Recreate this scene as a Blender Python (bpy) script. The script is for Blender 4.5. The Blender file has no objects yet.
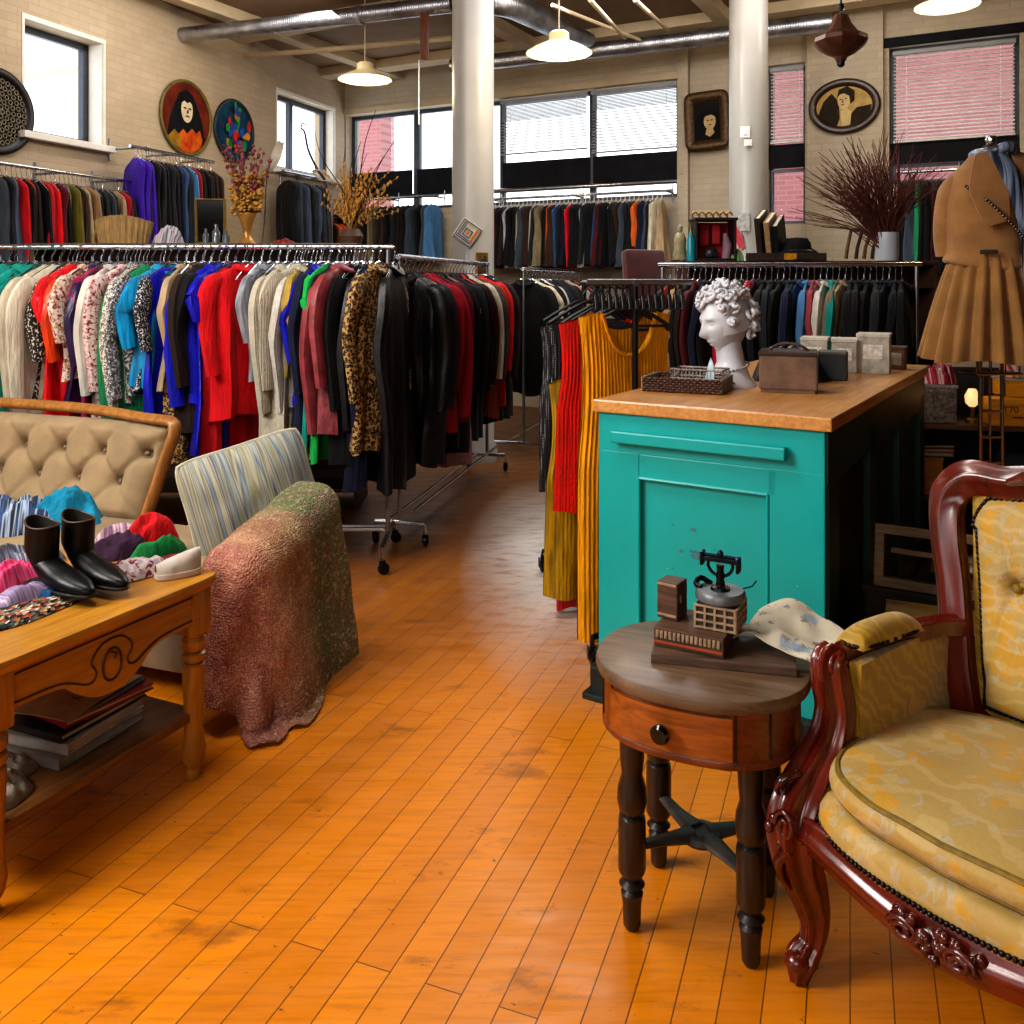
import bpy, bmesh, math, random
from mathutils import Vector, Matrix, Euler, noise
random.seed(7)
PI = math.pi; R_ = math.radians
sin, cos = math.sin, math.cos
# ---------------------------------------------------------------- camera model (photo is 1024 x 1024)
HZ, FP, EYE = 283.0, 883.0, 1.5
def P(px, py, Y):
    return Vector(((px-512)/FP*Y, Y, EYE+(HZ-py)*Y/FP))
def G(px, py, z=0.0):
    Y = (EYE-z)*FP/(py-HZ); return Vector(((px-512)/FP*Y, Y, z))
COL = bpy.context.scene.collection
# ---------------------------------------------------------------- colour
def lin(c): return c/12.92 if c <= .04045 else ((c+.055)/1.055)**2.4
def C(h):
    h = h.lstrip('#'); return tuple(lin(int(h[i:i+2], 16)/255) for i in (0, 2, 4))+(1.0,)
# ---------------------------------------------------------------- mesh collector
def spline(pts, k=5, closed=False):
    pts = [Vector(p) for p in pts]; n = len(pts); out = []
    m = n if closed else n-1
    for i in range(m):
        a = pts[(i-1) % n] if closed or i > 0 else pts[0]*2-pts[1]
        b, c = pts[i], pts[(i+1) % n]
        d = pts[(i+2) % n] if closed or i+2 < n else pts[-1]*2-pts[-2]
        for j in range(k):
            t = j/k
            out.append(.5*((2*b)+(c-a)*t+(2*a-5*b+4*c-d)*t*t+(3*b-a-3*c+d)*t**3))
    if not closed: out.append(pts[-1])
    return out
def lerp_list(vals, n):
    out = []
    for i in range(n):
        t = i/(n-1)*(len(vals)-1); k = min(int(t), len(vals)-2); out.append(vals[k]+(vals[k+1]-vals[k])*(t-k))
    return out
def supell(a, b, e=2.0, n=32, cx=0, cy=0):
    o = []
    for i in range(n):
        t = 2*PI*i/n; c, s = cos(t), sin(t)
        o.append((cx+a*math.copysign(abs(c)**(2/e), c), cy+b*math.copysign(abs(s)**(2/e), s)))
    return o
_bevcache = {}
class M:
    def __init__(s): s.v = []; s.f = []; s.mi = []; s.x = None
    def add(s, vs, fs, mi=0):
        o = len(s.v)
        if s.x is not None: vs = [s.x @ Vector(v) for v in vs]
        s.v += [tuple(v) for v in vs]; s.f += [[i+o for i in f] for f in fs]; s.mi += [mi]*len(fs)
        return s
    def box(s, c, size, bev=.004, rot=None, mi=0):
        key = (tuple(round(q, 5) for q in size), bev)
        if key not in _bevcache:
            bm = bmesh.new(); bmesh.ops.create_cube(bm, size=1)
            for v in bm.verts: v.co = Vector((v.co.x*size[0], v.co.y*size[1], v.co.z*size[2]))
            if bev > 0:
                b = min(bev, min(size)*.45)
                bmesh.ops.bevel(bm, geom=list(bm.edges), offset=b, segments=2, profile=.6, affect='EDGES')
            bm.verts.ensure_lookup_table(); bm.verts.index_update()
            _bevcache[key] = ([v.co.copy() for v in bm.verts], [[v.index for v in f.verts] for f in bm.faces]); bm.free()
        vs, fs = _bevcache[key]
        if rot is None: r = Matrix.Identity(3)
        elif isinstance(rot, (int, float)): r = Matrix.Rotation(rot, 3, 'Z')
        elif isinstance(rot, tuple): r = Euler(rot).to_matrix()
        else: r = rot
        c = Vector(c)
        return s.add([c+r @ v for v in vs], fs, mi)
    def tube(s, pts, r, n=8, cap=True, closed=False, up=None, ell=(1, 1), lobes=0, amp=0.0, mi=0, k=0):
        pts = [Vector(p) for p in pts]
        if k:
            m0 = len(pts); pts2 = spline(pts, k, closed)
            if isinstance(r, (list, tuple)): r = lerp_list(list(r)+([r[0]] if closed else []), len(pts2)+(1 if closed else 0))[:len(pts2)]
            pts = pts2
        N = len(pts)
        rs = list(r) if isinstance(r, (list, tuple)) else [r]*N
        if len(rs) != N: rs = lerp_list(rs, N)
        vs = []; fs = []; prev = None
        for i, p in enumerate(pts):
            if closed: t = pts[(i+1) % N]-pts[i-1]
            else: t = pts[min(i+1, N-1)]-pts[max(i-1, 0)]
            if t.length < 1e-9: t = Vector((0, 0, 1))
            t.normalize()
            if up is not None:
                a = t.cross(Vector(up))
                if a.length < 1e-4: a = t.orthogonal()
            elif prev is None: a = t.orthogonal()
            else:
                a = prev-t*prev.dot(t)
                if a.length < 1e-6: a = t.orthogonal()
            a.normalize(); prev = a; b = t.cross(a)
            for j in range(n):
                th = 2*PI*j/n; q = rs[i]*(1+amp*cos(lobes*th)) if lobes else rs[i]
                vs.append(p+a*(cos(th)*q*ell[0])+b*(sin(th)*q*ell[1]))
        for i in range(N if closed else N-1):
            for j in range(n):
                i2 = (i+1) % N
                fs.append([i*n+j, i*n+(j+1) % n, i2*n+(j+1) % n, i2*n+j])
        if cap and not closed:
            fs.append(list(range(n))[::-1]); fs.append([(N-1)*n+j for j in range(n)])
        return s.add(vs, fs, mi)
    def lathe(s, prof, n=24, c=(0, 0, 0), mi=0, rot=None, sq=None):
        vs = []; fs = []; c = Vector(c); N = len(prof)
        for r, z in prof:
            for j in range(n):
                th = 2*PI*j/n; v = Vector((r*cos(th), r*sin(th), z)); vs.append(c+(rot @ v if rot is not None else v))
        for i in range(N-1):
            for j in range(n): fs.append([i*n+j, i*n+(j+1) % n, (i+1)*n+(j+1) % n, (i+1)*n+j])
        if prof[0][0] > 1e-6: fs.append(list(range(n))[::-1])
        if prof[-1][0] > 1e-6: fs.append([(N-1)*n+j for j in range(n)])
        return s.add(vs, fs, mi)
    def ball(s, c, r, n=12, rot=None, mi=0):
        if not isinstance(r, (list, tuple)): r = (r, r, r)
        vs = []; fs = []; m = max(6, n//2+2); c = Vector(c)
        for i in range(m+1):
            ph = PI*i/m
            for j in range(n):
                th = 2*PI*j/n; v = Vector((r[0]*sin(ph)*cos(th), r[1]*sin(ph)*sin(th), r[2]*cos(ph)))
                vs.append(c+(rot @ v if rot is not None else v))
        for i in range(m):
            for j in range(n): fs.append([i*n+j, (i+1)*n+j, (i+1)*n+(j+1) % n, i*n+(j+1) % n])
        return s.add(vs, fs, mi)
    def stack(s, outline, prof, mi=0, c=None):
        """outline [(x,y)], prof [(scale, z)] -> stacked loops with caps"""
        n = len(outline); vs = []; fs = []
        if c is None: c = (sum(p[0] for p in outline)/n, sum(p[1] for p in outline)/n)
        for sc, z in prof:
            for x, y in outline: vs.append((c[0]+(x-c[0])*sc, c[1]+(y-c[1])*sc, z))
        for i in range(len(prof)-1):
            for j in range(n): fs.append([i*n+j, i*n+(j+1) % n, (i+1)*n+(j+1) % n, (i+1)*n+j])
        fs.append(list(range(n))[::-1]); fs.append([(len(prof)-1)*n+j for j in range(n)])
        return s.add(vs, fs, mi)
    def prism(s, poly, y0, y1, mi=0, mat=None):
        """poly [(x,z)] extruded along y"""
        n = len(poly); vs = [(x, y0, z) for x, z in poly]+[(x, y1, z) for x, z in poly]
        fs = [list(range(n)), [n+j for j in range(n)][::-1]]+[[j, j+n, (j+1) % n+n, (j+1) % n] for j in range(n)]
        if mat is not None: vs = [mat @ Vector(v) for v in vs]
        return s.add(vs, fs, mi)
    def grid(s, fn, nu, nv, cu=False, thick=0.0, mi=0):
        pts = [[Vector(fn(i/(nu if cu else nu-1), j/(nv-1))) for j in range(nv)] for i in range(nu)]
        def fl(off, flip):
            vs = [p for row in off for p in row]; fs = []
            for i in range(nu if cu else nu-1):
                for j in range(nv-1):
                    i2 = (i+1) % nu; q = [i*nv+j, i2*nv+j, i2*nv+j+1, i*nv+j+1]; fs.append(q[::-1] if flip else q)
            return vs, fs
        if not thick:
            vs, fs = fl(pts, False); return s.add(vs, fs, mi)
        off = []
        for i in range(nu):
            row = []
            for j in range(nv):
                du = pts[(i+1) % nu if cu else min(i+1, nu-1)][j]-pts[(i-1) if cu else max(i-1, 0)][j]
                dv = pts[i][min(j+1, nv-1)]-pts[i][max(j-1, 0)]
                nn = du.cross(dv); nn = nn.normalized() if nn.length > 1e-9 else Vector((0, 0, 1))
                row.append(pts[i][j]-nn*thick)
            off.append(row)
        v1, f1 = fl(pts, False); v2, f2 = fl(off, True); k = len(v1)
        fs = f1+[[a+k for a in f] for f in f2]
        edge = [(i, 0) for i in range(nu)]+[(nu-1, j) for j in range(1, nv)]+[(i, nv-1) for i in range(nu-2, -1, -1)]+[(0, j) for j in range(nv-2, 0, -1)]
        if not cu:
            for a in range(len(edge)):
                (i, j), (i2, j2) = edge[a], edge[(a+1) % len(edge)]
                fs.append([i*nv+j, k+i*nv+j, k+i2*nv+j2, i2*nv+j2])
        return s.add(v1+v2, fs, mi)
    def mesh(s, name, smooth=True, ang=40):
        me = bpy.data.meshes.new(name); me.from_pydata(s.v, [], s.f)
        if smooth:
            me.polygons.foreach_set('use_smooth', [True]*len(s.f))
        if any(s.mi): me.polygons.foreach_set('material_index', s.mi)
        me.update()
        bm = bmesh.new(); bm.from_mesh(me); bmesh.ops.recalc_face_normals(bm, faces=bm.faces); bm.to_mesh(me); bm.free()
        if smooth:
            try: me.set_sharp_from_angle(angle=R_(ang))
            except Exception: pass
        return me
def tag(o, label, cat, group=None, kind=None):
    o['label'] = label
    if cat: o['category'] = cat
    if group: o['group'] = group
    if kind: o['kind'] = kind
    return o
def obj(name, m, mat, parent=None, smooth=True, ang=40, loc=None, rz=None, rot=None, label=None):
    me = m.mesh(name, smooth, ang) if isinstance(m, M) else m
    o = bpy.data.objects.new(name, me); COL.objects.link(o)
    if isinstance(m, M):
        for q in (mat if isinstance(mat, list) else [mat]): me.materials.append(q)
    if parent: o.parent = parent
    if loc is not None: o.location = loc
    if rz is not None: o.rotation_euler = (0, 0, rz)
    if rot is not None: o.rotation_euler = rot
    if label: o['label'] = label
    return o
def thing(name, label, cat, loc=(0, 0, 0), rz=0, group=None):
    o = bpy.data.objects.new(name, None); COL.objects.link(o); o.empty_display_size = .1
    o.location = loc; o.rotation_euler = (0, 0, rz) if not isinstance(rz, tuple) else rz
    return tag(o, label, cat, group)
def struct(name, m, mat, **k):
    o = obj(name, m, mat, **k); o['kind'] = 'structure'; return o
def copy_tree(o, parent=None):
    c = o.copy(); COL.objects.link(c)
    if parent: c.parent = parent
    for ch in o.children: copy_tree(ch, c)
    return c
# ---------------------------------------------------------------- materials
class N:
    def __init__(s, name):
        s.m = bpy.data.materials.new(name); s.m.use_nodes = True; s.t = s.m.node_tree; s.t.nodes.clear()
        s.out = s.t.nodes.new('ShaderNodeOutputMaterial'); s.b = s.t.nodes.new('ShaderNodeBsdfPrincipled')
        s.t.links.new(s.b.outputs[0], s.out.inputs[0])
    def n(s, typ, **k):
        nd = s.t.nodes.new('ShaderNode'+typ)
        for a, v in k.items():
            if a.startswith('i_'):
                key = a[2:]; key = int(key) if key.isdigit() else key.replace('_', ' ')
                s.put(nd.inputs[key], v)
            else: setattr(nd, a, v)
        return nd
    def put(s, inp, v):
        if hasattr(v, 'is_output') or isinstance(v, bpy.types.NodeSocket): s.t.links.new(v, inp)
        else: inp.default_value = v
    def set(s, **k):
        for a, v in k.items(): s.put(s.b.inputs[a.replace('_', ' ')], v)
        return s
    def co(s, scale=(1, 1, 1), rot=(0, 0, 0), loc=(0, 0, 0), src='Object'):
        tc = s.n('TexCoord'); mp = s.n('Mapping'); s.t.links.new(tc.outputs[src], mp.inputs[0])
        mp.inputs['Scale'].default_value = scale; mp.inputs['Rotation'].default_value = rot; mp.inputs['Location'].default_value = loc
        return mp.outputs[0]
    def noise(s, vec, scale, detail=3, rough=.55, dist=0):
        nd = s.n('TexNoise'); s.put(nd.inputs['Vector'], vec); nd.inputs['Scale'].default_value = scale
        nd.inputs['Detail'].default_value = detail; nd.inputs['Roughness'].default_value = rough; nd.inputs['Distortion'].default_value = dist
        return nd.outputs[0]
    def ramp(s, fac, stops, interp='LINEAR'):
        nd = s.n('ValToRGB'); s.put(nd.inputs[0], fac); cr = nd.color_ramp; cr.interpolation = interp
        while len(cr.elements) < len(stops): cr.elements.new(.5)
        for e, (p, c) in zip(cr.elements, stops): e.position = p; e.color = c if len(c) == 4 else (*c, 1)
        return nd.outputs[0]
    def mix(s, fac, a, b, mode='MIX'):
        nd = s.n('Mix', data_type='RGBA', blend_type=mode)
        s.put(nd.inputs[0], fac); s.put(nd.inputs[6], a); s.put(nd.inputs[7], b); return nd.outputs[2]
    def math(s, op, a, b=0.0, clamp=False):
        nd = s.n('Math', operation=op, use_clamp=clamp); s.put(nd.inputs[0], a); s.put(nd.inputs[1], b); return nd.outputs[0]
    def bump(s, h, strength=.3, dist=.01):
        nd = s.n('Bump'); nd.inputs['Strength'].default_value = strength; nd.inputs['Distance'].default_value = dist
        s.put(nd.inputs['Height'], h); s.put(s.b.inputs['Normal'], nd.outputs[0]); return s
BW = lambda v: (v, v, v, 1)
def mul(c, k): return (min(c[0]*k, 1), min(c[1]*k, 1), min(c[2]*k, 1), 1)
_mats = {}
def mk(name, h, rough=.6, metal=0, var=.25, scale=9, bump=.15, bscale=70, coat=0, stretch=(1, 1, 1), h2=None, spec=.5, sheen=0):
    if name in _mats: return _mats[name]
    c = C(h) if isinstance(h, str) else h; s = N(name); v = s.co(stretch)
    n1 = s.noise(v, scale, 4)
    col = s.ramp(n1, [(.3, mul(c, 1-var)), (.7, C(h2) if h2 else mul(c, 1+var))])
    s.set(Base_Color=col, Roughness=rough, Metallic=metal)
    s.b.inputs['Specular IOR Level'].default_value = spec
    if coat: s.b.inputs['Coat Weight'].default_value = coat; s.b.inputs['Coat Roughness'].default_value = .12
    if sheen: s.b.inputs['Sheen Weight'].default_value = sheen
    if bump: s.bump(s.noise(v, bscale, 3), bump, .005)
    _mats[name] = s.m; return s.m
def wood(name, h, h2, axis='x', rough=.4, coat=.2, scale=6, st=12):
    if name in _mats: return _mats[name]
    s = N(name); sc = {'x': (1, st, st), 'y': (st, 1, st), 'z': (st, st, 1)}[axis]
    v = s.co(sc); n1 = s.noise(v, scale, 5, .6, .6); n2 = s.noise(s.co(), 5, 3)
    col = s.ramp(n1, [(.28, C(h2)), (.62, C(h))]); col = s.mix(s.ramp(n2, [(.35, BW(.0)), (.75, BW(.55))]), col, C(h2))
    s.set(Base_Color=col, Roughness=rough); s.b.inputs['Coat Weight'].default_value = coat; s.b.inputs['Coat Roughness'].default_value = .2
    s.bump(n1, .12, .004); _mats[name] = s.m; return s.m
def glow(name, h, e):
    if name in _mats: return _mats[name]
    s = N(name); n1 = s.noise(s.co(), 6, 2)
    s.set(Base_Color=C(h), Emission_Color=s.ramp(n1, [(0, mul(C(h), .92)), (1, C(h))]), Emission_Strength=e); _mats[name] = s.m; return s.m
chrome = mk('chrome', '#b9bcc4', .22, 1, .12, 12, .02)
steel = mk('dull_steel', '#8d8f94', .4, 1, .2, 14, .05)
brass = mk('aged_brass', '#8a6a36', .38, .9, .3, 20, .1)
black_metal = mk('black_metal', '#1a1a1e', .35, .6, .3, 20, .1)
black_plastic = mk('black_plastic', '#141416', .45, 0, .2, 20, .05)
white_plastic = mk('white_plastic', '#d9d9dc', .4, 0, .05, 20, .02)
# fabrics coloured through the object's own colour
def fabric(name, kind):
    if name in _mats: return _mats[name]
    s = N(name); oi = s.n('ObjectInfo'); col = oi.outputs['Color']; v = s.co()
    rnd = oi.outputs['Random']
    if kind == 'cloth':
        n1 = s.noise(s.co((3, 3, 1)), 5, 4); c = s.mix(s.ramp(n1, [(.3, BW(.45)), (.65, BW(0))]), col, (0, 0, 0, 1), 'MIX')
        c = s.mix(.75, col, c); s.set(Base_Color=c, Roughness=.8); s.b.inputs['Sheen Weight'].default_value = .05; s.b.inputs['Specular IOR Level'].default_value = .25
        s.bump(s.noise(s.co((6, 6, 1.2)), 7, 4), .7, .02)
    elif kind == 'knit':
        w = s.n('TexWave', wave_type='BANDS', bands_direction='X'); s.put(w.inputs['Vector'], s.co((1, 1, .12))); w.inputs['Scale'].default_value = 22; w.inputs['Distortion'].default_value = 7
        n1 = s.noise(v, 70, 3); n2 = s.noise(v, 9, 3); h = s.math('ADD', s.math('MULTIPLY', w.outputs[0], .25), n1)
        c = s.mix(s.ramp(n2, [(.3, BW(.35)), (.7, BW(0))]), col, (.03, .02, .015, 1)); c = s.mix(s.math('MULTIPLY', n1, .3), c, (.05, .04, .03, 1))
        s.set(Base_Color=c, Roughness=.95); s.bump(h, .6, .01); s.b.inputs['Specular IOR Level'].default_value = .1
    elif kind == 'leather':
        n1 = s.noise(v, 10, 4); c = s.mix(s.ramp(n1, [(.35, BW(.5)), (.6, BW(0))]), col, (0, 0, 0, 1)); s.set(Base_Color=c, Roughness=.42)
        s.bump(s.noise(s.co((2, 2, 1)), 14, 4), .5, .015)
    elif kind == 'satin':
        n1 = s.noise(s.co((5, 5, .8)), 6, 3); c = s.mix(s.ramp(n1, [(.35, BW(.5)), (.6, BW(0))]), col, mul(C('#000000'), 1)); s.set(Base_Color=c, Roughness=.38); s.bump(n1, .6, .02)
    elif kind in ('leopard', 'tweed', 'floral', 'sequin', 'polka'):
        sc = {'leopard': 62, 'tweed': 110, 'floral': 75, 'sequin': 170, 'polka': 120}[kind]
        vo = s.n('TexVoronoi', feature='F1'); s.put(vo.inputs['Vector'], v); vo.inputs['Scale'].default_value = sc
        if kind == 'polka': vo.inputs['Randomness'].default_value = .15
        a, b = {'leopard': ('#17100a', '#17100a'), 'tweed': ('#2a211c', '#d8d0c4'), 'floral': ('#d9c8bd', '#7a2036'), 'sequin': ('#0d0d10', '#cfcfd6'), 'polka': ('#c9c9cf', '#101014')}[kind]
        if kind == 'leopard':
            f = s.ramp(vo.outputs['Distance'], [(.16, BW(.12)), (.26, BW(1)), (.52, BW(1)), (.6, BW(0))]); c = s.mix(f, col, C(a))
        elif kind == 'polka': c = s.mix(s.ramp(vo.outputs['Distance'], [(.2, BW(1)), (.26, BW(0))]), col, C(a))
        else:
            r1 = s.ramp(vo.outputs['Color'], [(.35, BW(0)), (.42, BW(1))]); c = s.mix(s.math('MULTIPLY', r1, .8), col, C(a)); n3 = s.noise(v, sc*.8, 2)
            c = s.mix(s.ramp(n3, [(.56, BW(0)), (.6, BW(1))]), c, C(b))
        s.set(Base_Color=c, Roughness=.8); s.bump(s.noise(s.co((6, 6, 1)), 7, 4), .5, .015)
    _mats[name] = s.m; return s.m
FAB = {k: fabric('fabric_'+k, k) for k in ('cloth', 'knit', 'leather', 'satin', 'leopard', 'tweed', 'floral', 'sequin', 'polka')}
# ================================================================ ROOM
CX, CY, CEIL = -2.27, 12.0, 4.28
bd = Vector((.884, -.468, 0)).normalized(); ld = Vector((-.339, -.941, 0)).normalized()
ANG_B = math.atan2(bd.y, bd.x); ANG_L = math.atan2(-ld.y, -ld.x)
CORNER = Vector((CX, CY, 0))
FB = Matrix.Translation(CORNER) @ Matrix.Rotation(ANG_B, 4, 'Z')   # x along back wall, +y outside
FL = Matrix.Translation(CORNER) @ Matrix.Rotation(ANG_L, 4, 'Z')   # x negative toward the camera, +y outside
def tB(px):
    k = (px-512)/FP; return (k*CY-CX)/(bd.x-k*bd.y)
def sL(px):
    k = (px-512)/FP; return (k*CY-CX)/(ld.x-k*ld.y)
def zB(px, py): return EYE+(HZ-py)*(CY+bd.y*tB(px))/FP
def zL(px, py): return EYE+(HZ-py)*(CY+ld.y*sL(px))/FP
# --- materials
def floor_mat():
    s = N('worn_orange_floorboards'); a = -math.atan2(1, .383)
    v = s.co(rot=(0, 0, a)); br = s.n('TexBrick'); s.put(br.inputs['Vector'], v)
    br.offset = .37; br.inputs['Scale'].default_value = 1; br.inputs['Brick Width'].default_value = 1.7; br.inputs['Row Height'].default_value = .085
    br.inputs['Mortar Size'].default_value = .0016; br.inputs['Mortar Smooth'].default_value = .3; br.inputs['Bias'].default_value = 0
    br.inputs['Color1'].default_value = C('#dc8404'); br.inputs['Color2'].default_value = C('#cb7602'); br.inputs['Mortar'].default_value = C('#5a300a')
    g = s.noise(s.co((1.2, 16, 1), (0, 0, a)), 4, 5, .65, .4)
    c = s.mix(s.ramp(g, [(.3, BW(.35)), (.55, BW(0))]), br.outputs[0], C('#8f4c05'))
    st = s.noise(s.co((1, 2.5, 1), (0, 0, a)), 2.6, 6, .7)
    c = s.mix(s.ramp(st, [(.58, BW(0)), (.68, BW(.5))]), c, C('#5d3209'))
    sp = s.noise(s.co((1, 1.6, 1), (0, 0, a)), 26, 3, .6); c = s.mix(s.ramp(sp, [(.68, BW(0)), (.74, BW(.8))]), c, C('#2c1c10'))
    # pale window glare painted into the colour over grey aisle wear
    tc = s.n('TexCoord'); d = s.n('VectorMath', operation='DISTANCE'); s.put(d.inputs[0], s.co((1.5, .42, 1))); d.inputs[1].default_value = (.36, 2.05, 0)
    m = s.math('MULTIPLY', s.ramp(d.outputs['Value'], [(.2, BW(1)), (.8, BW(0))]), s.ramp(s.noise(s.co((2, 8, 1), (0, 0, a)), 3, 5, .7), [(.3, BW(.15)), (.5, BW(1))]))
    # dimness of the far aisle painted into the board colour
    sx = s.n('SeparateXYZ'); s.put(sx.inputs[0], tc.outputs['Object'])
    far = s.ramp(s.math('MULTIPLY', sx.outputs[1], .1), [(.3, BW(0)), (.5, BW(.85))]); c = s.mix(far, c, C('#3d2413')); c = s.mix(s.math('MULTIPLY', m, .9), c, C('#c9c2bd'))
    rr = s.ramp(s.noise(s.co((1, 3, 1), (0, 0, a)), 5, 4), [(.3, BW(.3)), (.7, BW(.5))])
    s.set(Base_Color=c, Roughness=rr); s.b.inputs['Specular IOR Level'].default_value = .45
    h = s.math('MULTIPLY', br.outputs['Fac'], -1.0); h = s.math('ADD', h, s.math('MULTIPLY', g, .25)); s.bump(h, .35, .004); return s.m
def brick_paint(name, h, h2):
    s = N(name); tc = s.n('TexCoord'); sx = s.n('SeparateXYZ'); s.put(sx.inputs[0], tc.outputs['Object'])
    cb = s.n('CombineXYZ'); s.put(cb.inputs[0], sx.outputs[0]); s.put(cb.inputs[1], sx.outputs[2])
    br = s.n('TexBrick'); s.put(br.inputs['Vector'], cb.outputs[0]); br.inputs['Scale'].default_value = 1
    br.inputs['Brick Width'].default_value = .21; br.inputs['Row Height'].default_value = .068; br.inputs['Mortar Size'].default_value = .006; br.inputs['Mortar Smooth'].default_value = .6
    br.inputs['Color1'].default_value = C(h); br.inputs['Color2'].default_value = mul(C(h), .9); br.inputs['Mortar'].default_value = C(h2)
    n1 = s.noise(s.co(), 1.4, 5, .65); c = s.mix(s.ramp(n1, [(.35, BW(.45)), (.65, BW(0))]), br.outputs[0], mul(C(h2), .75))
    n2 = s.noise(s.co((1, 1, 3)), 9, 4, .7); c = s.mix(s.ramp(n2, [(.66, BW(0)), (.74, BW(.7))]), c, C('#5b4a3c'))
    s.set(Base_Color=c, Roughness=.75); hgt = s.math('ADD', s.math('MULTIPLY', br.outputs['Fac'], -1), s.math('MULTIPLY', s.noise(s.co(), 30, 4), .8)); s.bump(hgt, .35, .008); return s.m
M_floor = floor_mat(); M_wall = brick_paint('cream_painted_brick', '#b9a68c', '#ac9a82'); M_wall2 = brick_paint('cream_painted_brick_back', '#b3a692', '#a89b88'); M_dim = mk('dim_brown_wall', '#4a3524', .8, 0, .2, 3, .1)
M_ceil = mk('tan_ceiling', '#7a6248', .85, 0, .15, 2, .1, 20); M_beam = mk('cream_beam_paint', '#b3a184', .7, 0, .12, 3, .1, 25)
M_white = mk('white_trim_paint', '#d6d2ca', .5, 0, .1, 6, .08, 30); M_sash = mk('grey_window_sash', '#3b414c', .4, .2, .2, 12, .03)
M_dark = mk('black_board', '#1b1b1f', .7, 0, .3, 6, .1, spec=.1); M_column = mk('white_column_paint', '#9c9994', .38, 0, .07, 3, .06, 22, coat=.2)
def glass_mat():
    s = N('window_glass'); n1 = s.noise(s.co(), 3, 2); s.set(Base_Color=(1, 1, 1, 1), Roughness=s.ramp(n1, [(0, BW(0)), (1, BW(.02))])); s.b.inputs['Transmission Weight'].default_value = 1
    s.b.inputs['IOR'].default_value = 1.02; tr = s.n('BsdfTransparent'); mx = s.t.nodes.new('ShaderNodeMixShader'); mx.inputs[0].default_value = .08
    s.t.links.new(tr.outputs[0], mx.inputs[1]); s.t.links.new(s.b.outputs[0], mx.inputs[2]); s.t.links.new(mx.outputs[0], s.out.inputs[0]); return s.m
M_glass = glass_mat()
# --- shell
def room_poly():
    a = FL @ Vector((-15.6, .3, 0)); b = CORNER+(FL.to_3x3() @ Vector((.1, .3, 0))); c = FB @ Vector((12.5, .3, 0)); return [(a.x, a.y), (b.x, b.y), (c.x, c.y), (7.3, -3.7), (a.x, -3.7)]
def slab(z0, z1):
    m = M(); p = room_poly(); n = len(p); m.add([(x, y, z0) for x, y in p]+[(x, y, z1) for x, y in p], [list(range(n))[::-1], [n+i for i in range(n)]]+[[i, (i+1) % n, (i+1) % n+n, i+n] for i in range(n)]); return m
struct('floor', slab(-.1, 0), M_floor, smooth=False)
def wall_holes(m, x0, x1, z0, z1, holes, t=.3):
    xs = sorted({x0, x1, *[h[0] for h in holes], *[h[1] for h in holes]})
    for a, b in zip(xs, xs[1:]):
        segs = [(z0, z1)]
        for h in holes:
            if h[0] <= a+1e-6 and h[1] >= b-1e-6:
                segs = [q for s0, s1 in segs for q in ((s0, min(s1, h[2])), (max(s0, h[3]), s1)) if q[1]-q[0] > 1e-4]
        for s0, s1 in segs: m.box(((a+b)/2, t/2, (s0+s1)/2), (b-a, t, s1-s0), 0)
W1 = (-sL(24), -sL(103), zL(27, 132), zL(27, 19)); W2 = (-sL(277), -sL(334), 2.87, 3.79)
W3 = (tB(346), tB(677), 2.46, 3.77); W4 = (tB(767), tB(805), 2.12, 3.8); W5 = (tB(889), tB(1020), 2.48, 3.86)
m = M(); wall_holes(m, -15, 0, 0, CEIL, [W1, W2], .3); wl = struct('wall_left', m, M_wall, smooth=False); wl.matrix_world = FL
m = M(); wall_holes(m, -.3, 12.5, 0, CEIL, [W3, W4, W5], .3)
for a, b in ((tB(680), tB(690)), (tB(808), tB(884))): m.box(((a+b)/2, -.04, CEIL/2), (b-a, .08, CEIL), .005)   # shallow brick piers
wb = struct('wall_back', m, M_wall2, smooth=False); wb.matrix_world = FB
struct('ceiling', slab(CEIL, CEIL+.2), M_ceil, smooth=False)
m = M(); m.box((7.2, 3, CEIL/2), (.2, 14, CEIL), 0); struct('wall_right', m, M_dim, smooth=False)
m = M(); m.box((0, -3.6, CEIL/2), (15, .2, CEIL), 0); struct('wall_front', m, M_dim, smooth=False)
# beams parallel to the back wall, joists across
bi = 1
for y in (-.5, -2.35, -4.2, -6.1):
    m = M(); m.box((4, y, CEIL-.055), (15, .24, .11), .01); o = struct('ceiling_beam', m, M_beam, smooth=False); o.matrix_world = FB
for x in (.9, 3.1, 5.3, 7.5):
    m = M(); m.box((x, -4, CEIL-.06), (.16, 9, .12), .008); o = struct('ceiling_joist', m, M_beam, smooth=False); o.matrix_world = FB
# columns
for px, Y, r in ((473, 7.5, .18), (748.5, 8.0, .174)):
    m = M(); q = P(px, 283, Y); m.lathe([(r*1.15, 0), (r*1.15, .12), (r, .16), (r*.985, CEIL-.2), (r*1.1, CEIL-.17), (r*1.1, CEIL)], 40, (q.x, q.y, 0)); struct('column', m, M_column)
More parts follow.
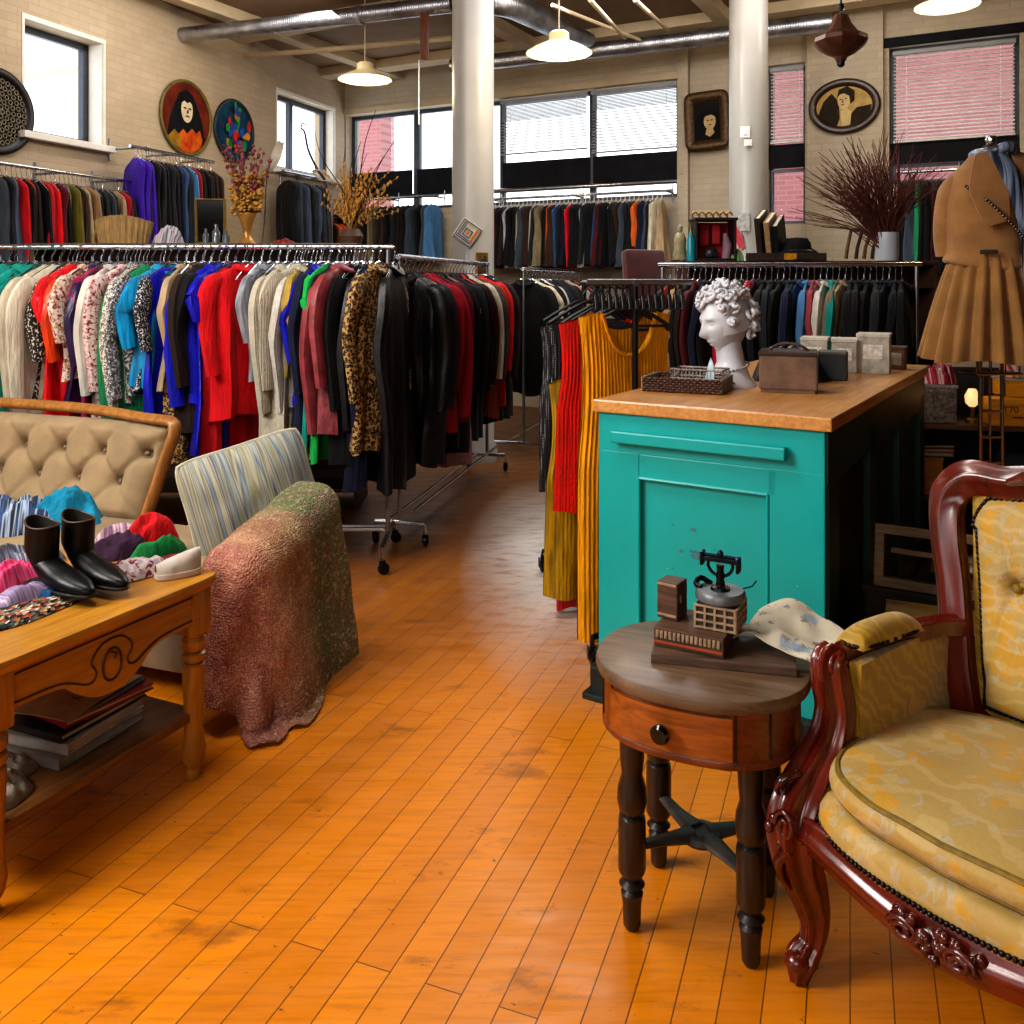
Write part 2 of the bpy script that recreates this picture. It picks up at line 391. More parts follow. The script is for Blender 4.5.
# windows
def window(name, W, F, mulls, recess=.2, fw=.05, sill=True, hrails=()):
    x0, x1, z0, z1 = W
    e = bpy.data.objects.new(name, None); COL.objects.link(e); e.matrix_world = F; e['kind'] = 'structure'
    m = M(); y = recess
    for x in (x0+fw/2, x1-fw/2): m.box((x, y, (z0+z1)/2), (fw, .06, z1-z0), .006)
    for z in (z0+fw/2, z1-fw/2): m.box(((x0+x1)/2, y, z), (x1-x0, .06, fw), .006)
    for mx, w in mulls: m.box((mx, y, (z0+z1)/2), (w, .07, z1-z0), .006)
    for hz in hrails: m.box(((x0+x1)/2, y, hz), (x1-x0, .055, .035), .004)
    obj('window_frame', m, M_sash, e, False)
    m = M(); m.box(((x0+x1)/2, y+.01, (z0+z1)/2), (x1-x0-.02, .006, z1-z0-.02), 0); obj('window_pane', m, M_glass, e, False)
    if sill:
        m = M(); m.box(((x0+x1)/2, -.03, z0-.03), (x1-x0+.14, .12, .06), .01); obj('window_sill', m, M_white, e, False)
        m = M()
        for x in (x0-.012, x1+.012): m.box((x, -.004, (z0+z1)/2), (.024, .012, z1-z0), .003)
        m.box(((x0+x1)/2, -.004, z1+.02), (x1-x0+.05, .012, .04), .003); obj('window_casing', m, M_white, e, False)
        m = M()
        for x in (x0+.004, x1-.004): m.box((x, recess/2-.02, (z0+z1)/2), (.008, recess-.05, z1-z0), 0)
        m.box(((x0+x1)/2, recess/2-.02, z0+.004), (x1-x0, recess-.05, .008), 0); obj('window_reveal', m, M_white, e, False)
    return e
window('window_1', W1, FL, [], .2, .06)
window('window_2', W2, FL, [(-sL(300), .07)], .16, .06)
window('window_3', W3, FB, [(tB(411), .09), (tB(472), .1), (tB(497), .06), (tB(588), .07)], .16, .05, False, (zB(600, 183),))
window('window_4', W4, FB, [], .16, .04, False, (zB(786, 169),))
window('window_5', W5, FB, [], .16, .05, False, (zB(950, 162),))
# dark board bands across the windows
def band(x0, x1, z0, z1, F, y=.1):
    m = M(); m.box(((x0+x1)/2, y, (z0+z1)/2), (x1-x0, .02, z1-z0), .002); o = struct('trim_1', m, M_dark, smooth=False); o.matrix_world = F; return o
for a, b in ((346, 408), (413, 470), (499, 586), (590, 676)):
    band(tB(a), tB(b), zB(640, 180), zB(640, 152), FB)
band(W4[0], W4[1], zB(786, 167), zB(786, 143), FB); band(W5[0], W5[1], zB(940, 161), zB(940, 139), FB)
m = M(); m.tube([((tB(450)), .06, zB(560, 187)), (tB(679), .06, zB(560, 187))], .03, 10); o = struct('trim_2', m, chrome); o.matrix_world = FB
m = M(); m.box(((W3[0]+W3[1])/2, -.015, W3[3]+.04), (W3[1]-W3[0]+.1, .03, .08), .006); o = struct('trim_3', m, M_beam, smooth=False); o.matrix_world = FB
m = M(); m.box(((W5[0]+W5[1])/2, -.02, W5[3]+.03), (W5[1]-W5[0]+.1, .05, .09), .006); o = struct('trim_4', m, M_dark, smooth=False); o.matrix_world = FB
# venetian blinds
M_blind = mk('blind_slat', '#cfccc9', .5, 0, .1, 5, 0)
M_blind_d = mk('blind_slat_grey', '#8d8f94', .5, 0, .1, 5, 0)
def blind(x0, x1, z0, z1, pitch, label, mat, tilt=.35, packed=0):
    e = bpy.data.objects.new('venetian_blind', None); COL.objects.link(e); e.matrix_world = FB @ Matrix.Translation(((x0+x1)/2, .05, z1)); tag(e, label, 'blind', 'venetian blinds on the back windows')
    w = x1-x0; m = M(); m.box((0, 0, -.02), (w, .045, .04), .004); obj('head_rail', m, M_blind_d, e, False)
    m = M(); z = -.05
    while z > -(z1-z0)+.03:
        m.box((0, 0, z), (w-.02, .026, .0016), 0, (R_(38), 0, 0)); z -= pitch*(.45 if -z < packed else 1)
    obj('slats', m, mat, e, False)
    m = M(); m.box((0, 0, -(z1-z0)+.015), (w-.01, .03, .02), .004); obj('bottom_rail', m, mat, e, False)
    m = M()
    for x in (-w*.38, w*.38): m.tube([(x, -.016, -.03), (x, -.016, -(z1-z0)+.02)], .0025, 5)
    obj('cord', m, white_plastic, e)
blind(tB(499), tB(586), zB(545, 152), W3[3]-.02, .036, 'pale venetian blind on the wide back window pane beside the white column', M_blind_d, packed=.26)
blind(tB(590), tB(676), zB(640, 150), W3[3]-.02, .036, 'pale venetian blind on the last wide window pane beside the square gilt picture', M_blind_d, packed=.22)
blind(W4[0]+.02, W4[1]-.02, zB(786, 143), W4[3]-.02, .036, 'narrow pale venetian blind in the slim window behind the white column', M_blind)
blind(W5[0]+.03, W5[1]-.03, zB(940, 140), W5[3]-.05, .036, 'wide pale venetian blind before pink brick, above the camel jacket', M_blind)
# outside: pink brick building across the street
def outside_brick():
    s = N('pink_street_brick'); tc = s.n('TexCoord'); sx = s.n('SeparateXYZ'); s.put(sx.inputs[0], tc.outputs['Object']); cb = s.n('CombineXYZ'); s.put(cb.inputs[0], sx.outputs[0]); s.put(cb.inputs[1], sx.outputs[2])
    br = s.n('TexBrick'); s.put(br.inputs['Vector'], cb.outputs[0]); br.inputs['Scale'].default_value = 1; br.inputs['Brick Width'].default_value = .22; br.inputs['Row Height'].default_value = .07; br.inputs['Mortar Size'].default_value = .008
    br.inputs['Color1'].default_value = C('#7a4a4c'); br.inputs['Color2'].default_value = C('#805254'); br.inputs['Mortar'].default_value = C('#83605f'); s.set(Base_Color=br.outputs[0], Roughness=.9); return s.m
M_ob = outside_brick()
for nm, x0, x1, lab in (('brick_building', 4.05, 13, 'pink brick building seen through the windows above the camel jacket'), ('brick_building', -2.85, -1.75, 'pink brick building end seen through the window beside the dried wheat')):
    e = bpy.data.objects.new(nm, None); COL.objects.link(e); e.matrix_world = FB @ Matrix.Translation(((x0+x1)/2, 3.2, 0)); tag(e, lab, 'building')
    m = M(); m.box((0, .2, 3.5), (x1-x0, .4, 7), 0); obj('facade', m, M_ob, e, False)
    m = M(); m.box((0, .1, 7.1), (x1-x0+.1, .5, .25), .02); obj('cornice', m, M_beam, e, False)
    if x0 > 0:
        for wx in (tB(783)+.75,): 
            m = M(); m.box((wx-(x0+x1)/2, -.02, 2.0), (.9, .05, 1.5), .01); obj('shop_window', m, mk('blue_shop_glass', '#7f97bd', .2, 0, .5, 3, 0), e, False)
# ---------------------------------------------------------------- ducts, pipes
def duct_mat():
    s = N('spiral_duct'); w = s.n('TexWave', wave_type='BANDS', bands_direction='X'); s.put(w.inputs['Vector'], s.co((1, .25, .25))); w.inputs['Scale'].default_value = 14; w.inputs['Distortion'].default_value = .3
    n1 = s.noise(s.co(), 6, 4); s.set(Base_Color=s.ramp(n1, [(.3, C('#8d9098')), (.7, C('#c8ccd6'))]), Roughness=.38, Metallic=1.0); s.bump(w.outputs[0], .4, .006); return s.m
M_duct = duct_mat()
DZ = 4.03
m = M(); m.tube([P(182, 35, 8.98), P(300, 22, 8.4), P(452, 4, 8.0)], [.075, .075, .08], 16, k=6)
for px, py, Y in ((235, 29.3, 8.72), (360, 15.2, 8.2)): q = P(px, py, Y); m.tube([q-Vector((.02, -.008, 0)), q+Vector((.02, -.008, 0))], .088, 16)
d = obj('ventilation_duct', m, M_duct); tag(d, 'long thin silver spiral duct running from the brick wall to the white column', 'duct')
m = M(); m.tube([P(452, 4, 8.0)+Vector((.02, 0, .0)), P(500, 3, 7.95), P(530, 14, 8.3), P(556, 27, 8.7), P(590, 40, 9.2)], [.09, .118, .118, .11, .07], 18, k=8)
d = obj('duct_elbow', m, M_duct); tag(d, 'fat silver duct elbow bending behind the white column near the lamp', 'duct')
m = M(); m.tube([P(452, 66, 10.1), P(640, 45, 9.3), P(832, 22, 8.55)], .085, 16, k=8)
for px, py, Y in ((560, 54, 9.65), (700, 38, 9.05)): q = P(px, py, Y); m.tube([q-bd*.03, q+bd*.03], .098, 16)
d = obj('ventilation_duct', m, M_duct); tag(d, 'silver duct running along the top of the back wall', 'duct')
m = M(); m.tube([P(245, 55, 9.9), P(300, 52, 9.6), P(452, 38, 8.9)], .03, 8, k=4); d = obj('ceiling_pipe', m, M_beam); tag(d, 'cream painted pipe below the ceiling near the smaller lamp', 'pipe')
for a, b, lab in (((590, 0, 6.8), (625, 38, 8.6), 'thin conduit slanting from the lamp to the back wall duct'), ((635, 0, 7), (668, 30, 8.8), 'second thin conduit slanting beyond the lamp'), ((552, 5, 7.6), (640, 40, 8.6), 'grey brace bar slanting over the wide duct')):
    m = M(); m.tube([P(*a), P(*b)], .018, 8); d = obj('conduit', m, M_beam); tag(d, lab, 'pipe')
m = M(); q = P(424.5, 37, 8.0); m.box(q, (.075, .03, .42), .006, .35); d = obj('wood_plank', m, wood('plank_brown', '#7a4420', '#4a2812', 'z')); tag(d, 'narrow brown wooden plank hanging from the ceiling beside the white column', 'plank')
m = M(); a = P(419, 60, 8.5); m.tube([a, a+Vector((0, 0, -.62))], .007, 6); d = obj('pull_string', m, white_plastic); tag(d, 'thin hanging cord under the brown ceiling plank', 'cord')
# ---------------------------------------------------------------- lamps
M_shade = mk('cream_enamel', '#e0c99a', .35, 0, .08, 6, .02, coat=.3); M_bulb = glow('warm_lamp_glow', '#fff0d0', 9); M_bulb2 = glow('warm_disc_glow', '#ffe9c2', 3.2)
def pendant(px, py, Y, lab, r=.25):
    q = P(px, py, Y); e = thing('pendant_lamp', lab, 'lamp', q, 0, 'cream pendant lamps')
    m = M(); m.lathe([(.0, .11), (.055, .11), (.075, .095), (.08, .035), (.13, .012), (r*.8, -.02), (r, -.05), (r*.995, -.056), (r*.78, -.03), (.1, .0), (.0, .0)], 40); obj('lamp_shade', m, M_shade, e)
    m = M(); m.lathe([(0, -.035), (r*.9, -.04), (r*.8, -.066), (r*.45, -.08), (0, -.083)], 32); obj('diffuser', m, M_bulb2, e)
    m = M(); m.tube([(0, 0, .1), (0, 0, CEIL-q.z)], .006, 6); m.lathe([(.05, CEIL-q.z-.03), (.05, CEIL-q.z)], 16); obj('cord', m, M_beam, e)
    l = bpy.data.lights.new('pendant_light', 'POINT'); l.energy = 26; l.color = (1, .8, .52); l.shadow_soft_size = .12; lo = bpy.data.objects.new('pendant_light', l); COL.objects.link(lo); lo.location = q+Vector((0, 0, -.2))
pendant(365, 74, 8.3, 'cream pendant lamp hanging nearest the left brick wall'); pendant(559, 46, 6.7, 'cream pendant lamp hanging just beside the white column'); pendant(947, -1, 7.0, 'cream pendant lamp cut off by the picture top above the pink brick window', .24)
e = thing('hanging_lantern', 'brown bell shaped hanging lantern above the oval portrait', 'lamp', P(841, 38, 6.5))
M_lan = mk('brown_lantern', '#5a3626', .45, .2, .3, 12, .1); k = .19
m = M(); m.lathe([(.03, .17), (.05, .165), (.075, .1), (.12, .04), (k, .0), (k*1.02, -.03), (k*.85, -.07), (.1, -.115), (.05, -.14), (.035, -.17), (0, -.175)], 10); obj('lantern_body', m, M_lan, e, ang=20)
m = M(); m.tube([(0, 0, .16), (0, 0, CEIL-e.location.z)], .008, 6); m.lathe([(.018, .2), (.025, .22), (.018, .25)], 10); obj('chain', m, black_metal, e)
m = M(); m.lathe([(.03, -.17), (.03, -.2), (.012, -.215)], 10); obj('finial', m, black_metal, e)
# ================================================================ GARMENTS
HEXES = dict(teal='#0f8f86', sea='#14988a', cream='#cfc4ac', white='#d8d2c6', ivory='#cfc7b2', orange='#e0420f', tangerine='#d8641a', tan='#a5855f', purple='#2c1646', violet='#4317a8', magenta='#b5165e', crimson='#9c0f26', red='#cf0d1e', scarlet='#e30e1a',
    pink='#b9898a', grey='#8d9099', silver='#a9adb8', charcoal='#24262a', black='#0d0d10', navy='#131a35', royal='#1417b0', turquoise='#0a8fc4', green='#12a84a', emerald='#1f8f5c', brown='#3a2418', coffee='#2a1c16', mustard='#a58a3c', rose='#9b4247', wine='#5c0f1e', maroon='#3b0b15',
    rust='#8f3a1e', olive='#6e6420', denim='#33507a', sky='#4f7fae', slate='#3c4652', khaki='#7d7256', yellow='#f0a207', gold='#b98f52', bluegrey='#4d5a70', beige='#b59c7c')
CNAME = dict(sea='sea green', royal='royal blue', rose='dusty rose', wine='wine red', denim='denim blue', sky='sky blue', slate='slate grey', bluegrey='blue grey', charcoal='charcoal grey', coffee='dark coffee', silver='silver grey', scarlet='bright red', navy='navy blue')
KIND = {  # length, half width, thickness, flare, sleeve length, collar, neck
    'jacket': (.66, .21, .026, 1.0, .58, 1), 'coat': (.98, .22, .028, 1.1, .6, 1), 'sweater': (.62, .21, .026, .96, .56, 0), 'cardigan': (.72, .21, .026, 1.0, .6, 0),
    'blouse': (.6, .2, .02, 1.08, .3, 1), 'shirt': (.7, .21, .02, 1.0, .56, 1), 'dress': (1.02, .19, .022, 1.35, .2, 0), 'gown': (1.2, .185, .022, 1.3, 0, 0), 'top': (.5, .19, .018, 1.05, 0, 0), 'skirt': (.8, .16, .02, 1.5, 0, 0), 'trousers': (.85, .17, .02, .85, 0, 0)}
_gm = {}
def garment_meshes(kind, var, hi):
    key = (kind, var, hi)
    if key in _gm: return _gm[key]
    L, W, T, FLR, SL, CO = KIND[kind]; rnd = random.Random(hash_(kind)+var*17); n = 30 if hi else 16; nz = 22 if hi else 11
    top = [(0, .055), (-.012, .075), (-.03, .12), (-.052, .165), (-.075, W*.93), (-.1, W)]
    if kind in ('skirt', 'trousers'): top = [(-.05, W*.96), (-.06, W), (-.075, W)]
    if kind in ('top', 'gown') : top = [(-.02, .07), (-.03, .1), (-.06, .14), (-.08, W*.86)]
    ph = [rnd.uniform(0, 6.28) for _ in range(6)]; fr = [rnd.uniform(9, 15), rnd.uniform(17, 26)]
    zs = [z for z, w in top]; z1 = zs[-1]; lv = list(top)
    for i in range(1, nz+1):
        t = i/nz; w = W*(1-.07*sin(PI*min(t*1.7, 1)))*(1+(FLR-1)*t**1.2); lv.append((z1+(-L-z1)*t, w))
    m = M(); vs = []; fs = []
    for z, w in lv:
        t = max(0, -z/L); th = T*(.6+.5*min(1, t*5))*(1+.5*t)
        for j in range(n):
            a = 2*PI*j/n; c, s = cos(a), sin(a); x = w*math.copysign(abs(c)**.75, c); y = th*math.copysign(abs(s)**.8, s)
            f = (.010+.014*t)*min(1, t*3.5)*(sin(fr[0]*x/W*.5+ph[0])+.6*sin(fr[1]*x/W*.5+ph[1]+2*t))
            y += f; x += .012*t*sin(7*t+ph[2]); y += .02*t*sin(3*t+ph[3])
            zz = z-(.018*sin(4*x/W+ph[4])*t**3)-(.02*(1-abs(c)) if t < .02 else 0)
            vs.append((x, y, zz))
    N_ = len(lv)
    for i in range(N_-1):
        for j in range(n): fs.append([i*n+j, i*n+(j+1) % n, (i+1)*n+(j+1) % n, (i+1)*n+j])
    fs.append([(N_-1)*n+j for j in range(n)]); fs.append(list(range(n))[::-1])
    m.add(vs, fs); me = m.mesh(kind+'_body'); me.materials.append(None); sl = []; co = None
    if SL and hi:
        for sd in (-1, 1):
            m = M(); b = rnd.uniform(-.02, .03); dr = rnd.uniform(.0, .03)
            pts = [(sd*(W-.07), 0, -.085), (sd*(W-.012), 0, -.11), (sd*(W+.018+dr), .0, -.2), (sd*(W+.03+dr), b, -.1-SL*.45), (sd*(W+.03+dr), b-.02, -.1-SL*.75), (sd*(W+.02+dr), b-.03, -.1-SL)]
            m.tube(pts, [.03, .05, .056, .05, .044, .04], 12, k=4, up=(0, 1, 0), ell=(1, .62), lobes=5, amp=.06); me2 = m.mesh('sleeve'); me2.materials.append(None); sl.append(me2)
    if CO and hi:
        m = M(); m.tube([(.075*cos(a), .032*sin(a)-.006, -.012-.03*max(0, -sin(a))) for a in [2*PI*i/14 for i in range(14)]], .016, 7, closed=True, ell=(.8, 1.5)); co = m.mesh('collar'); co.materials.append(None)
    _gm[key] = (me, sl, co); return _gm[key]
def hash_(s): return sum(ord(c)*(i+3) for i, c in enumerate(s))
def setmat(o, mat, col):
    o.material_slots[0].link = 'OBJECT'; o.material_slots[0].material = mat; o.color = col
# hanger meshes
def hanger_mesh(thick=.0035, hook=.085):
    m = M()
    m.tube([(.0, 0, hook-.045), (.012, 0, hook-.03), (.022, 0, hook-.012), (.012, 0, hook+.006), (-.004, 0, hook+.01), (-.02, 0, hook-.004)], thick*.8, 6, k=3)
    m.tube([(0, 0, hook-.045), (0, 0, .012)], thick*.8, 6); m.tube([(-.19, 0, -.085), (-.1, 0, -.03), (0, 0, .012), (.1, 0, -.03), (.19, 0, -.085)], thick*1.4, 6, k=3); m.tube([(-.19, 0, -.085), (.19, 0, -.085)], thick, 6)
    return m
HANG = {}
for nm, mt, th in (('chrome', chrome, .0035), ('white', white_plastic, .005), ('black', black_plastic, .006)):
    me = hanger_mesh(th).mesh('hanger'); me.materials.append(mt); HANG[nm] = me
ORD = 'first second third fourth fifth sixth seventh eighth ninth tenth eleventh twelfth thirteenth fourteenth fifteenth sixteenth seventeenth eighteenth nineteenth twentieth twenty-first twenty-second twenty-third twenty-fourth twenty-fifth twenty-sixth twenty-seventh twenty-eighth twenty-ninth thirtieth thirty-first thirty-second thirty-third thirty-fourth thirty-fifth thirty-sixth thirty-seventh thirty-eighth thirty-ninth fortieth forty-first forty-second forty-third forty-fourth forty-fifth forty-sixth forty-seventh forty-eighth forty-ninth fiftieth'.split()
USED = set()
def rack_fill(items, place, rack, end, group, hi=True, hang='chrome', hook=.11, yaw=(0, 0), scale=1.0, zs=1.0):
    """items: 'colour kind fabric length' strings in order; place(i) -> neck point, rail angle"""
    rnd = random.Random(hash_(rack)); parsed = []
    for it in items:
        p = it.split(); parsed.append((p[0], p[1], p[2] if len(p) > 2 else 'cloth', float(p[3]) if len(p) > 3 else 1.0))
    FN = dict(knit='knitted ', leather='leather ', satin='satin ', leopard='leopard print ', tweed='speckled tweed ', floral='flowery print ', sequin='glittery ', polka='dotted ')
    base = [CNAME.get(c, c)+' '+FN.get(f, '')+k for c, k, f, s in parsed]
    made = []
    for i, (c, k, f, s) in enumerate(parsed):
        p, ang = place(i); me, sl, co = garment_meshes(k, rnd.randrange(3), hi)
        o = bpy.data.objects.new(k, me); COL.objects.link(o); o.location = p; o.rotation_euler = (rnd.uniform(-.03, .03), rnd.uniform(-.03, .03), ang+R_(rnd.uniform(*yaw))); o.scale = (scale, scale, scale*s*zs)
        j = rnd.uniform(.88, 1.1); cc = mul(C(HEXES[c]), j); setmat(o, FAB[f], cc)
        if base.count(base[i]) == 1: lab = f'{base[i]} on the {rack}'
        elif i > 0 and sum(1 for q in range(1, len(base)) if base[q] == base[i] and base[q-1] == base[i-1]) == 1 and len(base[i].split())+len(base[i-1].split())+len(rack.split()) <= 12: lab = f'{base[i]} on the {rack} beside the {base[i-1]}'
        else: lab = f'{base[i]}, {ORD[i]} garment from the {end} on the {rack}'
        if lab in USED or len(lab.split()) > 16: lab = f'{base[i]}, {ORD[i]} garment from the {end}, {rack}'
        USED.add(lab); tag(o, lab, k, group)
        if hi:
            for q in sl: so = bpy.data.objects.new('sleeve', q); COL.objects.link(so); so.parent = o; setmat(so, FAB[f], cc)
            if co: so = bpy.data.objects.new('collar', co); COL.objects.link(so); so.parent = o; setmat(so, FAB[f], cc)
        if hang:
            h = bpy.data.objects.new('clothes_hanger', HANG[hang]); COL.objects.link(h); h.location = p; h.rotation_euler = (0, 0, o.rotation_euler[2])
            tag(h, f'thin {hang} clothes hanger hooked on the {rack}', 'hanger', 'hangers on the '+rack)
        made.append(o)
    return made
def rail_rack(name, lab, a, b, zr, posts=(True, True), base=.28, castor=True, zb=.13, r=.013):
    """chrome rolling rack: rail from a to b (xy) at zr"""
    a = Vector((a[0], a[1], 0)); b = Vector((b[0], b[1], 0)); d = (b-a).normalized(); nrm = Vector((-d.y, d.x, 0)); L = (b-a).length
    e = thing(name, lab, 'clothes rack', a, math.atan2(d.y, d.x))
    m = M(); m.tube([(-.03, 0, zr), (L+.03, 0, zr)], r*1.25, 12); obj('rail', m, chrome, e)
    for x, on in ((0, posts[0]), (L, posts[1])):
        if not on: continue
        m = M(); m.tube([(x, 0, zr), (x, 0, zb+.02)], r, 10); obj('upright', m, steel, e)
        m = M(); m.tube([(x, -base, .075), (x, -base, zb), (x, base, zb), (x, base, .075)], r, 8, k=0); obj('foot_bar', m, chrome, e)
        if castor:
            for y in (-base, base):
                m = M(); rr = Matrix.Rotation(PI/2, 3, 'X'); m.lathe([(0, -.012), (.02, -.012), (.03, -.008), (.03, .008), (.02, .012), (0, .012)], 14, (x+.012, y, .032), rot=rr)
                m.tube([(x, y, .085), (x, y, .06)], .012, 8); m.box((x+.006, y-.015, .045), (.03, .003, .05), .001); m.box((x+.006, y+.015, .045), (.03, .003, .05), .001); obj('castor', m, black_metal, e)
    m = M(); m.tube([(0, base*.55, zb), (L, base*.55, zb)], r*.9, 8); m.tube([(0, -base*.55, zb+.07), (L, -base*.55, zb+.07)], r*.9, 8); obj('lower_bar', m, chrome, e)
    return e, d
# ---- rack 1 (front chrome rack, along x)
A1 = P(-60, 243, 4.78); B1 = P(388, 249, 4.82); ZR = 1.695
rail_rack('clothes_rack', 'long chrome rolling clothes rack behind the tufted settee, full of bright clothes', (A1.x, A1.y), (B1.x, B1.y), ZR, (True, True))
R1 = [(8, 'teal jacket cloth 1.3'), (22, 'sea coat cloth 1.0'), (30, 'teal shirt satin'), (45, 'cream cardigan'), (54, 'ivory cardigan cloth 1.05'), (61, 'black blouse tweed 1.1'), (65, 'orange blouse satin 1.1'), (73, 'scarlet dress satin .85'), (80, 'tan blouse floral .9'), (89, 'purple blouse satin 1.15'), (97, 'magenta dress satin .8'), (105, 'white shirt cloth .9'), (112, 'crimson top'),
      (119, 'pink coat floral .82'), (127, 'cream jacket sequin .95'), (135, 'grey jacket tweed .9'), (144, 'emerald sweater knit 1.25'), (152, 'black blouse sequin'), (160, 'turquoise blouse satin .95'), (167, 'royal gown satin .72'), (175, 'beige blouse'), (183, 'gold gown leopard .75'), (192, 'coffee coat cloth .8'), (200, 'black coat cloth .8'), (211, 'royal jacket cloth .95'), (217, 'royal dress satin .85'), (226, 'red gown cloth .9'), (238, 'scarlet coat cloth .72'), (250, 'silver top cloth .6'), (258, 'grey blouse satin .9'), (267, 'tan trousers cloth 1.1'),
      (278, 'ivory coat knit .95'), (286, 'cream sweater knit 1.05'), (295, 'mustard blouse cloth .9'), (303, 'white jacket knit .98'), (311, 'ivory coat knit .82'), (318, 'navy coat cloth .85'), (324, 'teal dress cloth .85'), (329, 'royal blouse satin 1.1'), (334, 'green dress cloth .88'), (340, 'black coat cloth .85'), (347, 'rose jacket leather 1.12'), (353, 'rose coat leather .8'), (360, 'black coat cloth .95'), (367, 'black jacket leather 1.1'), (374, 'navy coat cloth 1.05'), (384, 'gold coat leopard .88'), (396, 'black coat leather 1.08')]
def place1(i):
    px = R1[i][0]; q = P(px+12 if px < 300 else px-2, 268, 4.79); lp_ = R1[i][1].startswith('gold coat'); f = R1[i][1].split()[0] in ('royal', 'scarlet', 'red', 'ivory', 'green', 'rose', 'turquoise', 'emerald', 'sea') or R1[i][1].startswith(('teal jacket', 'cream cardigan')); return Vector((q.x, 4.79-(.05 if f else .1 if lp_ else 0), ZR-.093)), R_((60 if f else 76)+8*sin(i*2.3))
rack_fill([s for _, s in R1], place1, 'front chrome rack', 'far left', 'clothes on the front chrome rack', zs=1.14)
# extra hangers (empty hooks crowding the rail)
for i in range(46):
    q = P(1+i*8.4, 268, 4.79); h = bpy.data.objects.new('clothes_hanger', HANG['chrome']); COL.objects.link(h); h.location = (q.x, 4.79, ZR-.09); h.rotation_euler = (0, 0, R_(74+8*sin(i*1.7)))
    tag(h, 'bare chrome hanger crowded between the clothes on the front chrome rack', 'hanger', 'bare hangers on the front chrome rack')
# ---- rack 2 (into depth, behind the end of rack 1)
A2 = Vector((-.64, 5.05)); B2 = Vector((-.2, 7.05)); d2 = (B2-A2).normalized()
rail_rack('clothes_rack', 'second chrome rack along the aisle, full of black and crimson coats', A2, B2, 1.65, (True, True), base=.15)
R2 = ['black coat leather', 'charcoal coat leather 1', 'beige trousers cloth 1.15', 'crimson coat cloth .88', 'crimson jacket cloth 1.15', 'wine coat cloth .85', 'black coat', 'black coat cloth 1.05', 'pink dress cloth 1.08', 'black jacket cloth 1.2', 'charcoal coat', 'black coat', 'red jacket cloth .9', 'maroon jacket', 'cream shirt', 'pink blouse', 'slate jacket', 'rust coat cloth .95', 'red coat cloth .9', 'black coat', 'black coat cloth .9', 'brown coat', 'navy coat']
def place2(i):
    t = .06+i*.086; return Vector((A2.x+d2.x*t, A2.y+d2.y*t, 1.65-.093)), math.atan2(d2.y, d2.x)-PI/2+R_(8*sin(i*1.9)-6)
rack_fill(R2, place2, 'second aisle rack', 'near end', 'clothes on the second aisle rack', zs=1.12)
# ---- rack 3
A3 = Vector((.1, 7.55)); B3 = Vector((.72, 9.55)); d3 = (B3-A3).normalized()
rail_rack('clothes_rack', 'third chrome rack farther down the aisle past the white column', A3, B3, 1.62, (True, True))
R3 = ['black coat', 'cream blouse', 'black jacket', 'black coat', 'ivory shirt', 'navy coat', 'navy jacket', 'black coat', 'black jacket', 'coffee coat', 'black coat', 'brown jacket', 'tan coat cloth .9', 'grey coat cloth .9', 'black coat', 'coffee jacket', 'rust jacket', 'black coat', 'slate coat', 'black jacket']
def place3(i):
    t = .05+i*.1; return Vector((A3.x+d3.x*t, A3.y+d3.y*t, 1.62-.093)), math.atan2(d3.y, d3.x)-PI/2+R_(7*sin(i*2.1)-8)
rack_fill(R3, place3, 'third aisle rack', 'near end', 'clothes on the third aisle rack')
# ---- wall rails
def wall_rail(F, x0, x1, z, name, lab, off=.32):
    e = bpy.data.objects.new(name, None); COL.objects.link(e); e.matrix_world = F @ Matrix.Translation((x0, -off, z)); tag(e, lab, 'clothes rail')
    m = M(); m.tube([(0, 0, 0), (x1-x0, 0, 0)], .016, 10); obj('rail', m, chrome, e)
    m = M()
    for x in (.1, (x1-x0)/2, x1-x0-.1): m = M(); m.tube([(x, 0, 0), (x, off-.002, .0)], .011, 8); m.tube([(x, off-.012, -.1), (x, off-.012, .1)], .01, 8); obj('bracket', m, steel, e)
def place_wall(F, x0, x1, z, n, ang, off=.32, yaw=0):
    def f(i):
        q = F @ Vector((x0+(x1-x0)*(i+.5)/n, -off, z-.1)); return q, ang+PI/2+R_(yaw+8*sin(i*1.7))
    return f
rz_ = random.Random(5)
def pick(seq, n, kinds=('jacket', 'coat', 'shirt'), seed=1):
    r = random.Random(seed); return [f'{r.choice(seq)} {r.choice(kinds)}' for _ in range(n)]
x0, x1 = tB(495), tB(682); z = 2.50
wall_rail(FB, x0, x1, z, 'clothes_rail', 'long chrome clothes rail under the wide back window')
S = 'brown maroon beige wine black coffee silver black black ivory slate brown white charcoal khaki black tangerine brown denim black navy red black black silver charcoal black denim wine black black black brown slate black black tangerine navy slate black ivory beige'.split()
rack_fill([f'{c} {"coat" if i%3 else "jacket"} cloth {.72 if i%3 else 1.08}' for i, c in enumerate(S)], place_wall(FB, x0+.05, x1-.1, z, len(S), ANG_B, yaw=4), 'rail under the wide back window', 'column', 'clothes under the wide back window', hi=False, hang='white')
x0, x1 = tB(350), tB(452)
wall_rail(FB, x0, x1, 2.58, 'clothes_rail', 'chrome clothes rail behind the dried wheat')
S = 'rust coffee black brown black coffee black khaki charcoal brown black charcoal coffee black slate black slate sky'.split()
rack_fill([f'{c} jacket cloth 1.05' for c in S], place_wall(FB, x0+.03, x1-.03, 2.58, len(S), ANG_B, yaw=4), 'rail behind the dried wheat', 'corner', 'clothes behind the dried wheat', hi=False, hang=None)
x0, x1 = tB(899), tB(948)
wall_rail(FB, x0, tB(1024), 2.56, 'clothes_rail', 'clothes rail under the pink brick window behind the camel jacket')
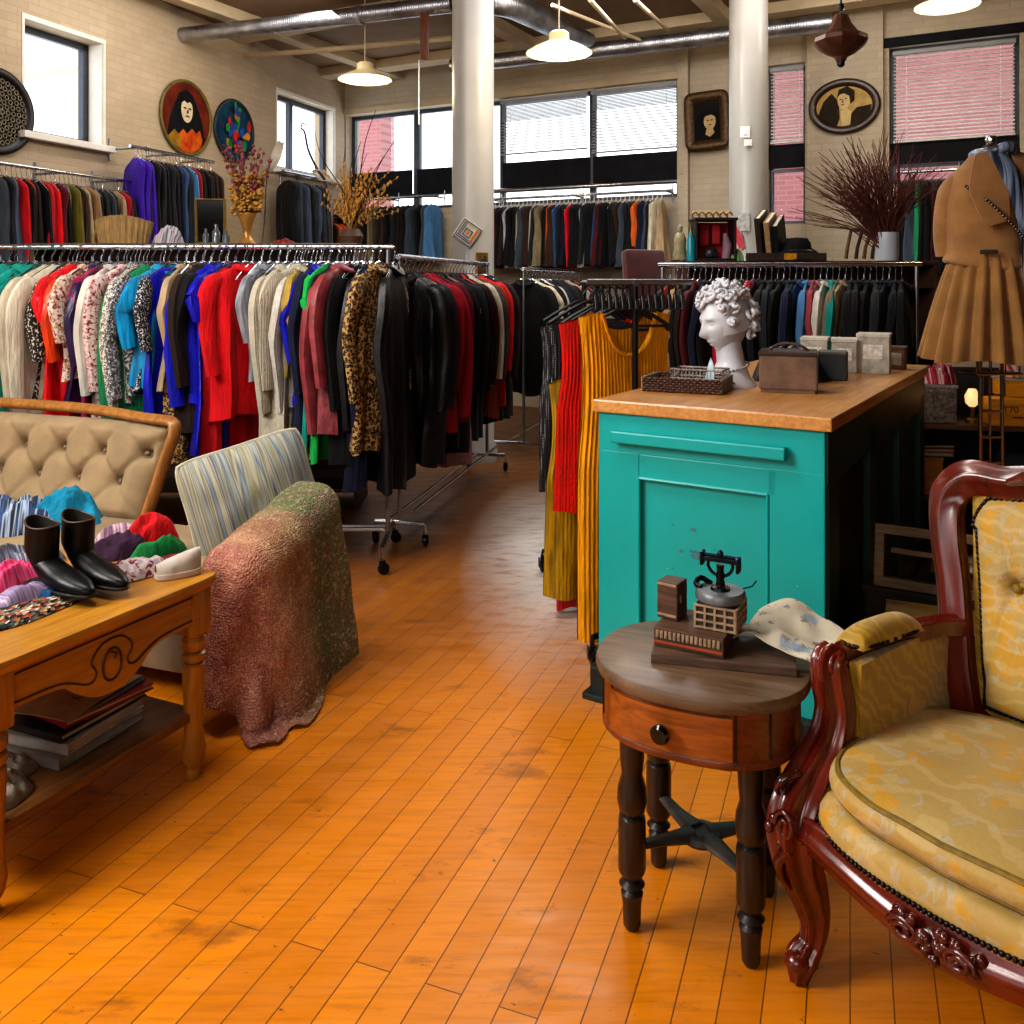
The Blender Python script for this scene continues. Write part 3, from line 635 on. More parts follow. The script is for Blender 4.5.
S = 'black coffee bluegrey slate emerald black coffee black maroon charcoal black black'.split()
rack_fill([f'{c} coat cloth .9' for c in S], place_wall(FB, x0+.03, x1, 2.56, len(S), ANG_B, yaw=0), 'rail behind the camel jacket', 'twigs', 'clothes behind the camel jacket', hi=False, hang=None)
def lrail(pxa, pxb, z, lab, rack, end, S, kindf, off=.34):
    a, b = -sL(pxa), -sL(pxb); wall_rail(FL, a, b, z, 'clothes_rail', lab, off)
    rack_fill([kindf(i, c) for i, c in enumerate(S)], place_wall(FL, a+.04, b-.02, z, len(S), ANG_L, off, yaw=-24), rack, end, 'clothes on the '+rack, hi=False, hang='chrome' if 'square' in rack or 'red' in rack else None)
lrail(-45, 100, 2.4, 'high clothes rail below the square left window', 'rail below the square window', 'near end', 'slate black navy bluegrey red black red coffee black red crimson scarlet wine black khaki olive brown rose beige tan black navy charcoal slate black tan beige crimson wine black'.split(), lambda i, c: f'{c} jacket cloth {.95+.12*(i%3)}')
lrail(100, 186, 2.72, 'high clothes rail below the red round painting', 'rail below the red painting', 'purple end', 'violet violet purple violet black charcoal black black charcoal black black navy denim black black sky crimson wine black black coffee black coffee brown'.split(), lambda i, c: f'{c} jacket cloth {1.1+.1*(i%2)}')
lrail(258, 300, 2.78, 'high clothes rail below the blue round painting', 'rail below the blue painting', 'near end', 'black slate black navy bluegrey black charcoal slate bluegrey black slate charcoal grey'.split(), lambda i, c: f'{c} jacket cloth 1.1')
lrail(301, 338, 2.35, 'low clothes rail in the far left corner', 'rail in the far corner', 'near end', 'black tangerine rust orange black coffee black brown black'.split(), lambda i, c: f'{c} jacket cloth .95')
# ---- rack behind the counter
A4 = Vector((.98, 5.75)); B4 = Vector((2.52, 5.5))
rail_rack('clothes_rack', 'chrome rack behind the counter, hung with dark skirts and one bright red dress', A4, B4, 1.615, (True, True))
R4 = 'black jacket|rust blouse|tan blouse|coffee jacket|black jacket|wine jacket|navy coat|black coat|charcoal coat|red dress|crimson coat|black dress floral|black jacket|scarlet dress floral|crimson jacket|black coat|black coat|charcoal coat|black coat|black jacket|navy coat|black coat|denim shirt|sky shirt|rose blouse|pink blouse|white shirt|teal shirt|khaki coat|beige jacket|black coat|black coat|black jacket|black coat|charcoal coat|black coat|navy coat|black coat|black coat'.split('|')
d4 = (B4-A4).normalized()
def place4(i):
    t = .05+i*(1.46/len(R4)); return Vector((A4.x+d4.x*t, A4.y+d4.y*t, 1.615-.1)), math.atan2(d4.y, d4.x)+PI/2-R_(22+8*sin(i*1.8))
rack_fill(R4, place4, 'rack behind the counter', 'near end', 'clothes on the rack behind the counter', hang='chrome')
# ---- yellow rack beside the counter
A5 = Vector((.505, 3.62)); d5 = Vector((-.14, .99)).normalized(); B5 = A5+d5*.95; ZY = 1.5
e = thing('garment_stand', 'grey garment stand beside the turquoise counter holding the yellow dress', 'clothes stand', (A5.x, A5.y, 0), math.atan2(d5.y, d5.x))
m = M(); m.tube([(-.02, 0, ZY), (.97, 0, ZY)], .014, 10); obj('rail', m, steel, e)
m = M(); m.tube([(0, -.24, ZY+.003), (0, .2, ZY+.003)], .013, 10); obj('crossbar', m, steel, e)
for x in (0, .95):
    m = M(); m.tube([(x, 0, ZY), (x, 0, .1)], .0125, 10); obj('upright', m, black_metal, e)
    m = M(); fx = x-(.13 if x == 0 else -.05); m.tube([(x, -.0, .11), (fx, .21, .11), (fx, .21, .07)], .012, 8); obj('foot_bar', m, black_metal, e)
    m = M(); m.lathe([(0, -.012), (.02, -.012), (.032, -.008), (.032, .008), (.02, .012), (0, .012)], 16, (fx, .21, .034), rot=Matrix.Rotation(PI/2, 3, 'X')); m.box((fx, .193, .052), (.03, .004, .05), .001); m.box((fx, .227, .052), (.03, .004, .05), .001); obj('castor', m, black_metal, e)
for t in (.0,):
    m = M(); m.tube([(.0, 0, .12), (.95, 0, .12)], .011, 8); obj('lower_bar', m, black_metal, e)
AY = math.atan2(d5.y, d5.x)-PI/2
def pleated_top(L, W, n=72, nz=26, seed=1, pleat=.006, slv=False, flare=1.0, scoop=.17):
    """sleeveless pleated garment with a scooped neck, front towards -y"""
    r = random.Random(seed); ph = r.uniform(0, 6)
    def fn(side):
        def f(u, v):
            x = (u*2-1); ax = abs(x)
            ztop = 0.0-.02*max(0, ax-.62)/.38 if ax > .6 else -scoop*(1-(ax/.6)**2.6)*(1 if side < 0 else .45)
            z = ztop+(-L-ztop)*v; w = W*(1+(flare-1)*v)-.02*sin(PI*min(v*2.2, 1))
            d = .030*(1-x**4)**.5+.002; ple = pleat*sin(x*n*1.1+ph)*(min(1, v*6))*(1-.65*min(1, max(0, v-.25)*2.5)); y = side*(d+ple)+.012*v*sin(5*x+ph+3*v)+.015*v*sin(2.5*v+ph)
            return Vector((x*w, y, z-.01*v*sin(6*x+ph)))
        return f
    m = M(); m.grid(fn(-1), n*2, nz); m.grid(fn(1), n*2, nz); return m
def yg(name, lab, col, fab, t, zoff, L, W, dx=0.0, hang='black', seed=1, fl=1.0, neck=True, yw=0):
    p = Vector((A5.x+d5.x*t, A5.y+d5.y*t, ZY-.13+zoff))+Vector((cos(AY), sin(AY), 0))*dx
    o = obj(name, pleated_top(L, W, seed=seed, flare=fl, pleat=.006 if col == 'yellow' else .002), FAB[fab], None, ang=60); o.location = p; o.rotation_euler = (0, 0, AY+R_(yw)); o.color = C(HEXES[col]) if col in HEXES else C(col); tag(o, lab, 'dress' if 'dress' in name else name, 'clothes beside the counter')
    if neck:
        m = M(); pts = []
        for i in range(15):
            x = -1+2*i/14; pts.append((x*W*.6, -.034, -.17*(1-abs(x)**2.6)-.008))
        m.tube(pts, .011, 6, ell=(1, .6)); b = obj('neck_band', m, FAB[fab], o); b.color = o.color
    h = bpy.data.objects.new('clothes_hanger', HANG[hang]); COL.objects.link(h); h.location = p+Vector((0, 0, .035-zoff)); h.rotation_euler = (0, 0, AY); tag(h, 'black hanger holding the '+lab[:60].split(' beside')[0].split(' hanging')[0], 'hanger', 'hangers beside the counter')
    return o
y1 = yg('dress', 'long bright yellow pleated dress hanging beside the turquoise counter', 'yellow', 'cloth', .08, .01, 1.335, .235, -.02, seed=2, fl=1.0, yw=22)
y2 = yg('blouse', 'burnt orange blouse hanging inside the neck of the yellow dress', '#a8390c', 'cloth', .19, -.02, .7, .18, .0, seed=4, yw=18)
y3 = yg('dress', 'long scarlet knitted dress hanging just behind the yellow dress', '#d81408', 'knit', .30, -.03, .84, .215, -.06, seed=5, fl=1.1, yw=12)
y4 = yg('dress', 'mustard olive gauze dress whose hem shows below the scarlet dress', '#a8820a', 'satin', .38, -.3, .97, .2, -.1, seed=6, fl=1.1, neck=False, yw=10)
y5 = yg('dress', 'red under dress whose hem peeks out lowest beside the yellow dress', '#b80a14', 'satin', .46, -.35, 1.0, .17, -.08, seed=7, neck=False, yw=8)
y6 = yg('coat', 'black coat with tiny white dots hanging behind the scarlet dress', 'black', 'polka', .62, -.06, .78, .215, -.08, seed=8, fl=1.05, yw=8)
y7 = yg('coat', 'plain black coat hanging last beside the turquoise counter', 'black', 'cloth', .75, -.06, .75, .21, 0, seed=9)
for i in range(5):
    h = bpy.data.objects.new('clothes_hanger', HANG['black']); COL.objects.link(h); h.location = (A5.x+d5.x*(.14+i*.13), A5.y+d5.y*(.14+i*.13), ZY-.115); h.rotation_euler = (0, 0, AY+R_(6*sin(i*2)))
    tag(h, 'empty black plastic hanger on the stand beside the turquoise counter', 'hanger', 'empty hangers beside the counter')
for i in range(14):
    h = bpy.data.objects.new('clothes_hanger', HANG['black']); COL.objects.link(h); u = -.2+i*.028
    h.location = (A5.x-d5.y*u*1, A5.y+d5.x*u*1, ZY-.055); h.rotation_euler = (0, 0, AY+PI/2); h.scale = (.12, 1, .6)
    tag(h, 'small dark clip hanger on the crossbar above the yellow dress', 'hanger', 'clip hangers above the yellow dress')
# ================================================================ TURQUOISE COUNTER
def paint_mat(name, h, h2):
    s = N(name); n1 = s.noise(s.co(), 3, 5, .6); c = s.ramp(n1, [(.3, mul(C(h), .9)), (.7, mul(C(h), 1.06))])
    ch = s.noise(s.co((1, 1, 1.6)), 9, 6, .75); c = s.mix(s.ramp(ch, [(.69, BW(0)), (.705, BW(1))]), c, C(h2))
    sp = s.noise(s.co(), 55, 2); c = s.mix(s.ramp(sp, [(.78, BW(0)), (.8, BW(.8))]), c, C('#cfe8dd'))
    s.set(Base_Color=c, Roughness=.36); s.bump(s.noise(s.co((1, 1, .3)), 18, 4), .15, .004); return s.m
M_teal = paint_mat('turquoise_gloss_paint', '#00a2a0', '#35626a'); M_teal_shade = mk('shaded_teal_paint', '#0c3a2e', .4, 0, .3, 5, .1, 30)
M_top = wood('counter_top_wood', '#d8a05a', '#ac7034', 'y', .38, .25, 4, 14)
CA = math.atan2(-.54, .84); CO = Vector((.325, 3.2, 0))
ct = thing('counter', 'tall turquoise painted shop counter with an orange wooden top', 'counter', CO, CA)
W_, D_, H_ = .785, 2.05, 1.035
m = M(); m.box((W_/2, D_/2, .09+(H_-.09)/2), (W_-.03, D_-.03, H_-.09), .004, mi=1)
obj('carcass', m, [M_teal, M_teal_shade], ct, False)
m = M()   # front face: stiles, rails, recessed panel
m.box((W_/2, .008, .965), (W_, .03, .14), .004); m.box((.075, .008, .49), (.15, .03, .82), .004); m.box((W_-.09, .008, .49), (.18, .03, .82), .004)
m.box((W_/2, .008, .855), (W_-.3, .03, .085), .004); m.box((W_/2, .008, .13), (W_-.3, .03, .1), .004); m.box((.0, .02, .56), (.02, .05, .95), .004); obj('front_frame', m, M_teal, ct, False)
m = M(); m.box((W_/2-.015, .018, .49), (W_-.32, .012, .66), .003); x0, x1, z0, z1 = .15, W_-.18, .18, .812
for a, b in (((x0, z0), (x1, z0)), ((x0, z1), (x1, z1)), ((x0, z0), (x0, z1)), ((x1, z0), (x1, z1))):
    for off in (0, .014): m.tube([(a[0], -.004-off*.3, a[1]), (b[0], -.004-off*.3, b[1])], .007-off*.2, 8)
obj('front_panel', m, M_teal, ct, False)
m = M(); m.box((W_/2-.03, -.028, .955), (W_-.17, .035, .042), .006); obj('handle_bar', m, M_teal, ct, False)
m = M()   # side frame, shade of the turned-away side painted as dark green
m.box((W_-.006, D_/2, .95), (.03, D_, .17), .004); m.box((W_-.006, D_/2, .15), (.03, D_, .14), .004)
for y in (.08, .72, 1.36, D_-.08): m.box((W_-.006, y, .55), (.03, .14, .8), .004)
obj('side_frame', m, M_teal_shade, ct, False)
m = M(); m.box((W_-.02, D_/2, .55), (.01, D_-.1, .72), 0); obj('side_panel', m, mk('shaded_side_panel', '#072019', .45, 0, .3, 6, .05), ct, False)
m = M(); m.box((W_/2, D_/2, .06), (W_+.07, D_+.06, .12), .012); m.box((W_/2, D_/2, .012), (W_+.11, D_+.1, .024), .006); obj('plinth', m, mk('black_green_plinth', '#12211f', .45, 0, .4, 8, .1), ct, False)
m = M(); m.box((W_/2, D_/2, H_+.0225), (W_+.05, D_+.05, .045), .006); obj('counter_top', m, M_top, ct, False)
for x, z, r in ((.36, .62, .012), (.31, .60, .007), (.385, .525, .02), (.33, .53, .008), (.365, .535, .01), (.41, .68, .006)):
    pass
m = M()
rr = random.Random(3)
for x, z, w, h in ((.345, .655, .028, .014), (.35, .58, .04, .012), (.355, .565, .05, .018), (.3, .575, .018, .012), (.27, .66, .01, .008), (.42, .6, .01, .006), (.27, .51, .008, .008)):
    pts = [(x+w/2*cos(2*PI*i/9)*rr.uniform(.6, 1.2), z+h/2*sin(2*PI*i/9)*rr.uniform(.6, 1.2)) for i in range(9)]
    m.prism(pts, .0112, .0122)
obj('chipped_paint', m, mk('chipped_grey', '#3f6a74', .6, 0, .3, 40, .1), ct, False)
HT = H_+.045
def on(u, v, z=HT): return CO+Vector((.84*u+.54*v, -.54*u+.84*v, z))
# ---- things on the counter
# plaster head with curly hair
def head_fn(a, b, c, curl=0):
    pass
M_plaster = mk('white_plaster', '#c9cad0', .42, 0, .08, 7, .06, 30, coat=.1)
hd = thing('mannequin_head', 'white plaster head with curly hair on the counter, wearing a necklace', 'mannequin head', on(.235, .64), math.atan2(-.35, -.93))
def face_pt(th, ph):   # th azimuth (0 = +x front), ph from top
    d = Vector((sin(ph)*cos(th), sin(ph)*sin(th), cos(ph))); x, y, z = d.x*.098, d.y*.08, d.z*.125
    if z < 0: k = 1-.28*(-z/.125)**1.5; y *= k; x = x*(1-.12*(-z/.125)) if x < 0 else x*(1-.05*(-z/.125))
    if d.x > 0:
        w = lambda yy, zz, sy, sz: math.exp(-((y-yy)/sy)**2-((z-zz)/sz)**2)
        x += .028*w(0, -.028, .011, .02)+.014*w(0, .0, .008, .03)-.018*w(.03, .012, .016, .013)-.018*w(-.03, .012, .016, .013)+.008*w(.03, .035, .02, .009)+.008*w(-.03, .035, .02, .009)
        x += .011*w(0, -.062, .02, .007)+.011*w(0, -.076, .017, .007)-.006*w(0, -.069, .02, .003)+.012*w(0, -.105, .018, .014)+.006*w(.03, .012, .009, .006)+.006*w(-.03, .012, .009, .006)
    return Vector((x, y, z))
tilt = Matrix.Rotation(R_(14), 3, 'Y')
HC = Vector((.0, 0, .262))
m = M(); m.grid(lambda u, v: HC+tilt @ face_pt(2*PI*u, PI*v), 72, 56, cu=True)
for sd in (-1, 1): m.ball(HC+tilt @ Vector((-.012, sd*.076, -.008)), (.014, .008, .027), 10, rot=tilt)
obj('head', m, M_plaster, hd, ang=80)
m = M(); m.tube([(-.03, 0, .0), (-.03, 0, .05), (-.03, 0, .1), (-.02, 0, .16), (-.01, 0, .22)], [.1, .075, .056, .052, .054], 24, k=3, ell=(1, 1.0)); m.lathe([(.105, 0), (.1, .012), (.085, .03)], 28, (-.03, 0, 0)); obj('neck', m, M_plaster, hd)
m = M(); r = random.Random(8)
for i in range(150):
    z = r.uniform(-.55, 1); a = r.uniform(-PI, PI)
    if z < .5 and abs(a) < 1.15-.55*z: continue
    if z < -.1 and abs(a) < 1.9: continue
    s_ = (1-z*z)**.5; c0 = Vector((s_*cos(a)*.112-.012, s_*sin(a)*.098, z*.135+.012)); nrm = c0.normalized(); R0 = r.uniform(.014, .024)
    t1 = nrm.orthogonal().normalized(); t2 = nrm.cross(t1); q0 = r.uniform(0, 6); pts = [HC+tilt @ (c0+(t1*cos(q0+k*.75)+t2*sin(q0+k*.75))*R0*(1-k*.075)+nrm*(.003*k)) for k in range(11)]
    m.tube(pts, [.006, .0095, .0095, .009, .008, .006], 6)
m.grid(lambda u, v: HC+tilt @ (Vector((sin(PI*.62*v)*cos(2*PI*u)*.104*(1 if cos(2*PI*u) < .3 else .97)-.014, sin(PI*.62*v)*sin(2*PI*u)*.09, cos(PI*.62*v)*.134+.006)) if True else None), 40, 20, cu=True)
obj('curly_hair', m, M_plaster, hd, ang=70)
nk = thing('necklace', 'beaded grey necklace around the neck of the plaster head', 'necklace', on(.235, .64), math.atan2(-.35, -.93))
m = M()
for i in range(34):
    a = 2*PI*i/34; m.ball((-.03+.072*cos(a), .072*sin(a), .075-.018*cos(a)), .0055, 6)
for i in range(22):
    a = -1.1+2.2*i/21; m.ball((-.03+.105*cos(a), .105*sin(a), .03-.02*cos(a)+.0), .0045, 6)
obj('beads', m, mk('grey_beads', '#77746e', .4, .3, .4, 40, 0), nk)
# wicker tray
M_wick = mk('dark_wicker', '#4c2f22', .6, 0, .4, 60, .6, 120); M_wick2 = mk('grey_wicker', '#8a8078', .6, 0, .45, 60, .6, 120)
tr = thing('wicker_tray', 'flat brown wicker tray at the front of the counter before the plaster head', 'tray', on(.165, .415), CA+R_(8))
m = M(); m.box((0, 0, .006), (.3, .22, .008), .002)
obj('tray_bottom', m, M_wick, tr, False)
for nm, mt, pts in (('long_side', M_wick, (((-.15, -.11), (.15, -.11)), ((-.15, .11), (.15, .11)))), ('short_side', M_wick2, (((-.15, -.11), (-.15, .11)), ((.15, -.11), (.15, .11))))):
    for a, b in pts:
        m = M(); k_ = 26
        for row in range(6):
            zz = .008+row*.009; ln = [(a[0]+(b[0]-a[0])*i/k_+(.003 if (i+row) % 2 else -.003)*(1 if a[0] == b[0] else 0), a[1]+(b[1]-a[1])*i/k_+(.003 if (i+row) % 2 else -.003)*(1 if a[1] == b[1] else 0), zz) for i in range(k_+1)]
            m.tube(ln, .0052, 5)
        obj(nm, m, mt, tr)
wb_ = thing('wire_basket', 'small dark wire basket standing inside the wicker tray', 'basket', on(.20, .46, HT+.012), CA+R_(6))
m = M()
for z in (.0, .035, .07):
    m.tube([(x*.1, y*.06, z) for x, y in ((-1, -1), (1, -1), (1, 1), (-1, 1))], .004 if z else .003, 6, closed=True)
for i in range(15):
    x = -.1+.2*i/14; m.tube([(x, -.06, 0), (x, -.06, .07)], .0018, 5); m.tube([(x, .06, 0), (x, .06, .07)], .0018, 5)
for i in range(7):
    y = -.06+.12*i/6; m.tube([(-.1, y, 0), (-.1, y, .07)], .0018, 5); m.tube([(.1, y, 0), (.1, y, .07)], .0018, 5)
obj('wires', m, M_wick2, wb_); m = M(); m.box((0, 0, -.002), (.19, .11, .006), .001); obj('basket_bottom', m, M_wick, wb_)
m = M(); m.prism([(-.02, 0), (.025, 0), (.012, .075), (.0, .1), (-.008, .07)], -.003, .003); o = obj('price_tag', m, mk('blue_white_tag', '#a9c0cc', .5, 0, .5, 30, 0), None, False); o.location = on(.24, .45, HT+.03); o.rotation_euler = (R_(-12), 0, CA); tag(o, 'pale blue paper tag standing in the wire basket', 'tag')
# brown suitcase-like box
M_bx = mk('worn_brown_board', '#6b5140', .75, 0, .35, 14, .3, 60); M_bx2 = mk('dark_brown_side', '#33241b', .7, 0, .4, 10, .3, 40)
bx = thing('storage_box', 'worn brown box with a rope handle, nearest the counter front corner', 'box', on(.50, .62), CA+R_(14))
m = M(); m.box((0, 0, .008), (.2, .19, .016), .003); m.box((0, 0, .078), (.21, .2, .128), .005); obj('box_body', m, M_bx, bx, False)
m = M(); m.box((0, 0, .149), (.216, .206, .016), .004); m.box((.107, 0, .075), (.006, .2, .12), .001); obj('lid', m, M_bx2, bx, False)
m = M(); m.tube([(-.07, 0, .155), (-.04, .01, .178), (.01, .0, .184), (.05, -.01, .175), (.075, 0, .156)], .006, 7, k=4); obj('handle', m, M_wick, bx)
# dark bundle of cloth
def lump(name, lab, cat, loc, w, d, h, mat, seed, rz=0, res=44, ridg=1.0, color=None, fr=7.0, group=None, edge=.25):
    r = random.Random(seed); ox, oy = r.uniform(0, 50), r.uniform(0, 50)
    def top(rr, th):
        k = 1+edge*noise.noise((cos(th)*1.6+ox, sin(th)*1.6+oy, 0)); x, y = w*rr*cos(th)*k, d*rr*sin(th)*k
        p = Vector((x*fr+ox, y*fr+oy, 1.7)); f = noise.noise(p); g = 1-abs(noise.noise(p*1.9+Vector((4, 2, 7))))*2.0
        g2 = 1-abs(noise.noise(p*3.7+Vector((14, 5, 3))))*2.2; z = h*(1-rr**3)*(.58+.36*f)+ridg*h*.24*g*(1-rr**4)+ridg*h*.1*g2*(1-rr**5)
        return Vector((x, y, max(.006*(1-rr), z)+.002))
    m = M(); m.grid(lambda u, v: top(1-v*.999, 2*PI*u), res, res//2, cu=True)
    m.grid(lambda u, v: Vector(((p := top(1.0, 2*PI*u)).x*(1-v*.999), p.y*(1-v*.999), .001)), res, 3, cu=True)
    o = obj(name, m, mat, None, ang=75); o.location = loc; o.rotation_euler = (0, 0, rz)
    if color: o.color = C(color)
    return tag(o, lab, cat, group)
lump('scarf', 'crumpled dark blue cloth bundle behind the plaster head on the counter', 'cloth', on(.40, 1.02), .17, .15, .15, FAB['satin'], 3, 0, color='#15171f')
# books and boxes at the rear of the counter
def book(name, lab, cat, loc, size, rz, cover, pages, tilt=None, group=None, flat=False):
    """book with spine on -x, lying (flat) or standing"""
    e = thing(name, lab, cat, loc, rz if tilt is None else tilt, group); w, t, h = size
    m = M()
    if flat:
        m.box((0, 0, .003), (w, t, .005), .0015); m.box((0, 0, h-.003), (w, t, .005), .0015); m.box((-w/2+.003, 0, h/2), (.006, t, h), .002)
        obj('cover', m, cover, e, False); m = M(); m.box((.003, 0, h/2), (w-.012, t-.01, h-.01), .001); obj('pages', m, pages, e, False)
    else:
        m.box((0, -t/2+.003, h/2), (w, .005, h), .0015); m.box((0, t/2-.003, h/2), (w, .005, h), .0015); m.box((-w/2+.003, 0, h/2), (.006, t, h), .002)
        obj('cover', m, cover, e, False); m = M(); m.box((.003, 0, h/2), (w-.012, t-.01, h-.01), .001); obj('pages', m, pages, e, False)
    return e
M_page = mk('old_paper', '#b8ab93', .8, 0, .2, 60, .3, 90, stretch=(1, 1, 6)); M_bk = mk('dark_blue_cover', '#20262e', .5, 0, .3, 20, .1); M_wh = mk('grey_white_board', '#a9a498', .7, 0, .35, 22, .15, 60); M_brn = mk('brown_cover', '#46301f', .55, 0, .35, 20, .1)
tb_ = thing('tin_box', 'small dark blue box with a brown end, between brown box and white boxes', 'box', on(.55, 1.13), CA+R_(10))
m = M(); m.box((0, 0, .058), (.11, .12, .116), .005); obj('box_body', m, M_bk, tb_, False); m = M(); m.box((.057, 0, .058), (.012, .122, .118), .004); obj('box_end', m, M_bx2, tb_, False); m = M(); m.box((0, 0, .118), (.118, .125, .012), .003); obj('lid', m, mk('grey_lid', '#5a584f', .6, 0, .3, 20, .1), tb_, False)
for k, (u, v, w, d, h, mt, lab, ro) in enumerate(((.40, 1.45, .12, .13, .165, M_wh, 'pale box standing leftmost of the white boxes at the counter rear', 8), (.52, 1.50, .11, .15, .16, M_wh, 'middle white box standing on the counter rear, plain front', 12), (.645, 1.55, .14, .15, .185, M_wh, 'biggest grey white box at the far end of the counter', 6))):
    e = thing('carton', lab, 'box', on(u, v), CA+R_(ro), 'white boxes at the counter rear'); m = M(); m.box((0, 0, h/2-.008), (w, d, h-.016), .003); obj('carton_body', m, mt, e, False)
    m = M(); m.box((0, 0, h-.008), (w+.006, d+.006, .016), .003); obj('lid', m, mk('carton_lid', '#bdb7a8', .7, 0, .25, 20, .1), e, False)
    m = M(); m.box((0, -d/2-.001, h*.55), (w*.6, .002, h*.35), 0); obj('paper_label', m, mk('carton_label', '#d0cbbf', .8, 0, .3, 60, 0), e, False)
e = thing('wooden_block', 'small brown wooden block last on the counter by the camel skirt', 'block', on(.70, 1.80), CA); m = M(); m.box((0, 0, .05), (.09, .07, .1), .006); m.box((0, 0, .105), (.1, .08, .012), .003); obj('block_body', m, M_bx, e, False); m = M(); m.box((0, -.037, .05), (.06, .004, .06), .001); obj('paper_label', m, M_wh, e, False)
# ================================================================ SIDE TABLE
M_legd = mk('dark_turned_wood', '#1f1714', .38, 0, .4, 14, .1, 40, coat=.3); M_apr = wood('apron_orange_wood', '#8a4314', '#4e220a', 'x', .4, .25, 5, 10)
M_sttop = wood('worn_grey_table_top', '#7a6048', '#4f3a28', 'x', .5, .1, 4, 12)
ST = Vector((.452, 2.11, 0)); SA = R_(-24); TZ = .605
st = thing('side_table', 'small round side table with one drawer and dark turned legs', 'table', ST, SA)
ol = [(x, y+.008) for x, y in supell(.252, .222, 2.25, 64)]
m = M(); m.stack(ol, [(.955, TZ-.032), (.985, TZ-.03), (1, TZ-.02), (1.0, TZ-.01), (.985, TZ-.002), (.96, TZ)]); obj('table_top', m, M_sttop, st)
ol2 = supell(.226, .196, 2.5, 64); m = M(); m.stack(ol2, [(1, TZ-.145), (1.0, TZ-.13), (1, TZ-.032)]); m.stack(ol2, [(1.0, TZ-.155), (1.02, TZ-.15), (1.02, TZ-.14), (1.0, TZ-.135)]); obj('apron', m, M_apr, st)
# drawer front follows the apron curve
def arc_slab(m, a0, a1, off, th, z0, z1, n=20):
    vs = []; fs = []
    for i in range(n+1):
        a = a0+(a1-a0)*i/n; c, s = cos(a), sin(a); e = 2/2.5
        x, y = .226*math.copysign(abs(c)**e, c), .196*math.copysign(abs(s)**e, s); d = Vector((x, y, 0)).normalized()
        for o_ in (off, off+th):
            for z in (z0, z1): vs.append((x+d.x*o_, y+d.y*o_, z))
    for i in range(n):
        k = i*4; fs += [[k+2, k+3, k+7, k+6], [k, k+4, k+5, k+1], [k+1, k+5, k+7, k+3], [k, k+2, k+6, k+4]]
    fs += [[0, 1, 3, 2], [n*4, n*4+2, n*4+3, n*4+1]]; m.add(vs, fs)
dr = M(); arc_slab(dr, R_(226), R_(292), .0, .010, TZ-.132, TZ-.04); dwr = obj('drawer', dr, wood('drawer_wood', '#ab5f20', '#6e3812', 'x', .35, .3, 5, 10), st, ang=30)
m = M(); m.lathe([(0, .03), (.016, .028), (.022, .018), (.02, .008), (.012, .003), (.012, -.008)], 20, rot=Matrix.Rotation(R_(90), 3, 'X')); kb = obj('knob', m, mk('black_knob', '#0b0b0d', .2, .2, .2, 20, 0, coat=.5), dwr); a = R_(259); kb.location = (.222*cos(a)*1.0, -.21, TZ-.088)
for a in (R_(200), R_(224), R_(294), R_(318)): m = M(); arc_slab(m, a, a+R_(1.2), .0, .004, TZ-.135, TZ-.035, 2); obj('apron_bead', m, M_legd, st)
legp = [(.02, 0), (.026, .012), (.022, .05), (.03, .1), (.034, .13), (.022, .145), (.03, .155), (.024, .165), (.034, .175), (.036, .2), (.033, .24), (.036, .285), (.036, .29), (.026, .296), (.034, .305), (.036, .33), (.028, .36), (.024, .385), (.03, .395), (.026, .41), (.032, .42)]
legp = [(0, 0), (.014, 0), (.02, .01), (.022, .06), (.026, .085), (.018, .092), (.03, .105), (.018, .115), (.028, .13), (.032, .14), (.032, .25), (.03, .262), (.02, .268), (.03, .276), (.035, .3), (.033, .33), (.024, .36), (.028, .395), (.03, .455)]
LEGS = []
for sx, sy in ((-1, -1), (1, -1), (-1, 1), (1, 1)):
    x, y = sx*.135, sy*.122; m = M(); m.lathe(legp, 20, (x, y, 0)); obj('leg', m, M_legd, st); LEGS.append((x, y))
m = M()
for (x, y) in LEGS: m.tube([(x, y, .19), (x*.55, y*.5, .185), (x*.12, y*.1, .185)], [.014, .02, .03], 10, k=4, up=(0, 0, 1), ell=(1, .45))
m.lathe([(0, .172), (.045, .172), (.05, .18), (.045, .192), (.035, .195), (.032, .19), (0, .19)], 24); obj('stretcher', m, mk('worn_stretcher', '#3c332e', .5, 0, .4, 14, .15), st)
# ---- on the side table
def stp(x, y, z=TZ): return Matrix.Translation(ST) @ Matrix.Rotation(SA, 4, 'Z') @ Vector((x, y, z))
pl = thing('wooden_board', 'rough brown wooden board lying on the round side table', 'board', stp(.045, .035), R_(-14))
m = M(); m.box((0, 0, .01), (.33, .17, .02), .003); obj('plank', m, wood('rough_board', '#6b4f3c', '#3b2a20', 'x', .7, 0, 8, 10), pl, False)
M_oldb = wood('old_box_wood', '#6a4a35', '#38241a', 'x', .65, 0, 8, 10); M_oldl = mk('pale_relief', '#9b8266', .7, 0, .3, 30, .1)
z1 = TZ+.021
b1 = thing('printing_box', 'long low wooden box with raised lettering under the black machine', 'box', stp(-.02, .045, z1), R_(-28))
m = M(); m.box((0, 0, .0225), (.17, .15, .045), .003); obj('box_body', m, M_oldb, b1, False)
m = M(); r = random.Random(4)
for i in range(15):
    x = -.075+i*.0106; m.box((x, -.0765, .03), (.0075, .004, .018), .001)
    m.box((x, -.0785, .03+r.choice((-.004, .0, .004))), (.003, .003, .006), .0005)
obj('raised_lettering', m, M_oldl, b1, False)
m = M(); m.box((0, -.0765, .011), (.168, .003, .006), .001); obj('red_stripe', m, mk('rust_red', '#a04522', .6), b1, False)
b2 = thing('lattice_box', 'square wooden lattice box carrying the grey turntable disc', 'box', stp(.035, .055, z1+.046), R_(-28))
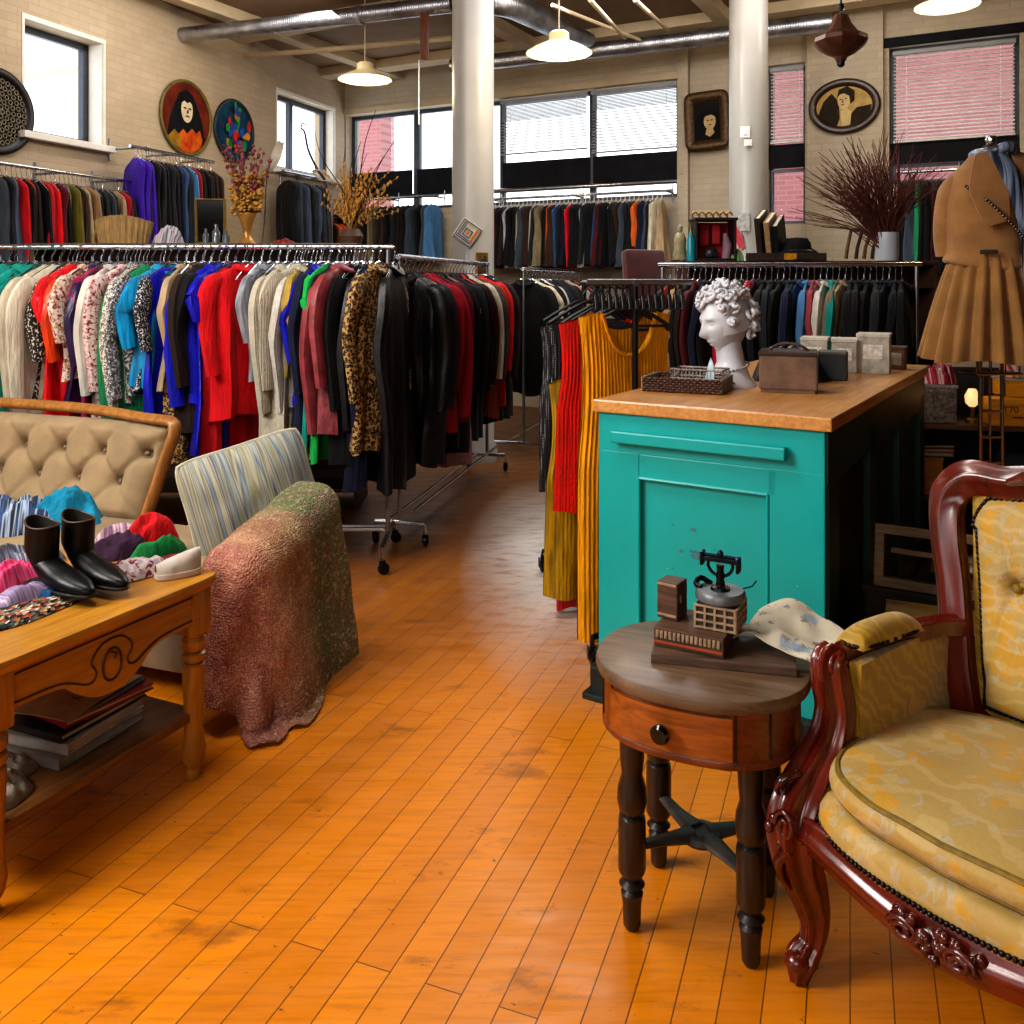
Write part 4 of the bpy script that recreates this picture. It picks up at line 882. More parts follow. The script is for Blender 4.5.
m = M(); m.box((0, 0, .029), (.098, .098, .056), .003); obj('box_body', m, M_bx2, b2, False)
m = M()
for f in range(2):
    for i in range(5):
        x = -.048+i*.024
        m.box((x, -.0505, .029) if f == 0 else (.0505, x, .029), (.006, .005, .058) if f == 0 else (.005, .006, .058), .001)
    for z in (.004, .02, .038, .055): m.box((0, -.051, z) if f == 0 else (.051, 0, z), (.1, .005, .005) if f == 0 else (.005, .1, .005), .001)
obj('lattice', m, M_oldl, b2, False)
b3 = thing('wooden_box', 'small upright brown wooden box left of the black machine', 'box', stp(-.085, .06, z1+.046), R_(-35))
m = M(); m.box((0, 0, .045), (.055, .06, .09), .004); obj('box_body', m, M_oldb, b3, False)
for c_, s_ in (((-.0285, 0, .045), (.004, .012, .07)), ((.029, -.012, .05), (.003, .008, .018)), ((0, -.0305, .085), (.05, .003, .006)), ((0, -.0305, .01), (.05, .003, .006))): m = M(); m.box(c_, s_, .001); obj('slat', m, M_oldl, b3, False)
tt = thing('antique_machine', 'small black antique machine on a grey round disc, side table', 'machine', stp(.035, .055, z1+.104), R_(-28))
m = M(); m.lathe([(0, 0), (.054, 0), (.06, .006), (.06, .02), (.055, .026), (0, .026)], 36); obj('disc', m, mk('grey_disc', '#6b6f72', .4, .4, .2, 18, .05), tt)
m = M(); m.lathe([(0, .026), (.024, .026), (.022, .032), (.012, .036), (.009, .05), (.012, .06), (.008, .07), (.01, .085), (0, .085)], 18)
m.tube([(-.0, 0, .055), (-.02, 0, .065), (-.03, 0, .08), (-.028, 0, .095)], .004, 7, k=4); m.tube([(0, 0, .055), (.02, 0, .065), (.03, 0, .08), (.028, 0, .095)], .004, 7, k=4); obj('pedestal', m, black_metal, tt)
m = M(); m.box((0, 0, .098), (.088, .02, .012), .003); m.box((-.044, 0, .098), (.008, .028, .034), .003); m.box((.044, 0, .09), (.008, .03, .036), .003); m.tube([(-.05, 0, .106), (.05, 0, .106)], .004, 8); m.lathe([(0, .104), (.007, .106), (.008, .114), (.004, .12), (0, .122)], 12); obj('beam', m, mk('blue_black_iron', '#1c2433', .3, .7, .3, 20, .1), tt)
m = M(); m.tube([(-.03, .03, .026), (-.055, .02, .04), (-.06, 0, .03), (-.045, -.01, .026)], .007, 8, k=4); obj('crank', m, black_metal, tt); m = M(); m.tube([(.04, .03, .022), (.07, .03, .035), (.08, .028, .05)], .002, 6); obj('needle_arm', m, black_metal, tt)
# crumpled newspaper
def paper_mat():
    s = N('printed_newspaper'); n1 = s.noise(s.co((1, 1, 1)), 26, 4, .7); c = s.mix(s.ramp(n1, [(.56, BW(0)), (.62, BW(.75))]), C('#c6bca6'), C('#5d6068')); n2 = s.noise(s.co(), 11, 2); c = s.mix(s.ramp(n2, [(.6, BW(0)), (.64, BW(.7))]), c, C('#7f9bb5')); s.set(Base_Color=c, Roughness=.8); s.bump(s.noise(s.co(), 16, 4), .4, .01); return s.m
pp = M(); r = Vector((3.3, 8.1, 0))
pp.grid(lambda u, v: Vector(((u-.5)*.21+.03*(v-.5), (v-.5)*.17, .012+.05*math.exp(-((u-.35)*3)**2)*(.5+.5*v)+.014*noise.noise(Vector((u*4, v*4, 0))+r)+.05*max(0, v-.55))), 34, 26, thick=.0025)
o = obj('newspaper', pp, paper_mat(), None, ang=70); o.location = stp(.185, .105, TZ+.022); o.rotation_euler = (0, 0, R_(-40)); tag(o, 'crumpled old newspaper at the back of the round side table', 'newspaper')
# ================================================================ COFFEE TABLE
M_oak = wood('honey_wood', '#c08628', '#8f5f18', 'x', .4, .25, 4, 10); M_oakz = wood('honey_wood_leg', '#b97e24', '#875716', 'z', .4, .25, 4, 10); M_line = mk('dark_carved_line', '#3a1d08', .5, 0, .3, 20, .05)
TA = math.atan2(.907, .42); T0 = Vector((-1.228, 2.07, 0))   # near front leg; local x along the front edge (away), +y to the left
TL, TW, TH = .685, .56, .612
tb = thing('coffee_table', 'honey coloured wooden coffee table with carved apron and lower shelf', 'table', T0, TA)
m = M(); ol = [(x, y) for x, y in supell(TL/2+.045, TW/2+.04, 14, 64, TL/2, TW/2)]
m.stack(ol, [(.965, TH-.034), (.985, TH-.03), (.992, TH-.02), (1, TH-.014), (1, TH-.006), (.993, TH)]); obj('table_top', m, M_oak, tb)
def apron_poly(L):
    pts = [(.03, TH-.034), (L-.03, TH-.034)]
    low = [(L-.03, .475), (L-.1, .478), (L*.72, .47), (L*.64, .43), (L*.57, .405), (L*.5, .40), (L*.43, .405), (L*.36, .43), (L*.28, .47), (.1, .478), (.03, .475)]
    return pts+[(p.x, p.z) for p in spline([(x, 0, z) for x, z in low], 4)]
m = M(); m.prism(apron_poly(TL), -.008, .016); ap = obj('apron', m, M_oak, tb, False)
m = M(); m.tube([(.05, -.009, TH-.052), (TL-.05, -.009, TH-.052)], .0022, 5); c = TL*.5
m.tube([(c+.03*cos(a), -.009, .475+.043*sin(a)) for a in [2*PI*i/24 for i in range(24)]], .0035, 6, closed=True); m.tube([(c-.004, -.009, .508), (c+.012, -.011, .5), (c+.006, -.009, .486)], .003, 6, k=4)
m.tube([(c-.3, -.009, .492), (c-.16, -.009, .485), (c-.075, -.009, .45), (c-.05, -.009, .47), (c-.066, -.009, .505), (c-.035, -.009, .538), (c, -.009, .545)], .0028, 6, k=5); m.tube([(c+.3, -.009, .492), (c+.16, -.009, .485), (c+.075, -.009, .45), (c+.05, -.009, .47), (c+.066, -.009, .505), (c+.035, -.009, .538), (c, -.009, .545)], .0028, 6, k=5); obj('carving', m, M_line, ap)
m = M(); m.prism(apron_poly(TL), TW-.016, TW+.008); obj('apron', m, M_oak, tb, False)
for x in (.0, TL-.02):
    m = M(); m.box((x+.01, TW/2, .535), (.022, TW-.06, .1), .003); obj('end_rail', m, M_oak, tb, False)
lp = [(.0, 0), (.018, 0), (.022, .012), (.018, .03), (.032, .055), (.036, .085), (.03, .125), (.027, .16), (.033, .3), (.034, .345), (.026, .352), (.036, .362), (.036, .38), (.026, .386), (.036, .398), (.037, .42), (.028, .43), (.036, .44)]
for x in (.02, TL-.02):
    for y in (.02, TW-.02):
        m = M(); m.lathe(lp, 20, (x, y, 0)); m.box((x, y, .51), (.072, .072, .14), .005); lg = obj('leg', m, M_oakz, tb)
        m = M()
        for z in (.352, .386, .43): m.lathe([(.0262, z-.003), (.0285, z), (.0262, z+.003)], 20, (x, y, 0))
        obj('dark_ring', m, M_line, lg)
m = M(); m.box((TL/2, TW/2, .19), (TL-.02, TW-.02, .028), .004); obj('lower_shelf', m, wood('shelf_wood', '#8a5a26', '#4a2a10', 'x', .5, .1, 4, 10), tb, False)
def tbp(x, y, z=TH): return Matrix.Translation(T0) @ Matrix.Rotation(TA, 4, 'Z') @ Vector((x, y, z))
def tloc(px, py, z=TH):
    w = G(px, py, z); q = (Matrix.Translation(T0) @ Matrix.Rotation(TA, 4, 'Z')).inverted() @ w; return q
# books and papers on the lower shelf
SZ = .2045; zc = SZ
M_pages = mk('book_pages', '#a79f92', .8, 0, .2, 70, .3, 80, stretch=(1, 1, 8))
for k, (nm, lab, w, t, h, cov, pg, rz, dx, dy) in enumerate((
    ('book', 'thick pale paged book at the bottom of the pile under the coffee table', .30, .22, .03, mk('pale_cover', '#8d877c', .7), M_pages, 4, .0, .0),
    ('book', 'second white paged book in the pile under the coffee table', .29, .22, .03, mk('white_cover', '#a8a39a', .7), M_pages, 7, .01, .0),
    ('book', 'black covered book above the white books under the coffee table', .3, .22, .022, mk('black_cover', '#121214', .5), M_page, 2, .02, .01),
    ('book', 'red edged book high in the pile under the coffee table', .28, .21, .02, mk('red_cover', '#8a0d18', .5), M_page, -6, .05, .0),
    ('magazine', 'blue grey magazine just below the top paper under the coffee table', .27, .2, .01, mk('bluegrey_cover', '#4b566b', .5), M_page, 3, .03, .0))):
    w0 = tbp(.40+dx, .21+dy, zc); book(nm, lab, nm, w0, (w, t, h), TA+R_(rz), cov, pg, flat=True, group='books under the coffee table'); zc += h+.001
pm = M(); pm.grid(lambda u, v: Vector(((u-.5)*.3, (v-.5)*.21, .004+.012*sin(PI*u)*v+.01*max(0, u-.7)+.006*sin(4*u+3*v))), 20, 14, thick=.002)
o = thing('newspaper', 'folded paper with handwriting on top of the pile under the coffee table', 'newspaper', tbp(.41, .21, zc+.001), TA+R_(10))
sh = obj('sheet', pm, mk('tan_paper', '#9b7f57', .8, 0, .2, 20, .1), o)
m = M()
for q in range(4): m.tube([(-.05+.02*q, -.05, .0125), (-.045+.02*q, -.02, .0135), (-.038+.02*q, -.045, .0125)], .0016, 5)
m.box((.08, -.06, .012), (.06, .03, .002), 0); obj('handwriting', m, M_line, o)
for i, (x, y, rz, lab) in enumerate(((.1, .12, 20, 'crumpled grey paper lying low at the near end of the table shelf'), (.16, .2, -8, 'crumpled white paper beside the books on the table shelf'))):
    lump('crumpled_paper', lab, 'paper', tbp(x, y, SZ), .1, .07, .05, mk('silver_paper', '#9a9488', .5, .1, .4, 30, .3), 40+i, TA, 40, 1.6, fr=16)
# ---- clothes pile on the table: position by photo pixel on the table top
ZT = TH+.001
def heap(px, py, w, d, h, fab, col, seed, lab, nm='scarf', rz=0, dz=0, **k):
    p = G(px, py, ZT+dz); return lump(nm, lab, 'clothes' if nm not in ('scarf', 'hat') else nm, p, w, d, h, FAB[fab] if isinstance(fab, str) else fab, seed, rz, color=col, group='clothes on the coffee table', **k)
def rag_mat():
    s = N('braided_rag'); v = s.co((1, 1, 1), (0, 0, R_(35))); vo = s.n('TexVoronoi'); s.put(vo.inputs['Vector'], s.co((70, 130, 90), (0, 0, R_(35)))); vo.inputs['Scale'].default_value = 1
    sx = s.n('SeparateColor'); s.put(sx.inputs[0], vo.outputs['Color']); c = s.ramp(sx.outputs[0], [(0, C('#1a1412')), (.25, C('#8f6a4a')), (.4, C('#c9bfae')), (.55, C('#3d4f52')), (.7, C('#a3472a')), (.82, C('#241b18')), (.92, C('#b99a6a'))], 'CONSTANT')
    s.set(Base_Color=c, Roughness=.9); s.bump(vo.outputs['Distance'], .8, .01); return s.m
def stripe_mat(name, cols, scale, rot=0, rough=.8, axis='X', dist=2.0):
    s = N(name); w = s.n('TexNoise', noise_dimensions='3D'); sc = (scale, scale*.04, scale*.04) if axis == 'X' else (scale*.04, scale, scale*.04); s.put(w.inputs['Vector'], s.co(sc, (0, 0, rot))); w.inputs['Scale'].default_value = 1; w.inputs['Detail'].default_value = 2
    n = len(cols); c = s.ramp(w.outputs[0], [(.25+.5*i/n, C(h)) for i, h in enumerate(cols)], 'LINEAR'); s.set(Base_Color=c, Roughness=rough); s.bump(w.outputs[0], .3, .006); return s.m
rug = heap(18, 612, .20, .10, .03, rag_mat(), None, 11, 'braided multicoloured rag rug hanging over the near edge of the table', 'rug', TA, edge=.1, ridg=.8)
heap(8, 528, .2, .14, .12, stripe_mat('blue_black_check', ['#0c0f1a', '#2a4a86', '#0b0d14', '#9fb0c8', '#10131f'], 60), None, 12, 'navy and white patterned scarf heaped behind the black boots', rz=.4)
heap(66, 522, .13, .1, .105, 'cloth', '#0a86a8', 13, 'turquoise satin top heaped behind the right boot', 'top', rz=.2, ridg=1.4)
heap(14, 568, .14, .1, .085, stripe_mat('grey_print', ['#3a3c48', '#8f93a5', '#23242c', '#6a6f85', '#b6b8c4'], 70, .8), None, 14, 'grey printed scarf in the middle of the heap by the left boot', rz=.7)
heap(6, 588, .12, .07, .075, stripe_mat('pink_rag', ['#7a0f3a', '#d0155f', '#e05a8a', '#a01848', '#c93a3a'], 60, .5), None, 15, 'hot pink twisted scarf in front of the grey scarf', rz=TA, ridg=1.6, fr=12)
heap(28, 600, .11, .05, .045, stripe_mat('lilac_rag', ['#4d3f58', '#9a86a8', '#6b5a78', '#b9a9c2'], 60, .5), None, 16, 'lilac printed scarf lying on the braided rug', rz=TA, dz=.012)
heap(50, 598, .05, .028, .03, 'cloth', '#14517f', 17, 'small plain blue cloth end on the braided rug', rz=TA, dz=.01)
heap(118, 553, .11, .075, .06, 'cloth', '#3a1a38', 18, 'dark purple scarf behind the boots', rz=.9, ridg=1.5)
heap(118, 541, .08, .05, .06, stripe_mat('mauve_stripe', ['#b98a9a', '#5d3a55', '#c9b0ba', '#7a4a66'], 50, 1.2), None, 23, 'mauve striped scarf between turquoise top and purple scarf', rz=.5)
heap(150, 546, .095, .055, .11, 'cloth', '#c80f18', 19, 'bright red shirt topping the heap by the sofa seat', 'shirt', rz=.6, ridg=1.3)
heap(158, 556, .09, .035, .06, 'cloth', '#0e7a3c', 20, 'emerald green scarf under the red shirt', rz=.75, ridg=1.3)
heap(166, 564, .09, .03, .035, 'cloth', '#7a1438', 24, 'dark crimson cloth edge below the green scarf', rz=.75)
heap(140, 574, .12, .06, .045, 'floral', '#b3a3b5', 21, 'pale flowery scarf lying in front of the green scarf', rz=.75, ridg=1.3)
# white canvas shoe
def shoe(px, py, lab):
    e = thing('canvas_shoe', lab, 'shoe', G(px, py, ZT+.001), R_(215)); L = .13
    def f(u, v):
        x = -L*.5+L*v; w = .033*(1-abs(2*v-1)**3*.6)*(1.05 if v > .6 else .95); h = .062-.035*v**1.3; a = PI*u; return Vector((x, w*cos(a), .014+h*sin(a)**.7))
    m = M(); m.grid(f, 16, 16); obj('upper', m, mk('white_canvas', '#b9aea2', .8, 0, .15, 20, .1), e, ang=70)
    m = M(); m.stack(supell(L*.52, .037, 2.6, 36), [(1, 0), (1.02, .004), (1.0, .016)]); obj('sole', m, mk('pale_pink_sole', '#c4b0a5', .6, 0, .1, 20, 0), e); return e
shoe(178, 575, 'white canvas shoe with pale sole at the table corner')
# ankle boots
def boot_mesh():
    path = [((.002, 0, .182), 0, .057, .039), ((.002, 0, .165), 4, .056, .04), ((.0, 0, .13), 8, .054, .041), ((0, 0, .1), 20, .054, .042), ((.012, 0, .075), 42, .056, .039), ((.04, 0, .055), 66, .05, .039), ((.085, 0, .042), 80, .036, .041), ((.135, 0, .036), 86, .028, .042), ((.18, 0, .03), 90, .021, .034), ((.212, 0, .025), 93, .014, .021), ((.228, 0, .022), 95, .005, .008)]
    P_ = spline([p[0] for p in path], 4); ti = lerp_list([p[1] for p in path], len(P_)); ra = lerp_list([p[2] for p in path], len(P_)); rb = lerp_list([p[3] for p in path], len(P_)); n = 28; vs = []; fs = []
    for p, t, a, b in zip(P_, ti, ra, rb):
        t = R_(t); ex = Vector((cos(t), 0, -sin(t)))
        for j in range(n): th = 2*PI*j/n; q = p+ex*(a*cos(th))+Vector((0, b*sin(th), 0)); q.z = max(q.z, .013); vs.append(q)
    # dip of the top line at the sides
    for j in range(n): vs[j] = vs[j]+Vector((0, 0, -.008*cos(2*PI*j/n)+.005*cos(4*PI*j/n)))
    for i in range(len(P_)-1):
        for j in range(n): fs.append([i*n+j, i*n+(j+1) % n, (i+1)*n+(j+1) % n, (i+1)*n+j])
    fs.append([(len(P_)-1)*n+j for j in range(n)]); m = M(); m.add(vs, fs); return m, vs[:n]
M_blk = mk('black_boot_leather', '#08080b', .36, 0, .4, 20, .2, 45, spec=.3)
bm_, rim = boot_mesh()
def boot(px, py, rz, lab):
    e = thing('ankle_boot', lab, 'boot', G(px, py, ZT+.018), rz, 'black ankle boots'); obj('upper', bm_, M_blk, e, ang=60)
    m = M(); m.grid(lambda u, v: Vector((rim[int(u*28+.5) % 28].x*(1-.06-.5*v*v), rim[int(u*28+.5) % 28].y*(1-.06-.5*v*v), rim[int(u*28+.5) % 28].z-.11*v)), 28, 5, cu=True); obj('lining', m, mk('dark_lining', '#241811', .8), e)
    m = M(); m.tube(rim, .0028, 6, closed=True); obj('top_edge', m, mk('boot_edge', '#4a3a2c', .5), e)
    m = M(); ol = [(x, y*(.78 if x < .03 else 1)) for x, y in supell(.142, .04, 2.3, 40, .09, 0)]; m.stack(ol, [(.97, .006), (1, .008), (1, .014), (.96, .016)]); m.stack(supell(.032, .03, 3, 20, -.022, 0), [(.85, -.017), (.9, -.012), (1.05, .01)]); obj('sole', m, mk('black_sole', '#0b0b0c', .5), e)
    return e
boot(42, 586, R_(-30), 'black leather ankle boot nearer the table edge, shiny toe'); boot(78, 578, R_(-32), 'black leather ankle boot behind the other boot, beside the purple scarf')
# ================================================================ CARVED ARMCHAIR
M_mah = wood('polished_mahogany', '#7a2412', '#3d0f08', 'z', .24, .5, 3, 5)
def brocade():
    s = N('yellow_brocade'); v = s.co(); n1 = s.noise(v, 6.5, 2, .5, 1.6); c = s.mix(s.ramp(n1, [(.54, BW(0)), (.57, BW(.85))]), C('#b59752'), C('#c99410'))
    n2 = s.noise(s.co(loc=(3, 1, 2)), 9, 2, .5, 2.2); c = s.mix(s.ramp(n2, [(.57, BW(0)), (.6, BW(.8)), (.63, BW(.2))]), c, C('#b0ab98'))
    w = s.n('TexWave', wave_type='RINGS'); s.put(w.inputs['Vector'], v); w.inputs['Scale'].default_value = 9; w.inputs['Distortion'].default_value = 9; w.inputs['Detail'].default_value = 2
    c = s.mix(s.ramp(w.outputs[0], [(.72, BW(0)), (.85, BW(.35))]), c, C('#cfb880')); f = s.noise(s.co((1, 1, .3)), 130, 2); c = s.mix(s.math('MULTIPLY', f, .35), c, C('#8a6a2a'))
    s.set(Base_Color=c, Roughness=.62); s.b.inputs['Sheen Weight'].default_value = .15; s.bump(s.math('ADD', n1, s.math('MULTIPLY', f, .5)), .3, .005); return s.m
def velvet_yellow():
    s = N('olive_yellow_velvet'); v = s.co(); w = s.n('TexWave', wave_type='BANDS', bands_direction='DIAGONAL'); s.put(w.inputs['Vector'], v); w.inputs['Scale'].default_value = 14; w.inputs['Distortion'].default_value = 12; w.inputs['Detail'].default_value = 3
    c = s.ramp(w.outputs[0], [(.45, C('#9c780c')), (.85, C('#b08a18'))]); s.set(Base_Color=c, Roughness=.6); s.b.inputs['Sheen Weight'].default_value = .3; s.bump(w.outputs[0], .2, .004); return s.m
M_broc = brocade(); M_vel = velvet_yellow(); M_nail = mk('dark_nailheads', '#2a1c10', .35, .6, .5, 90, .3); M_pipe = mk('olive_piping', '#7a6420', .6, 0, .3, 60, .2)
ac = thing('armchair', 'carved mahogany armchair with yellow brocade cushions and tufted back', 'armchair', (1.064, 1.808, 0), R_(-53.13))
FLU = dict(lobes=5, amp=.14)
bf = [(0, .235, .415), (-.13, .237, .42), (-.235, .24, .445), (-.268, .248, .53), (-.285, .262, .64), (-.305, .285, .75), (-.335, .315, .87), (-.338, .335, .95), (-.29, .35, 1.003), (-.2, .355, 1.005), (-.11, .36, 1.025), (0, .365, 1.055)]
loop = bf+[(-x, y, z) for x, y, z in bf[-2:0:-1]]
m = M(); m.tube(loop, [.03, .03, .033, .034, .034, .035, .037, .037, .037, .034, .034, .04, .034, .034, .037, .037, .037, .035, .034, .034, .033, .03], 20, closed=True, k=6, up=(0, 1, .25), ell=(1.15, .8), **FLU); back = obj('back_frame', m, M_mah, ac, ang=60)
m = M()  # crest scroll carving
for sx in (-1, 1):
    pts = [(sx*(.16-.03*k*.9+.0), .325, 1.03+.0) for k in range(1)]
    sp = [(sx*(.075+.055*cos(a)*(1-a/16)), .322-.004*a*.3, 1.045+.03*sin(a)*(1-a/16)+.01) for a in [q*.55 for q in range(20)]]; m.tube(sp, [.012, .013, .012, .011, .01, .008], 8)
    m.tube([(sx*.19, .325, 1.012), (sx*.14, .315, 1.035), (sx*.09, .312, 1.06), (sx*.04, .31, 1.075), (0, .31, 1.08)], [.008, .016, .02, .018, .014], 10, k=4, **FLU)
obj('crest_carving', m, M_mah, back, ang=60)
def back_pad(u, v):
    x = (u*2-1); z = v; zz = .485+.475*z; wl = .205+.075*z**1.2 if z < .85 else .275-.03*((z-.85)/.15)**2; X = x*wl; zz += .03*(1-abs(x))**1 * z**4
    e = max(0, (1-abs(x)**5))**.5*max(0, (1-abs(2*z-1)**6))**.5; y0 = .245+.108*z**1.15; d = .05*e
    for bx, bz in ((-.155, .77), (.155, .77), (0, .63), (0, .9)):
        r2 = ((X-bx)**2+(zz-bz)**2); d -= .034*math.exp(-r2/.0006)+.014*math.exp(-r2/.005)
        for dx, dz in ((.15, .14), (-.06, .22), (.15, -.14), (-.06, -.26)):
            L2 = dx*dx+dz*dz; t = max(0, min(1, ((X-bx)*dx+(zz-bz)*dz)/L2)); q2 = (X-bx-dx*t)**2+(zz-bz-dz*t)**2; d -= .0075*math.exp(-q2/.00008)
    return Vector((X, y0-d, zz))
m = M(); m.grid(back_pad, 72, 72); pad = obj('back_cushion', m, M_broc, ac, ang=80)
m = M()
for bx, bz in ((-.155, .77), (.155, .77), (0, .63), (0, .9)):
    z = (bz-.485)/.475; m = M(); m.ball((bx, .245+.108*z**1.15-.012, bz), (.011, .007, .011), 10); obj('tuft_button', m, M_pipe, pad)
m = M(); rim_ = [back_pad(0, i/40) for i in range(41)]+[back_pad(i/34, 1) for i in range(1, 35)]+[back_pad(1, 1-i/40) for i in range(1, 41)]+[back_pad(1-i/34, 0) for i in range(1, 34)]
for q in rim_: m.ball(q+Vector((0, -.006, 0)), (.006, .005, .006), 6)
m.tube(rim_, .0065, 6, closed=True)
obj('nailhead_trim', m, M_nail, ac)
m = M(); m.grid(lambda u, v: Vector(((u*2-1)*(.23+.06*v), .262+.105*v, .46+.53*v)), 8, 8, thick=-.012); obj('back_lining', m, M_vel, ac)
for sx in (-1, 1):
    m = M(); ps = [(-.272, .245, .655), (-.285, .17, .668), (-.315, .08, .662), (-.335, -.02, .652), (-.342, -.1, .655), (-.343, -.155, .662)]
    m.tube([(sx*-x, y, z) for x, y, z in ps], [.026, .025, .026, .028, .03, .024], 20, k=6, up=(0, 0, 1), ell=(.9, 1.0), **FLU); arm = obj('arm', m, M_mah, ac, ang=60)
    m = M(); ps = [(-.343, -.165, .672), (-.346, -.185, .655), (-.342, -.185, .61), (-.336, -.18, .555), (-.336, -.2, .49), (-.342, -.25, .43), (-.345, -.295, .38), (-.344, -.315, .33), (-.338, -.31, .26), (-.33, -.285, .19), (-.326, -.27, .13), (-.33, -.275, .08), (-.338, -.298, .045), (-.34, -.305, .0)]
    m.tube([(sx*-x, y, z) for x, y, z in ps], [.028, .035, .037, .038, .041, .046, .052, .054, .045, .036, .028, .024, .031, .017], 42, k=5, ell=(1.0, 1.0), lobes=7, amp=.17); m.ball((sx*.338, -.312, .05), (.028, .03, .022), 12); obj('front_leg', m, M_mah, ac, ang=60)
    m = M()  # scroll of the arm end + knee carving
    for off in (-.017, 0, .017): m.tube([(sx*(.343+off), -.19+.02*cos(a), .655+.02*sin(a)) for a in [q*.5 for q in range(12)]], .007, 7)
    obj('arm_scroll', m, M_mah, ac, ang=60); m = M()
    for i in range(9):
        a = i*.7; rr_ = .026*(1-i*.08); m.ball((sx*(.345+rr_*cos(a)), -.366+.006*sin(a)+.002*i, .33+.045*sin(a)*.9+.01*cos(2*a)), (.012, .009, .013), 8)
    m.tube([(sx*(.33+.024*cos(a)*(1-a/12)), -.368, .36+.034*sin(a)*(1-a/12)) for a in [q*.5 for q in range(18)]], .006, 7); m.tube([(sx*.32, -.362, .31), (sx*.345, -.366, .28), (sx*.352, -.352, .24), (sx*.34, -.335, .21)], [.008, .012, .009, .004], 8, k=4)
    m.tube([(sx*.37, -.335, .40), (sx*.36, -.345, .43), (sx*.34, -.315, .45), (sx*.335, -.29, .43)], [.006, .01, .008, .004], 8, k=4); obj('leg_carving', m, mk('dark_carving', '#4a120c', .25, 0, .5, 30, .3, coat=.6), ac, ang=60)
    m = M(); m.grid(lambda u, v: Vector((sx*(.322+.036*(2*u-1)+(.02*(.5-v))), -.13+.23*v, .678+.045*(1-abs(2*u-1)**2.5)**.5*(1-abs(2*v-1)**3.5)**.5)), 18, 26); padm = obj('arm_pad', m, M_vel, ac, ang=80)
    m = M(); n_ = 60
    for i in range(n_):
        a = 2*PI*i/n_; u = .5+.5*math.copysign(abs(cos(a))**.6, cos(a)); v = .5+.5*math.copysign(abs(sin(a))**.6, sin(a)); m.ball((sx*(.322+.037*(2*u-1)+(.02*(.5-v))), -.13+.23*v, .682), (.0055, .0055, .0055), 6)
    obj('nailhead_trim', m, M_nail, padm)
    m = M(); m.grid(lambda u, v: Vector((sx*(.318+.02*v*0-.012*sin(PI*u)*sin(PI*v)), -.15+.39*u, .40+.255*v)), 16, 14, thick=.03*sx); obj('side_panel', m, M_vel, ac)
    m = M(); m.tube([(sx*.27, .245, .45), (sx*.272, .255, .36), (sx*.275, .275, .22), (sx*.28, .31, .1), (sx*.285, .345, 0)], [.034, .036, .03, .025, .02], 16, k=5, lobes=4, amp=.06); obj('back_leg', m, M_mah, ac, ang=60)
    m = M(); m.tube([(sx*.335, -.27, .345), (sx*.322, -.1, .335), (sx*.3, .1, .34), (sx*.27, .25, .35)], [.034, .03, .03, .032], 16, k=5, up=(0, 0, 1), ell=(.8, 1.1)); obj('side_rail', m, M_mah, ac, ang=60)
m = M(); ps = [(-.335, -.31, .325), (-.285, -.33, .345), (-.2, -.347, .338), (-.1, -.359, .324), (0, -.364, .317), (.1, -.359, .324), (.2, -.347, .338), (.285, -.33, .345), (.335, -.31, .325)]
m.tube(ps, [.034, .033, .035, .037, .041, .037, .035, .033, .034], 30, k=6, up=(0, 0, 1), ell=(.75, 1.05), **FLU); sr = obj('seat_rail', m, M_mah, ac, ang=60)
m = M(); rr = random.Random(2)
for i in range(46):
    a = rr.uniform(0, 6.28); q = rr.uniform(0, 1)**.5; m.ball((.1*q*cos(a), -.4-.006*rr.random()+.03*abs(.1*q*cos(a)/.1)**2, .322+.026*q*sin(a)+.004), (.011, .009, .011), 7)
for k in range(2):
    sx = -1 if k else 1; m.tube([(sx*(.05+.03*cos(a)*(1-a/14)), -.404, .325+.02*sin(a)*(1-a/14)) for a in [q*.5 for q in range(20)]], .006, 7)
obj('rail_carving', m, mk('dark_carving', '#4a120c'), sr, ang=60)
def seat_ol(g, n=72):
    o = []
    for x, y in supell(.33*g, .30*g, 4.5, n, 0, -.045):
        t = max(0, (-y-.1)/.25); o.append((x, y-(.035*(1-(x/.34)**2))*min(1, t)))
    return o
m = M(); m.stack(seat_ol(1.0), [(.985, .335), (1.0, .36), (1.012, .382), (1.0, .405), (.96, .42), (.85, .428)]); obj('seat_base', m, M_broc, ac, ang=80)
m = M(); fo = [p for p in seat_ol(1.005) if p[1] < -.2]
fo.sort()
for i in range(len(fo)-1):
    nn_ = max(1, int((Vector(fo[i+1])-Vector(fo[i])).length/.0095))
    for t in [j/nn_ for j in range(nn_)]: q = Vector(fo[i]).lerp(Vector(fo[i+1]), t); m.ball((q.x, q.y-.004, .386-.02*(1-(q.x/.34)**2)), .0055, 6)
obj('nailhead_trim', m, M_nail, ac)
def cushion(u, v):
    a = 2*PI*u; ph = PI*v; c = math.copysign(abs(cos(a))**.5, cos(a)); s_ = math.copysign(abs(sin(a))**.5, sin(a)); q = abs(sin(ph))**.42
    x, y = .312*c*q, -.07+.272*s_*q
    t = max(0, (-y-.1)/.25); y -= .035*(1-(x/.31)**2)*min(1, t); h = .044*math.copysign(abs(cos(ph))**.8, cos(ph))*(1+.2*max(0, 1-(x/.3)**2-((y+.08)/.3)**2)*(1 if cos(ph) > 0 else 0))
    return Vector((x, y, .463+h+.006*noise.noise(Vector((x*9, y*9, 2)))))
m = M(); m.grid(cushion, 96, 40, cu=True); cs = obj('seat_cushion', m, M_broc, ac, ang=80)
m = M()
for vv in (.345, .66): m.tube([cushion(i/96, vv) for i in range(96)], .0062, 6, closed=True)
obj('piping', m, M_pipe, cs)
